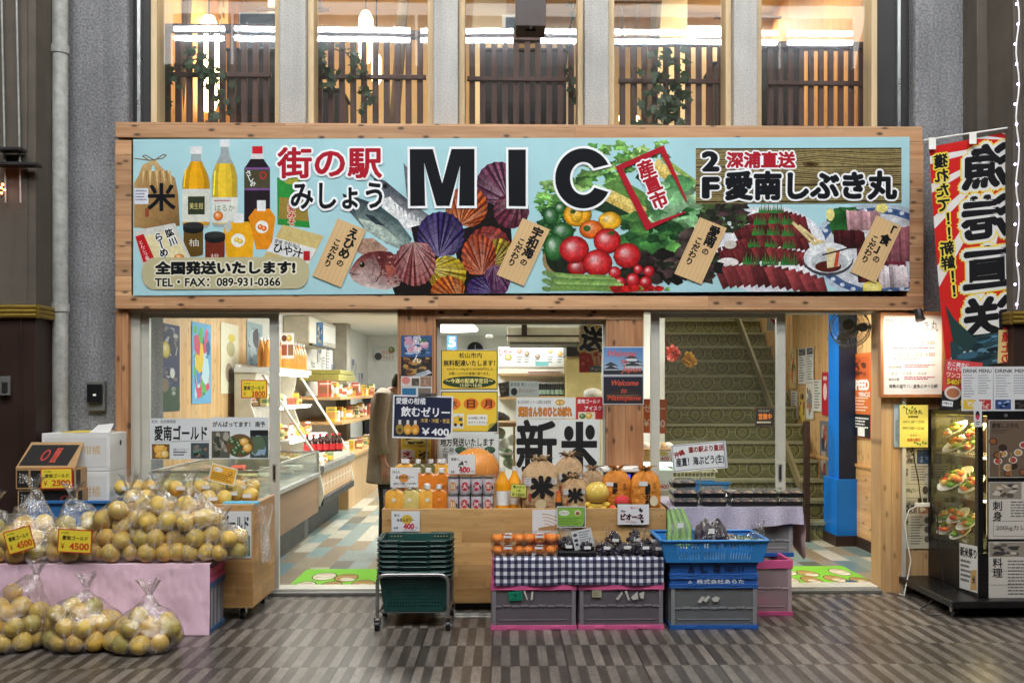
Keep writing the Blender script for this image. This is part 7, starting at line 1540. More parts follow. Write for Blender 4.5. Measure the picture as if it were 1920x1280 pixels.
# ---- shopping baskets on a chrome trolley
bx0, bx1, by0 = wx(706,5.47), wx(844,5.47), 5.50; bw_, bd_ = bx1-bx0, .31; bc = Vector(((bx0+bx1)/2, by0+bd_/2, 0))
GB = mat('basket_green', (22,66,60), .4, var=.1)
def basket(label):
    t = thing('shopping_basket', label, 'basket', (0,0,0), 'green shopping baskets stacked on the trolley'); h = .215; W2, D2 = bw_/2-.012, bd_/2-.012
    def sl(u, z): k = .86+.14*z/h; return u*k
    b = MB(); nu, nv = 21, 8; us = [(k//2+(.56 if k % 2 else 0))/nu for k in range(2*nu)]+[1]; vs = [0]+[.10+.80*(k//2+(.56 if k % 2 else 0))/nv for k in range(2*nv)]+[.9,1]
    def hole(side):
        def f(i, j):
            if j < 1 or j > 2*nv: return False
            u = (i+.5)/(2*nu); v = (j-1)/(2*nv)
            if u < .04 or u > .96: return False
            if side and .25 < u < .75 and v > .70: return False
            return i % 2 == 1 and j % 2 == 0
        return f
    def front(s): return lambda u, v: Vector((sl((u-.5)*2*W2, v*h), s*sl(D2, v*h), v*h))
    def end(s): return lambda u, v: Vector((s*sl(W2, v*h), sl((u-.5)*2*D2, v*h), v*h))
    b.lattice(front(-1), us, vs, hole(True)); b.lattice(front(1), us, vs, hole(True))
    us2 = [k/30 for k in range(31)]; b.lattice(end(-1), us2, vs, lambda i, j: 1 <= j <= 2*nv and i % 2 == 1 and j % 2 == 0); b.lattice(end(1), us2, vs, lambda i, j: 1 <= j <= 2*nv and i % 2 == 1 and j % 2 == 0)
    b.lattice(lambda u, v: Vector((sl((u-.5)*2*W2, 0), sl((v-.5)*2*D2, 0), 0)), [k/30 for k in range(31)], [k/20 for k in range(21)], lambda i, j: i % 2 == 1 and j % 2 == 1)
    b.build('body', GB, t, solid=.0035)
    b = MB(); w, d = bw_/2, bd_/2
    for r0, r1, z in ((.008, 0, h+.001),):
        P = [(-w+.03,-d),(w-.03,-d),(w,-d+.03),(w,d-.03),(w-.03,d),(-w+.03,d),(-w,d-.03),(-w,-d+.03),(-w+.03,-d)]
        b.tube([(x, y, z) for x, y in P], .0075, 8, cap=False); b.tube([(x*.97, y*.96, z-.014) for x, y in P], .005, 6, cap=False)
    b.build('rim', GB, t, smooth=True)
    for s in (-1, 1):
        b = MB(); y = s*(d+.002); z = h+.008
        b.tube([(-w*.40,y,z-.01),(-w*.42,y,z+.004),(-w*.98,y-s*.002,z+.005),(-w-.006,y-s*.05,z+.005),(-w-.006,y-s*(d-.02),z+.005)], .005, 6); b.tube([(w*.40,y,z-.01),(w*.42,y,z+.004),(w*.98,y-s*.002,z+.005),(w+.006,y-s*.05,z+.005),(w+.006,y-s*(d-.02),z+.005)], .005, 6)
        for q in (-.40,.40): b.box(w*q-.01,w*q+.01,y-.006,y+.006,z-.022,z+.008)
        b.build('handle', GB, t, smooth=40)
    return t
zb_ = .098; pitch = .0312; b0 = basket('bottom green basket, its perforated front whole under the chrome bar'); b0.location = bc+Vector((0,0,zb_))
nm = ['second','third','fourth','fifth','sixth','seventh','top']
for k in range(7): dup(b0, bc+Vector((.002*(k % 2),.001*(k % 3),zb_+pitch*(k+1)+.215*.42)), 0, (1,1,.58), ('top green basket of the stack, open to view' if k == 6 else '%s green basket from the bottom, only its rim showing' % nm[k]))
t = thing('basket_trolley', 'bent chrome tube trolley on black casters under the green baskets', 'trolley', (bc.x, bc.y, 0)); zt_ = .335; x0, x1 = bx0+.004, bx1-.012
for y, nmz in ((by0-.024, 0), (by0+bd_+.02, 1)):
    P = [(x0,y,.085),(x0,y,zt_-.06)]+[(x0+.05-.05*math.cos(q),y,zt_-.05+.05*math.sin(q)) for q in [R(a) for a in (20,45,70)]]+[(x0+.06,y,zt_),(x1-.06,y,zt_)]+[(x1-.05+.05*math.sin(q),y,zt_-.05+.05*math.cos(q)) for q in [R(a) for a in (20,45,70)]]+[(x1,y,zt_-.06),(x1,y,.085)]
    b = MB(); b.tube(P, .0115, 12); b.build('frame_hoop', M['steel'], t, smooth=True)
b = MB()
for x in (x0+.0, x1): b.tube([(x,by0-.012,.097),(x,by0+bd_+.01,.097)], .008, 8)
b.tube([(x0,by0+.06,.092),(x1,by0+.06,.092)], .007, 8); b.tube([(x0,by0+bd_-.06,.092),(x1,by0+bd_-.06,.092)], .007, 8); b.build('base_bars', M['steel'], t, smooth=True)
for x in (x0, x1):
    for y in (by0-.024, by0+bd_+.02): caster(t, x, y, .030, .083)
# ---- low display: pink crates, gingham cloth, fruit packs
PKC = (206,90,140)
def stick1(t, w, d, h):
    a = Art((-w*.30,-d/2-.003,h*.80),(-w*.14,-d/2-.003,h*.82),(-w*.30+.008,-d/2-.003,h*.61),26,19); a.board((0,128,96),.001); a.text('十',8,4,9,9,(16,40,36),.04); a.rect(21,2,22,16,(16,60,50)); a.lines(4,15,18,17,1,(16,60,50)); a.build('sticker', t)
    a = Art((-w*.12,-d/2-.003,h*.84),(.0,-d/2-.003,h*.84),(-w*.12,-d/2-.003,h*.6),20,20); a.poly([(0,2),(3,1),(9,18),(6,16)],(206,200,190)); a.poly([(15,4),(19,2),(18,16),(14,18)],(206,200,190)); a.build('torn_label', t)
def stick2(t, w, d, h):
    a = Art((-w*.34,-d/2-.003,h*.83),(-w*.23,-d/2-.003,h*.83),(-w*.34,-d/2-.003,h*.68),20,18); a.board((170,164,136),.001); a.lines(2,3,18,16,3,(120,116,96)); a.build('sticker', t)
    a = Art((-w*.08,-d/2-.003,h*.84),(w*.28,-d/2-.003,h*.84),(-w*.08,-d/2-.003,h*.6),60,24)
    for P in ([(2,20),(14,4),(16,8),(8,22)],[(20,4),(24,2),(30,22),(26,22)],[(32,16),(44,4),(46,20),(36,22)],[(48,8),(58,4),(56,20),(50,18)]): a.poly(P,(196,192,184))
    a.build('torn_label', t)
YC = 5.47; cw = wx(1082,YC)-wx(920,YC); cd = .366; ch_ = wz(1091,YC)
folding_crate('folding_crate','left clear folding crate with pink rims and a green sticker',(wx(1001,YC),YC+cd/2,0),cw,cd,ch_,PKC,0,(112,106,112),stickers=stick1,rim=.05)
folding_crate('folding_crate','right clear folding crate with pink rims and a torn white label',(wx(1165,YC),YC+cd/2,0),cw,cd,ch_,PKC,0,(112,106,112),stickers=stick2,rim=.05)
zc1 = ch_+.001; hh = (wz(1047,YC)-zc1)/2-.001
for lv, nm_ in ((0,'lower'),(1,'upper')):
    folding_crate('folding_crate','%s flat folded pink crate at the left, under the gingham cloth' % nm_,(wx(1001,YC)+.004*lv,YC+cd/2+.004,zc1+lv*(hh+.001)),cw-.01,cd-.01,hh,PKC,0,PKC,solid_sides=True,rim=.02,foot=.015)
    folding_crate('folding_crate','%s flat folded blue crate at the right, under the gingham cloth' % nm_,(wx(1165,YC)+.010*lv,YC+cd/2+.004,zc1+lv*(hh+.001)),cw-.01,cd-.01,hh,(36,92,160),0,(36,92,160),solid_sides=True,rim=.02,foot=.015)
def gingham():
    m, N, L, B = _new('gingham'); t = N.new('ShaderNodeUVMap'); sp = N.new('ShaderNodeSeparateXYZ'); L.new(t.outputs[0], sp.inputs[0])
    def st(x): return _math(N, L, 'LESS_THAN', _math(N, L, 'FRACT', x), .5)
    s_ = _math(N, L, 'MULTIPLY', _math(N, L, 'ADD', st(sp.outputs[0]), st(sp.outputs[1])), .5)
    w_ = N.new('ShaderNodeTexWave'); 
    L.new(_ramp(N, L, s_, [(.0, lin((214,214,218))), (.45, lin((92,94,118))), (.55, lin((92,94,118))), (1, lin((26,26,52)))]), B.inputs['Base Color']); B.inputs['Roughness'].default_value = .9; N.remove(w_)
    _bump(N, L, B, _noise(N, L, _coord(N, L), 9, 4), .3, .02); return m
gx0, gx1 = wx(926,YC), wx(1243,YC); gz = zc1+2*hh+.004; gzb = wz(1093,YC); me = bpy.data.meshes.new('gingham_cloth'); bm = bmesh.new(); uvl = bm.loops.layers.uv.new('UVMap'); nu, nv = 110, 24; G = []
for j in range(nv+1):
    row = []; v = j/nv; L_ = (cd+(gz-gzb))*v
    for i in range(nu+1):
        u = i/nu; x = gx0+(gx1-gx0)*u; bd2 = .004*noise.noise(Vector((u*14, v*3, 1)))
        if L_ < cd-.01: p = (x, YC+cd-.005-L_, gz+.002+.002*noise.noise(Vector((u*30, v*20, 3))))
        else:
            q = L_-(cd-.01); k = min(1, q/.1); p = (x+.003*math.sin(u*20), YC-.008+(-.006*math.sin(u*23+1)-.012*math.exp(-((u-.5)/.04)**2))*k+bd2, gz-q*(1+.02*math.sin(u*9)))
        row.append((bm.verts.new(p), (x/.0435, L_/.0455)))
    G.append(row)
for j in range(nv):
    for i in range(nu):
        q = (G[j][i], G[j][i+1], G[j+1][i+1], G[j+1][i]); fc = bm.faces.new([z[0] for z in q]); fc.smooth = True
        for lp, z in zip(fc.loops, q): lp[uvl].uv = z[1]
bm.to_mesh(me); bm.free(); me.materials.append(gingham()); o = bpy.data.objects.new('gingham_cloth', me); S.collection.objects.link(o); tag(o, 'navy and white gingham cloth draped over the folded pink crates', 'cloth')
ORM = mat('tangerine', (250,140,40), .4, var=.10, vs=30, bump=.2, bs=300); CLR = glass('clear_plastic', (.98,.98,.98), 2.0, .015)
def orange_pack(px, Y, z, label, n=(3,2), r=.034):
    loc = Vector((wx(px,Y), Y, z)); t = thing('fruit_pack', label, 'fruit pack', loc, 'clear packs of orange fruit on the gingham'); w, d = n[0]*r*2.02, n[1]*r*2.02
    for i in range(n[0]):
        for j in range(n[1]):
            b = MB(); b.ball(loc+Vector(((i-(n[0]-1)/2)*r*2, (j-(n[1]-1)/2)*r*2, r*.9+.002)), r, 16, 10, sc=(1,1,.82)); b.build('orange', ORM, t, smooth=True)
    b = MB(); q = .006
    def tray(z0, z1, k0, k1):
        P = [Vector((sx*(w/2+q)*k, sy*(d/2+q)*k, zz)) for zz, k in ((z0,k0),(z1,k1)) for sx, sy in ((-1,-1),(1,-1),(1,1),(-1,1))]; i = [b.vert(loc+p) for p in P]; b.face(i[:4] if k0 < k1 else i[4:])
        for e in range(4): b.face((i[e], i[(e+1) % 4], i[4+(e+1) % 4], i[4+e]))
    tray(0,.035,.93,1.0); tray(.036,.066,1.0,.9); b.box(loc.x-w/2-q-.006,loc.x+w/2+q+.006,loc.y-d/2-q-.006,loc.y-d/2-q,loc.z+.034,loc.z+.0355); b.build('clamshell', CLR, t, bev=.006)
    b = MB(); b.box(loc.x-.02,loc.x+.022,loc.y-d/2-.004,loc.y-d/2+.03,loc.z+.0665,loc.z+.0675); b.box(loc.x-.03,loc.x+.02,loc.y-d/2-.0065,loc.y-d/2-.005,loc.z+.044,loc.z+.058); b.build('sticker', WB, t)
gz2 = gz+.004
orange_pack(954,YC+.12,gz2,'lower clear pack of orange fruit at the left end of the gingham'); orange_pack(953,YC+.12,gz2+.068,'upper clear pack of orange fruit at the left end of the gingham'); orange_pack(1011,YC+.12,gz2,'lower clear pack of orange fruit next to the black grape trays',r=.035); orange_pack(1012,YC+.125,gz2+.068,'upper clear pack of orange fruit next to the black grape trays',r=.035); orange_pack(1020,YC+.24,gz2+.05,'rear red-orange pack behind the two stacked orange packs')
GRP = mat('grape_skin', (34,26,42), .35, var=.35, vs=40)
def grapes(px, Y, w, h, seed, label, tray=False):
    loc = Vector((wx(px,Y), Y, gz2)); t = thing('grape_pack', label, 'grape pack', loc, 'film packs of black grapes on the gingham'); rr = random.Random(seed); b = MB(); pts = []
    z0 = .03 if tray else .0
    for k in range(46):
        a_, q = rr.random()*6.3, rr.random()**.5; x, y = w/2*.85*q*math.cos(a_), .07*q*math.sin(a_); zz = z0+rr.random()*(h-.03)*(1-q*q*.6)+.012; b.ball(loc+Vector((x,y,zz)), .0125+.002*rr.random(), 9, 6); pts.append((Vector((x,y,zz)), .014))
    b.build('grapes', GRP, t, smooth=True)
    f = hull_film(pts[:30], (0,0,0), M['film2'], Vector((w*.35*(1 if seed % 2 else -1), -.05, h*.9)), seed, .006, .02, 1.15, 'wrap'); f.parent = t
    if tray: b = MB(); b.box(loc.x-w/2,loc.x+w/2,loc.y-.08,loc.y+.08,loc.z,loc.z+.032); b.build('tray', M['blk'], t, bev=.008)
    b = MB(); b.box(loc.x-.016,loc.x+.024,loc.y-.085,loc.y-.083,loc.z+h*.5,loc.z+h*.5+.018); b.build('sticker', WB, t)
for k,(px,Y,w,h,lb,tr) in enumerate(((1064,YC+.12,.125,.10,'black fruit tray in grey film left of the printed slip',True),(1098,YC+.11,.12,.09,'black fruit tray under the printed slip',True),(1134,YC+.1,.13,.09,'film pack of black grapes just right of the printed slip',False),(1172,YC+.1,.13,.095,'film pack of black grapes third from the right end of gingham',False),(1206,YC+.1,.12,.09,'film pack of black grapes second from the right end of gingham',False),(1230,YC+.09,.11,.085,'film pack of black grapes at the right end of the gingham',False),(1150,YC+.23,.12,.14,'rear pack of black grapes behind the gap, left one',False),(1190,YC+.23,.12,.145,'rear pack of black grapes on the middle of the back row',False),(1222,YC+.24,.12,.13,'rear pack of black grapes at the right of the back row',False))): grapes(px,Y,w,h,20+k,lb,tr)
a = pcard(1074,992,1112,1028,YC+.06,(210,212,214),rot=-12); a.ell(6,8,4,3,(70,70,74)); a.ell(6,18,4,3,(70,70,74)); a.ell(6,26,3,3,(70,70,74)); a.lines(13,4,36,32,6,(130,132,134)); tag(a.build('printed_slip'), 'tilted grey printed slip standing among the black grape trays', 'card')
b = MB(); b.grid(lambda u,v: Vector((wx(1046,YC+.14)+u*.12, YC+.14+.01*math.sin(u*7), gz2+.03+v*.14-.02*u)), 8, 8); tag(b.build('grey_film', film('grey_film',.25,.4,18), smooth=True), 'sheet of grey plastic film standing behind the left fruit tray', 'plastic film')
# ---- blue crates and vegetable basket
YB = 5.46; qw = wx(1422,YB)-wx(1256,YB); BLC = (34,86,158); qx = wx(1339,YB)
def stk(t, w, d, h):
    a = Art((-w*.2,-d/2-.003,h*.82),(w*.1,-d/2-.003,h*.82),(-w*.2,-d/2-.003,h*.6),50,24)
    for P in ([(2,18),(10,4),(16,6),(8,22)],[(12,14),(22,2),(26,6),(18,20)],[(28,10),(36,4),(44,8),(40,18),(32,18)]): a.poly(P,(200,198,190))
    a.build('torn_label', t)
hA = wz(1101,YB); folding_crate('folding_crate','clear folding crate with blue rims and a torn label, under the lettered crates',(qx,YB+.183,0),qw,.366,hA,BLC,0,(118,120,122),stickers=stk,rim=.012)
def st_ara(t, w, d, h):
    a = Art((-w/2+.02,-d/2-.0035,h-.008),(w/2-.02,-d/2-.0035,h-.008),(-w/2+.02,-d/2-.0035,.008),160,24); a.poly([(29,17),(33,8),(37,17)],(220,230,240)); a.poly([(31,16),(33,11.5),(35,16)],(34,86,158)); a.text('株式会社あらた',46,5,92,14,(220,230,240),.02); a.build('lettering', t)
def st_als(t, w, d, h):
    a = Art((-w/2+.02,-d/2-.0035,h-.008),(w/2-.02,-d/2-.0035,h-.008),(-w/2+.02,-d/2-.0035,.008),160,24)
    for k,cch in enumerate('ALS'): a.text(cch,30+k*25,5,12,13,(12,22,56),.045)
    a.text('H21.11',102,7,35,10,(12,22,56),.035); a.build('lettering', t)
h1 = wz(1081,YB)-hA-.002; folding_crate('folding_crate','folded blue crate with white company lettering under the ALS crate',(qx,YB+.183,hA+.001),qw,.366,h1,BLC,0,BLC,solid_sides=True,rim=.02,foot=.014,stickers=st_ara)
h2 = wz(1054,YB)-wz(1081,YB)-.002; folding_crate('folding_crate','folded blue crate lettered ALS under the vegetable basket',(qx-.002,YB+.183,hA+h1+.002),qw,.366,h2,BLC,0,BLC,solid_sides=True,rim=.02,foot=.014,stickers=st_als)
zv = hA+h1+h2+.004; YV = 5.42; vw = wx(1442,YV)-wx(1241,YV); vx = wx(1341,YV); vh = wz(1013,YV)-zv; vd = .40
t = thing('vegetable_basket', 'light blue slotted plastic basket full of wrapped vegetables', 'basket', (vx, YV+vd/2, zv)); LB = mat('basket_blue', (46,128,196), .42, var=.08)
b = MB(); w2, d2 = vw/2, vd/2
us = [0,.10]; 
for g_ in range(3):
    s0 = .12+g_*.26; us += [s0+.24*k/17 for k in range(18)]
us += [.90,1]; vs = [0,.10,.14,.46,.52,.84,.88,1]
def hol(i, j): u = (us[i]+us[i+1])/2; return j in (2,4) and .12 < u < .88 and us[i+1]-us[i] < .016 and (i-2) % 18 % 2 == 1
def tp(v): return .90+.10*v
O_ = Vector((vx, YV+vd/2, zv))
for s in (-1,1):
    b.lattice(lambda u, v: O_+Vector(((u-.5)*2*w2*tp(v), s*d2*tp(v), v*vh)), us, vs, hol); b.lattice(lambda u, v: O_+Vector((s*w2*tp(v), (u-.5)*2*d2*tp(v), v*vh)), us, vs, hol)
b.poly([O_+Vector((sx*w2*.9, sy*d2*.9, .004)) for sx, sy in ((-1,-1),(1,-1),(1,1),(-1,1))]); b.build('body', LB, t, solid=.004)
b = MB(); P = [(-w2,-d2),(w2,-d2),(w2,d2),(-w2,d2),(-w2,-d2)]
for (xa,ya),(xb,yb) in zip(P[:-1],P[1:]): b.box(min(xa,xb)-.012,max(xa,xb)+.012,min(ya,yb)-.012,max(ya,yb)+.012,vh-.012,vh,0,None,Matrix.Translation(O_)) if xa==xb or ya==yb else None
b.build('rim', LB, t, bev=.005)
def pbag(name, label, cat, px, Y, z, items, mats, seed, knot=None):
    loc = Vector((wx(px,Y), Y, z)); t = thing(name, label, cat, loc); pts = []
    for k, (pth, r, mi) in enumerate(items):
        b = MB(); b.tube([loc+Vector(p) for p in pth], r, 10); b.build('vegetable', mats[mi], t, smooth=True)
        for p, rr_ in zip(pth, r if isinstance(r, list) else [r]*len(pth)): pts.append((Vector(p), max(rr_, .006)))
    f = hull_film(pts, (0,0,0), M['film2'], knot, seed, .007, .03, 1.1, 'wrap'); f.parent = t
    b = MB(); zt_ = max(p.z for p, _ in pts); b.box(loc.x-.02,loc.x+.016,loc.y-.075,loc.y-.073,loc.z+zt_*.55,loc.z+zt_*.55+.03); b.build('sticker', WB, t); return t
VG = [mat('stalk_green', (112,152,72), .45, var=.15, vs=14), mat('eggplant', (34,24,44), .28, var=.2, coat=.4), mat('cucumber', (44,84,46), .4, var=.2, vs=30, bump=.3, bs=200), mat('greens', (70,120,60), .5, var=.3)]
zz = zv+vh*.62; rr = random.Random(3)
pbag('stalk_bag','film bag of thick pale green stalks at the left of the blue basket','vegetable bag',1272,YV+.15,zz,[([(-.07+k*.026,-.05-.0*k,.0),(-.055+k*.02+.02*(k%2),-.01,.11),(-.05+k*.016,.07,.19+.02*(k%2))],[.017,.016,.012],0) for k in range(6)],VG,31)
pbag('eggplant_bag','film bag of dark eggplants in the middle of the blue basket','vegetable bag',1330,YV+.16,zz,[([(-.09+k*.034,-.06,.01+.02*(k%3)),(-.07+k*.03,0,.06+.03*(k%2)),(-.055+k*.024,.07,.10+.02*(k%3))],[.02,.026,.014],1) for k in range(6)],VG,32)
pbag('eggplant_bag','dark eggplant pack with a white sticker beside the greens','vegetable bag',1368,YV+.10,zz,[([(-.03+k*.03,-.05,.02),(-.02+k*.02,.04,.05)],[.024,.018],1) for k in range(3)],VG,33)
pbag('cucumber_bag','film bag of dark green vegetables tied with yellow tape in the blue basket','vegetable bag',1396,YV+.11,zz,[([(-.05+k*.018,-.05,.01+.01*(k%2)),(-.045+k*.018,.05,.045)],[.011,.009],2) for k in range(6)],VG,34,Vector((.06,-.02,.09)))
pbag('greens_bag','film bag of leafy greens at the right end of the blue basket','vegetable bag',1420,YV+.14,zz,[([(-.03+k*.02,-.03,.0),(-.02+k*.012,.0,.03)],[.012,.014],3) for k in range(4)],VG,35,Vector((.02,.0,.12)))
# ---- tray table with lavender cloth
YT = 6.02; tx0, tx1 = wx(1256,YT), wx(1502,YT); tz = wz(952,YT)
t = thing('tray_table', 'table with a patterned lavender cloth holding the food trays', 'table', ((tx0+tx1)/2, YT+.3, 0))
b = MB(); b.box(tx0,tx1,YT+.01,YT+.62,tz-.02,tz-.002); b.build('top', M['ply'], t)
b = MB()
for x in (tx0+.04, tx1-.06): b.box(x,x+.03,YT+.5,YT+.53,0,tz-.021)
b.build('legs', M['grey'], t)
def cl(u, v):
    x = tx0-.01+(tx1-tx0+.02)*u
    if v < .5: return Vector((x, YT+.62-v*2*.62, tz+.002))
    q = (v-.5)*2; dr = .11+.06*math.sin(u*3.1)+.03*math.sin(u*6.3); return Vector((x, YT-.004-.02*math.sin(u*26)*q-.012*q, tz+.002-dr*q))
lv = rough_mat('lavender_print', (206,198,214), (150,144,168), 160, .1, .1)
b = MB(); b.grid(cl, 70, 24); b.build('cloth', lv, t, smooth=True)
b = MB(); b.grid(lambda u, v: Vector((tx1+.004+.012*math.sin(v*5+u*12)+.05*v*(1-u*.3), YT-.01+u*.5+.04*v, tz-.002-.33*v-.04*math.sin(u*8)*v)), 20, 16); b.build('side_drop', mat('pink_lining', (222,190,186), .85, var=.06), t, smooth=True)
folding_crate('folding_crate','dim clear crate with blue base under the lavender cloth',(wx(1440,6.0)-.06,6.03+.2,wz(1048,6.0)),.50,.36,wz(985,6.0)-wz(1048,6.0),(34,86,158),0,(150,150,150),rim=.015)
folding_crate('folding_crate','clear crate with pink rims standing on the paving behind the blue crates',(wx(1487,5.78)-.265,5.78+.2,0),.53,.40,wz(1052,5.78),(206,86,136),0,(170,146,150),rim=.055)
FT = glass('tray_lid', (.9,.9,.9), 2.2, .10); fm = [mat('food_%d' % k, c, .5, var=.3, vs=40) for k, c in enumerate(((70,50,40),(150,110,80),(40,34,30),(120,80,60),(180,150,110)))]
def tray_proto():
    t = thing('food_tray', 'x', 'food tray', (0,0,0)); b = MB(); w, d, h = .165, .115, .03
    def fr_(k0,k1,z0,z1,mm=0):
        P = [Vector((sx*w/2*k, sy*d/2*k, z)) for z, k in ((z0,k0),(z1,k1)) for sx, sy in ((-1,-1),(1,-1),(1,1),(-1,1))]; i = [b.vert(p) for p in P]
        for e in range(4): b.face((i[e], i[(e+1) % 4], i[4+(e+1) % 4], i[4+e]), mm)
        return i
    i = fr_(.9,1,0,h); b.face(i[:4][::-1]); b.build('base', M['blk'], t, solid=.002)
    b = MB(); i = fr_(1.02,1.0,h,h+.006); i = fr_(.99,.84,h+.006,h+.024); b.face(i[4:]); b.build('lid', FT, t, bev=.004)
    b = MB(); rr = random.Random(1)
    for k in range(10): b.ball((-.06+.03*(k % 5), -.025+.05*(k//5), h-.006), .019, 8, 6, k % 5, None, (1,1,.8))
    b.build('food', fm, t, smooth=True); return t
tp_ = tray_proto(); first = True
rows = [('front',YT+.03,[(1286,0),(1340,0),(1392,0),(1436,0),(1482,0)]),('front',YT+.04,[(1286,1),(1338,1),(1392,1),(1436,1),(1484,1)]),('middle',YT+.18,[(1282,0),(1282,1),(1282,2),(1340,0),(1340,1),(1405,0),(1450,0)]),('back',YT+.34,[(1290,0),(1345,0),(1390,0),(1425,0)])]
for rn, Y, L_ in rows:
    for q, (px, lv_) in enumerate(L_):
        lb = 'black food tray on the lavender table, %s row, %s level, near %s' % (rn, ('bottom','second','third')[lv_], {1286:'the orange rice bag',1282:'the rice bags',1290:'the rice bags',1340:'the sign stick',1338:'the sign stick',1345:'the sign stick',1392:'the table middle',1390:'the white slip',1405:'the white slip',1436:'right of middle',1425:'right of middle',1450:'right of middle',1482:'the right corner',1484:'the right corner'}[px])
        loc = (wx(px,Y), Y+.05, tz+.006+.055*lv_)
        if first: tp_.location = loc; tp_['label'] = lb; tp_['group'] = 'food trays on the lavender table'; first = False
        else: dup(tp_, loc, .04*((q*7) % 3-1), 1, lb, 'food trays on the lavender table')
b = MB(); b.pbox(1326,914,1385,930,YT+.28,YT+.282); o = tag(b.build('white_slip', WB), 'white paper slip lying across the food trays', 'card'); o.rotation_euler = (R(-50),0,R(4))
t = thing('blue_tray', 'blue plastic basket behind the food trays by the stairs', 'basket', W(1325,930,7.0)); b = MB(); b.pbox(1280,905,1366,925,7.0,7.02); b.pbox(1280,900,1340,905,7.3,7.32); b.build('walls', LB, t); b = MB(); b.pbox(1276,903,1370,908,6.99,7.0); b.build('rim', LB, t)
t = thing('wire_basket', 'grey wire basket of bread behind the sea grape sign', 'basket', W(1300,905,7.6)); b = MB()
for k in range(12): b.tube([W(1262+k*7,884,7.6), W(1262+k*7,906,7.6)], .003, 5)
for y in (884,894,906): b.tube([W(1262,y,7.6), W(1342,y,7.6)], .005, 6)
b.tube([W(1262,884,7.6), W(1262,866,7.9), W(1325,866,7.9), W(1345,884,7.6)], .008, 6); b.build('wire', M['alu'], t); b = MB()
for k in range(7): b.ball(W(1272+k*9,880,7.75), .05, 10, 7, 0, None, (1,1,.6))
b.build('bread', mat('pale_greens',(200,196,150),.6,var=.2), t, smooth=True)
t = thing('sea_grape_sign', 'tilted white card on a stick with red and black lettering above the food trays', 'sign', (wx(1313,6.2),6.2,tz)); a = pcard(1260,830,1363,881,6.2,(236,238,238),.004,-5); a.frame(1.5,1.5,99,49,.9,(60,62,70)); a.rect(99,0,103,51,(206,210,216)); a.text('沖縄',4,12,20,10,(150,44,36),.05,rot=-16); a.text('道の駅より直送',32,6,66,11,(150,44,36),.04); a.text('産直！海ぶどう(生)',7,25,90,18,(28,40,42),.03); a.build('board', t); b = MB(); b.tube([W(1313,880,6.21),(wx(1313,6.21),6.21,tz)], .004, 6); b.build('stick', M['steel'], t)
b = MB(); b.pbox(1290,826,1330,834,6.215,6.225); o = tag(b.build('clear_clip', CLR, bev=.003), 'clear plastic clip holding the top of the sea grape sign', 'clip')
# ================================================================ RIGHT: menu board, showcase, banner
t = thing('menu_board', 'wood framed white menu board with handwritten red and black lines, lit from above', 'sign', W(1713,745,6.4))
a = pcard(1657,591,1768,739,6.405,(226,226,226)); a.vtext('愛',10,15,18,(60,56,56),.0); a.text('南しぶき丸',26,10,76,20,(90,80,76)); a.text('・日替わり ￥880',12,46,84,10,(196,80,80)); a.lines(16,60,98,65,1,(206,110,110),.5); a.text('・刺身の盛り合せ ￥880',12,68,84,10,(196,80,80)); a.lines(18,80,70,84,1,(206,110,110),.5)
a.text('本日の刺身',9,94,24,5.5,(50,48,48)); a.lines(40,92,98,99,2,(190,90,110)); a.text('・タコ　・ハマチ　・カツオ',10,106,70,6,(60,56,56)); a.text('本日の魚',9,117,20,5.5,(50,48,48)); a.lines(38,115,98,122,2,(180,80,110)); a.text('地魚の塩サバ／金魚のタイの鯛',10,129,90,7,(50,48,48),.01); a.build('board', t)
b = MB(); b.pbox(1651,585,1657,745,6.385,6.435); b.pbox(1768,585,1775,745,6.385,6.435); b.pbox(1657,585,1768,591,6.386,6.434); b.pbox(1657,739,1768,745,6.386,6.434); b.build('frame', wood('board_frame',(176,116,70),(146,92,54),'z',0,'x',.5,0,0), t, bev=.002)
t = thing('clip_lamp', 'small black clip lamp shining onto the top of the menu board', 'lamp', W(1722,590,6.2)); p = W(1724,592,6.16); b = MB(); Mx = Matrix.Rotation(R(155),4,'X'); b.lathe([(.012,-.05),(.026,-.045),(.030,.02),(.034,.03)], p, 16, M=Mx); b.build('shade', M['blk'], t, smooth=35); b = MB(); b.pbox(1706,569,1721,588,6.37,6.44); b.tube([W(1714,580,6.38), W(1722,584,6.26), p], .008, 8); b.build('clip', M['blk'], t, bev=.003); b = MB(); b.lathe([(0,.015),(.026,.018)], p, 14, M=Mx); b.build('bulb', emis('bulb_warm',(255,226,180),40), t)
sl_ = bpy.data.lights.new('clip_lamp_light','SPOT'); sl_.energy = 18; sl_.color = (1,.84,.6); sl_.spot_size = R(120); sl_.spot_blend = .8; sl_.shadow_soft_size = .02; so = bpy.data.objects.new('clip_lamp_light', sl_); S.collection.objects.link(so); so.location = p+Vector((0,-.05,-.055)); so.rotation_euler = (R(62),0,0)
def hours(a): a.text('しぶき丸',12,9,30,8,(60,50,20),.03); a.text('営業時間',16,20,18,4,BK,.02); a.text('AM11:00～15:00',6,29,40,5,(110,100,50)); a.text('PM17:00～22:00',6,41,40,5,(110,100,50)); a.text('～ 定休日 ～',14,54,24,5,(110,90,50)); a.text('毎週火曜日',14,62,24,6,(226,90,40),.02); [a.ell(8+k*5,4+(k%3)*3,2.5,1.5,(90,140,60),k*40) for k in range(5)]; [a.ell(28+k*5,70+(k%3)*2,2.5,1.5,(90,140,60),k*40) for k in range(5)]
a = pcard(1687,759,1740,838,6.412,(248,232,110)); hours(a); tag(a.build('hours_sheet'), 'yellow opening hours sheet with green leaf sprigs', 'poster')
MB_=[(150,140,126),(90,80,70),(206,196,180),(60,56,56),(180,150,110)]
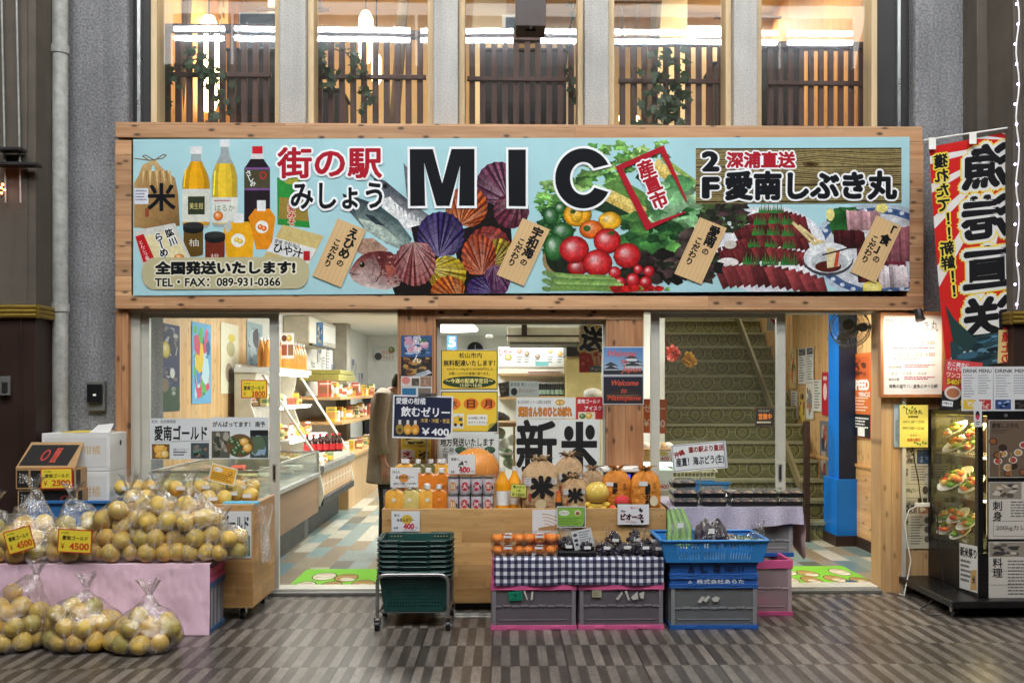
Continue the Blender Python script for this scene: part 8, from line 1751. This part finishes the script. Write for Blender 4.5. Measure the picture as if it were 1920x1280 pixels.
def menu1(a): a.blotch(1,1,a.w*.45,a.h*.3,MB_,16,3); a.blotch(a.w*.5,2,a.w-1,a.h*.3,[(60,80,110),(40,56,80),(120,140,160)],10,4); a.vtext('刺身',a.w*.12,a.h*.42,a.w*.14,BK,.02); a.lines(a.w*.3,a.h*.34,a.w*.96,a.h*.64,6,(110,106,100),.4); a.frame(a.w*.06,a.h*.68,a.w*.94,a.h*.95,.6,(80,76,70)); a.text('200kgカレー',a.w*.1,a.h*.76,a.w*.5,a.h*.1,BK); a.ell(a.w*.8,a.h*.8,a.w*.1,a.h*.08,(90,80,70))
def menu2(a): a.blotch(1,1,a.w*.5,a.h*.26,MB_,16,5); a.blotch(a.w*.54,1,a.w-1,a.h*.26,[(190,130,90),(150,80,50),(226,210,180)],12,6); a.vtext('料理',a.w*.12,a.h*.36,a.w*.14,BK,.02); a.lines(a.w*.26,a.h*.32,a.w*.72,a.h*.94,11,(110,106,100),.4); a.line([(2,a.h*.5),(a.w-2,a.h*.5)],.5,(90,86,80)); a.line([(2,a.h*.74),(a.w-2,a.h*.74)],.5,(90,86,80)); [a.ell(a.w*.86,a.h*(.4+.2*k),a.w*.1,a.h*.07,(110,100,90)) for k in range(3)]
a = pcard(1693,840,1745,938,6.452,(216,206,180)); menu1(a); tag(a.build('menu_sheet'), 'cream menu sheet pinned under the yellow hours sheet', 'poster')
a = pcard(1694,939,1745,1028,6.452,(216,206,180)); menu2(a); tag(a.build('menu_sheet'), 'lower cream menu sheet behind the power strip', 'poster')
a = pcard(1676,758,1690,838,6.431,(170,190,200)); a.lines(3,30,8,70,12,(60,60,64)); tag(a.build('thin_notice'), 'thin pale blue notice strip at the edge of the yellow sheet', 'notice')
t = thing('power_strip', 'white power strip with black plugs and cords hanging at the showcase', 'power strip', W(1730,945,6.36)); b = MB(); b.pbox(1718,942,1744,950,6.34,6.37); b.build('strip', M['white'], t, bev=.004)
for px in (1725,1735): b = MB(); b.pbox(px-2,934,px+3,942,6.345,6.365); b.build('plug', M['blk'], t)
b = MB(); b.tube([W(1726,936,6.35),W(1722,900,6.38),W(1714,860,6.40),W(1711,838,6.41)], .004, 6); b.build('black_cord', M['blk'], t, smooth=True)
b = MB(); b.tube([W(1720,947,6.34),W(1704,956,6.35),W(1697,980,6.35),W(1700,1010,6.34),W(1708,1050,6.33),W(1700,1092,6.32),(W(1695,1108,6.3).x,6.3,.01),(W(1684,1100,6.36).x,6.34,.012)], .004, 6); b.build('white_cord', M['white'], t, smooth=True)
# showcase with food samples
SX0, SX1, SY0, SY1, SZ0, SZ1 = 3.03, 4.4, 5.76, 6.46, .09, wz(771,5.76)
t = thing('food_showcase', 'black glass showcase on casters with lit food samples and menus on its front', 'showcase', (3.6, 6.1, 0)); BKM = mat('showcase_black', (20,19,20), .35, var=.25)
b = MB(); b.box(SX0-.22,SX1,SY0-.10,SY1+.1,.07,.115); b.build('base', BKM, t, bev=.006)
b = MB(); b.box(SX0,SX1,SY0,SY1,.116,.40); b.build('lower_cabinet', BKM, t, bev=.004)
b = MB(); b.box(SX0+.06,SX1,SY0,SY0+.02,.401,SZ1); b.box(SX0,SX1,SY1-.02,SY1,.401,SZ1-.001); b.box(SX0,SX1,SY0+.021,SY1-.021,SZ1-.03,SZ1-.002); b.build('panels', BKM, t, bev=.003)
for y in (SY0, SY1-.05): b = MB(); b.box(SX0-.003,SX0+.03,y,y+.045,.4,SZ1); b.build('corner_post', BKM, t, bev=.003)
b = MB(); b.box(SX0+.005,SX0+.010,SY0+.046,SY1-.051,.401,SZ1-.031); b.build('side_pane', glass('showcase_glass',(.95,.95,.9),1.1,.01), t)
b = MB()
for z in (.42,.72,1.0): b.box(SX0+.03,SX1-.1,SY0+.05,SY1-.05,z,z+.008)
b.build('glass_shelf', glass('shelf_glass',(.9,.95,.92),1.2,.06), t)
b = MB(); b.box(SX0+.75,SX0+.76,SY0+.03,SY1-.03,.41,SZ1-.04); b.build('back_mirror', mat('dim_mirror',(70,66,56),.25,.8,.05), t)
b = MB(); b.box(SX0+.10,SX0+.6,SY0+.05,SY0+.07,.42,SZ1-.05); b.box(SX0+.1,SX0+.6,SY0+.1,SY1-.1,SZ1-.036,SZ1-.031); b.build('light_tube', emis('case_warm',(255,226,130),3.0), t)
area('showcase_lamp', (SX0+.35, SY0+.35, SZ1-.05), (.4,.4), 30, (1,.8,.38)); area('showcase_lamp', (SX0+.2, SY0+.09, .85), (.3,.7), 20, (1,.8,.38), (R(-90),0,0))
a = qcard((SX0-.004,SY0+.24,wz(1025,5.9)),(SX0-.004,SY0+.01,wz(1027,5.77)),(SX0-.004,SY0+.24,wz(1108,5.95)),58,80,(232,232,230)); 
a.text('新米祭り',3,6,52,16,BK,.05); a.lines(4,28,38,70,5,(90,90,92),.5,.2); a.poly([(38,44),(56,40),(57,76),(36,78)],(206,164,100)); a.text('米',42,52,10,14,BK,.04); a.build('festival_sheet', t)
for q, (y0_, y1_) in enumerate(((787,895),(903,1010),(1015,1124))):
    a = pcard(1854,y0_,1990,y1_,SY0-.004,(214,206,196)); 
    if q == 0:
        a.rect(1,1,135,107,(110,90,74)); a.text('愛南しぶき丸',6,6,50,9,(30,24,22),.03); a.lines(6,18,40,26,3,(60,50,44)); rr = random.Random(8)
        for k in range(22): x, y = 8+(k*19) % 124, 40+(k*23) % 62; a.ell(x,y,8,6.5,(224,220,212) if k%2 else (40,36,36)); a.ell(x,y,6,5,[(150,90,50),(196,150,90),(60,40,30),(180,60,50)][k%4])
        for x in (18,40): a.rect(x,60,x+3,106,(150,120,80))
    elif q == 1: menu1(a)
    else: menu2(a)
    a.build('menu_panel', t)
for x, y in ((SX0-.16,SY0+.0),(SX0-.1,SY1),(SX1-.1,SY0)): caster(t, x, y, .030, .07)
b = MB(); b.lathe([(0,-.003),(.012,-.002),(.012,0)], (wx(1886,5.76),SY0,wz(779,5.76)), 12, axis='y'); b.build('lock', M['steel'], t)
FD = [mat('f_%d' % k, c, .4, var=.12) for k, c in enumerate(((240,236,226),(110,150,50),(214,60,44),(236,190,90),(226,120,50),(180,96,60),(90,60,40)))]
def dish(y, x, z, r, seed, label, tilt=-38):
    loc = Vector((SX0+x, y, z)); t = thing('sample_dish', label, 'food sample', loc); Mt = Matrix.Rotation(R(tilt),4,'Y'); b = MB(); b.lathe([(r*.5,0),(r*.9,.012),(r,.022),(r*.97,.024),(r*.85,.014),(0,.008)], loc, 24, M=Mt); b.build('plate', mat('plate_white',(238,236,228),.3,var=.02), t, smooth=True); b = MB(); rr = random.Random(seed)
    for k in range(14):
        a_, q = rr.random()*6.3, r*.66*rr.random()**.6; s = r*(.14+.14*rr.random()); p = Mt @ Vector((q*math.cos(a_), q*math.sin(a_), .02+rr.random()*.02)); b.ball(loc+p, s, 9, 6, rr.choice((1,1,2,3,3,4,5,0)), None, (1.2,1,.7))
    for k in range(6):
        a_ = rr.random()*6.3; p = Mt @ Vector((r*.4*math.cos(a_), r*.4*math.sin(a_), .045)); b.poly([loc+p, loc+p+Vector((.0,.03*math.cos(a_),.03)), loc+p+Vector((.01,.03*math.sin(a_),.045)), loc+p+Vector((.0,-.01,.03))], 1)
    b.build('food', FD, t, smooth=True)
for k,(y,x,z,r,lb) in enumerate(((6.16,.16,1.16,.085,'oval sample plate at the top left of the showcase'),(5.98,.2,1.15,.08,'salad sample plate at the top right of the showcase'),(6.10,.13,1.06,.09,'sample dish of greens and red slices on the top shelf'),(5.92,.14,1.06,.085,'bright yellow salad sample beside the greens on the top shelf'),
   (6.08,.12,.82,.125,'big sample plate with fried prawns on the middle shelf'),(6.26,.14,.78,.06,'small sample bowl behind the fried prawn plate'),(5.90,.14,.80,.09,'sample plate at the right of the fried prawns'),
   (6.2,.12,.55,.075,'white sample bowl on the bottom shelf'),(6.04,.12,.57,.08,'sample plate of red and orange pieces on the bottom shelf'),(5.9,.12,.55,.085,'bright sample plate at the right of the bottom shelf'),(6.14,.10,.48,.08,'wide low sample platter at the bottom of the showcase'),(5.97,.10,.47,.075,'red topped sample platter at the bottom right of the showcase'))): dish(y+.13,x-.035,z,r*1.1,40+k,lb)
for k,(y,z) in enumerate(((6.2,.99),(6.0,.72),(6.22,.43),(6.02,.42))): b = MB(); b.box(SX0+.04,SX0+.044,y-.05,y+.05,z,z+.035); b.box(SX0+.0385,SX0+.0396,y-.03,y+.03,z+.008,z+.025,1); tag(b.build('price_holder', [CLR, WB]), 'clear price holder on the %s of the showcase' % ('top shelf','middle shelf','bottom shelf left part','bottom shelf right part')[k], 'price holder')
b = MB(); b.tube([W(1745,940,6.2),W(1757,960,6.1),W(1760,1020,6.1),(W(1745,1080,6.2).x,6.0,.1),(2.72,5.9,.012),(2.70,5.75,.012),(2.78,5.72,.012)], .005, 6); tag(b.build('loose_cable', M['blk'], smooth=True), 'black power cord trailing down the side of the showcase', 'cable')
a = pcard(1744,770,1794,779,SY1-.03,(206,204,200)); a.lines(2,2,48,7,1,(150,70,60)); tag(a.build('shelf_strip'), 'thin white label strip on the back top edge of the showcase', 'notice')
a = pcard(1826,752,1841,800,SY0-.015,(226,224,226)); a.ell(7,26,4,8,(40,30,40)); a.ell(7,30,3,5,(206,60,90)); a.lines(4,38,12,46,2,BK); tag(a.build('hanging_tag'), 'narrow white tag with a dark drink picture on the showcase corner', 'notice')
# menus standing on the showcase
a = pcard(1768,676,1838,769,SY0+.12,(40,36,40),rot=6); a.rect(0,0,70,60,(214,70,70)); a.text('たこ焼きに',5,4,40,8,WH,.03); a.text('ちょっとつまめる',5,13,42,7,WH,.03); a.text('ワンコイン',5,24,44,9,(250,230,200),.03); a.text('540円',7,36,32,11,(246,200,50),.05,(60,30,20),1); a.ell(20,62,16,13,(230,220,210)); a.ell(20,62,12,9,(190,120,80)); a.text('580',36,74,22,9,(246,200,50),.05); a.rect(2,78,22,88,WH); a.text('17時から',4,80,16,5,BK,.02); a.ell(52,58,14,16,(226,130,140)); tag(a.build('flyer'), 'red snack flyer reading 540 yen leaning behind the drink menus', 'poster')
for k, (x0,x1) in enumerate(((1803,1862),(1863,1935))):
    a = pcard(x0,687,x1,770,SY0+.06,(226,226,228),rot=0); w = a.w; a.text('DRINK MENU',3,5,w-6,6.5,(40,40,44),.02); a.lines(4,16,w*.45,60,9,(130,130,134),.3,.4,k); a.lines(w*.52,16,w-4,54,8,(130,130,134),.3,.4,k+5); a.blotch(3,62,w*.45,80,[(60,80,130),(30,40,70),(160,190,220)] if k else [(226,190,60),(230,220,200)],8,k); a.blotch(w*.55,62,w-4,80,[(40,36,36),(80,70,66)] if k else [(190,60,60),(230,190,180)],8,k+3)
    tag(a.build('drink_menu', m=GLOSSP), ('left','right')[k]+' laminated white drink menu sheet standing on the showcase', 'menu')
b = MB(); b.tube([(SX0+.05,SY0+.2,SZ1),(SX0+.05,SY0+.2,wz(690,6.0))], .006, 6); b.box(SX0-.1,SX1-.1,SY0+.061,SY0+.075,SZ1,SZ1+.02); tag(b.build('menu_stand', CLR), 'clear stand strip holding the drink menus', 'stand')
# red fish market banner seen from behind
YN = 6.05; TL, TR_ = W(1742,276,YN), W(1914,242,YN); BLc = W(1776,700,YN)
t = thing('fish_banner', 'tall red and white rayed fish market banner with black brush characters in mirror image', 'banner', (TL.x+.3, YN, BLc.z))
A = Art(TL, TR_, BLc, 172, 430); A.wave = lambda u, v: Vector((.0, .02*math.sin(v*3+u*1.2), 0)); A.clip = (0,0,172,430)
nu_, nv_ = 12, 40
c_red = A.col((206,36,32))
A.mb.grid(lambda u, v: A.pt(u*172, v*430, 0), nu_, nv_, 0, c_red)
A.at(2)
for k in range(13):
    a0 = k*17-50; P = [(172,20)]+[(172+700*math.cos(R(a0+90+d)), 20+700*math.sin(R(a0+90+d))) for d in (0,5)]
    # split the ray so that it follows the waving cloth
    for s0, s1 in [(q/14, (q+1)/14) for q in range(14)]:
        f0 = lambda s, e: (P[0][0]+(P[e][0]-P[0][0])*s, P[0][1]+(P[e][1]-P[0][1])*s)
        A.poly([f0(s0,1), f0(s1,1), f0(s1,2), f0(s0,2)], (232,226,222), 0)
A.l += 6
YL_ = (236,214,80)
A.vtext('漁港直送', 105, 56, 84, BK, .045, (226,224,220), 5, YL_, 7.5, pitch=1.14, rot=4.2, mirror=True, wid=1.1)
A.at(A.l+2).vtext('獲れたて！！新鮮！！', 20, 30, 27, BK, .04, YL_, 3.0, pitch=1.02, mirror=True)
A.l += 2; A.blotch(10,372,172,430,[(44,70,74),(30,50,56),(90,130,150),(200,204,204),(60,100,120),(24,36,40)],40,9,.12); A.blotch(108,366,172,430,[(206,50,40),(180,30,30),(60,50,56),(226,120,100)],24,4,.14)
A.l += 1; A.poly([(100,368),(132,374),(124,430),(92,430)],(226,196,130)); A.vtext('極上の',114,384,20,(196,40,36),.04,rot=8,mirror=True); A.poly([(8,300),(22,330),(60,380),(40,400),(16,370)],(40,64,62)); A.poly([(20,340),(52,376),(44,392),(24,366)],(226,206,120))
A.build('cloth', t, CLOTHP)
b = MB(); b.tube([W(1732,263,YN-.01), W(1916,236,YN-.01)], .006, 8); b.build('rod', M['white'], t, smooth=True)
for px, py in ((1748,268),(1824,258),(1900,246)): b = MB(); b.pbox(px-6,py-10,px+7,py+12,YN-.022,YN-.016); b.build('loop', M['white'], t)
b = MB(); b.tube([W(1917,232,YN), (W(1917,232,YN).x, YN, 0)], .011, 8); b.build('pole', M['white'], t, smooth=True)
for o in S.objects:
    if '_o' in o: del o['_o']
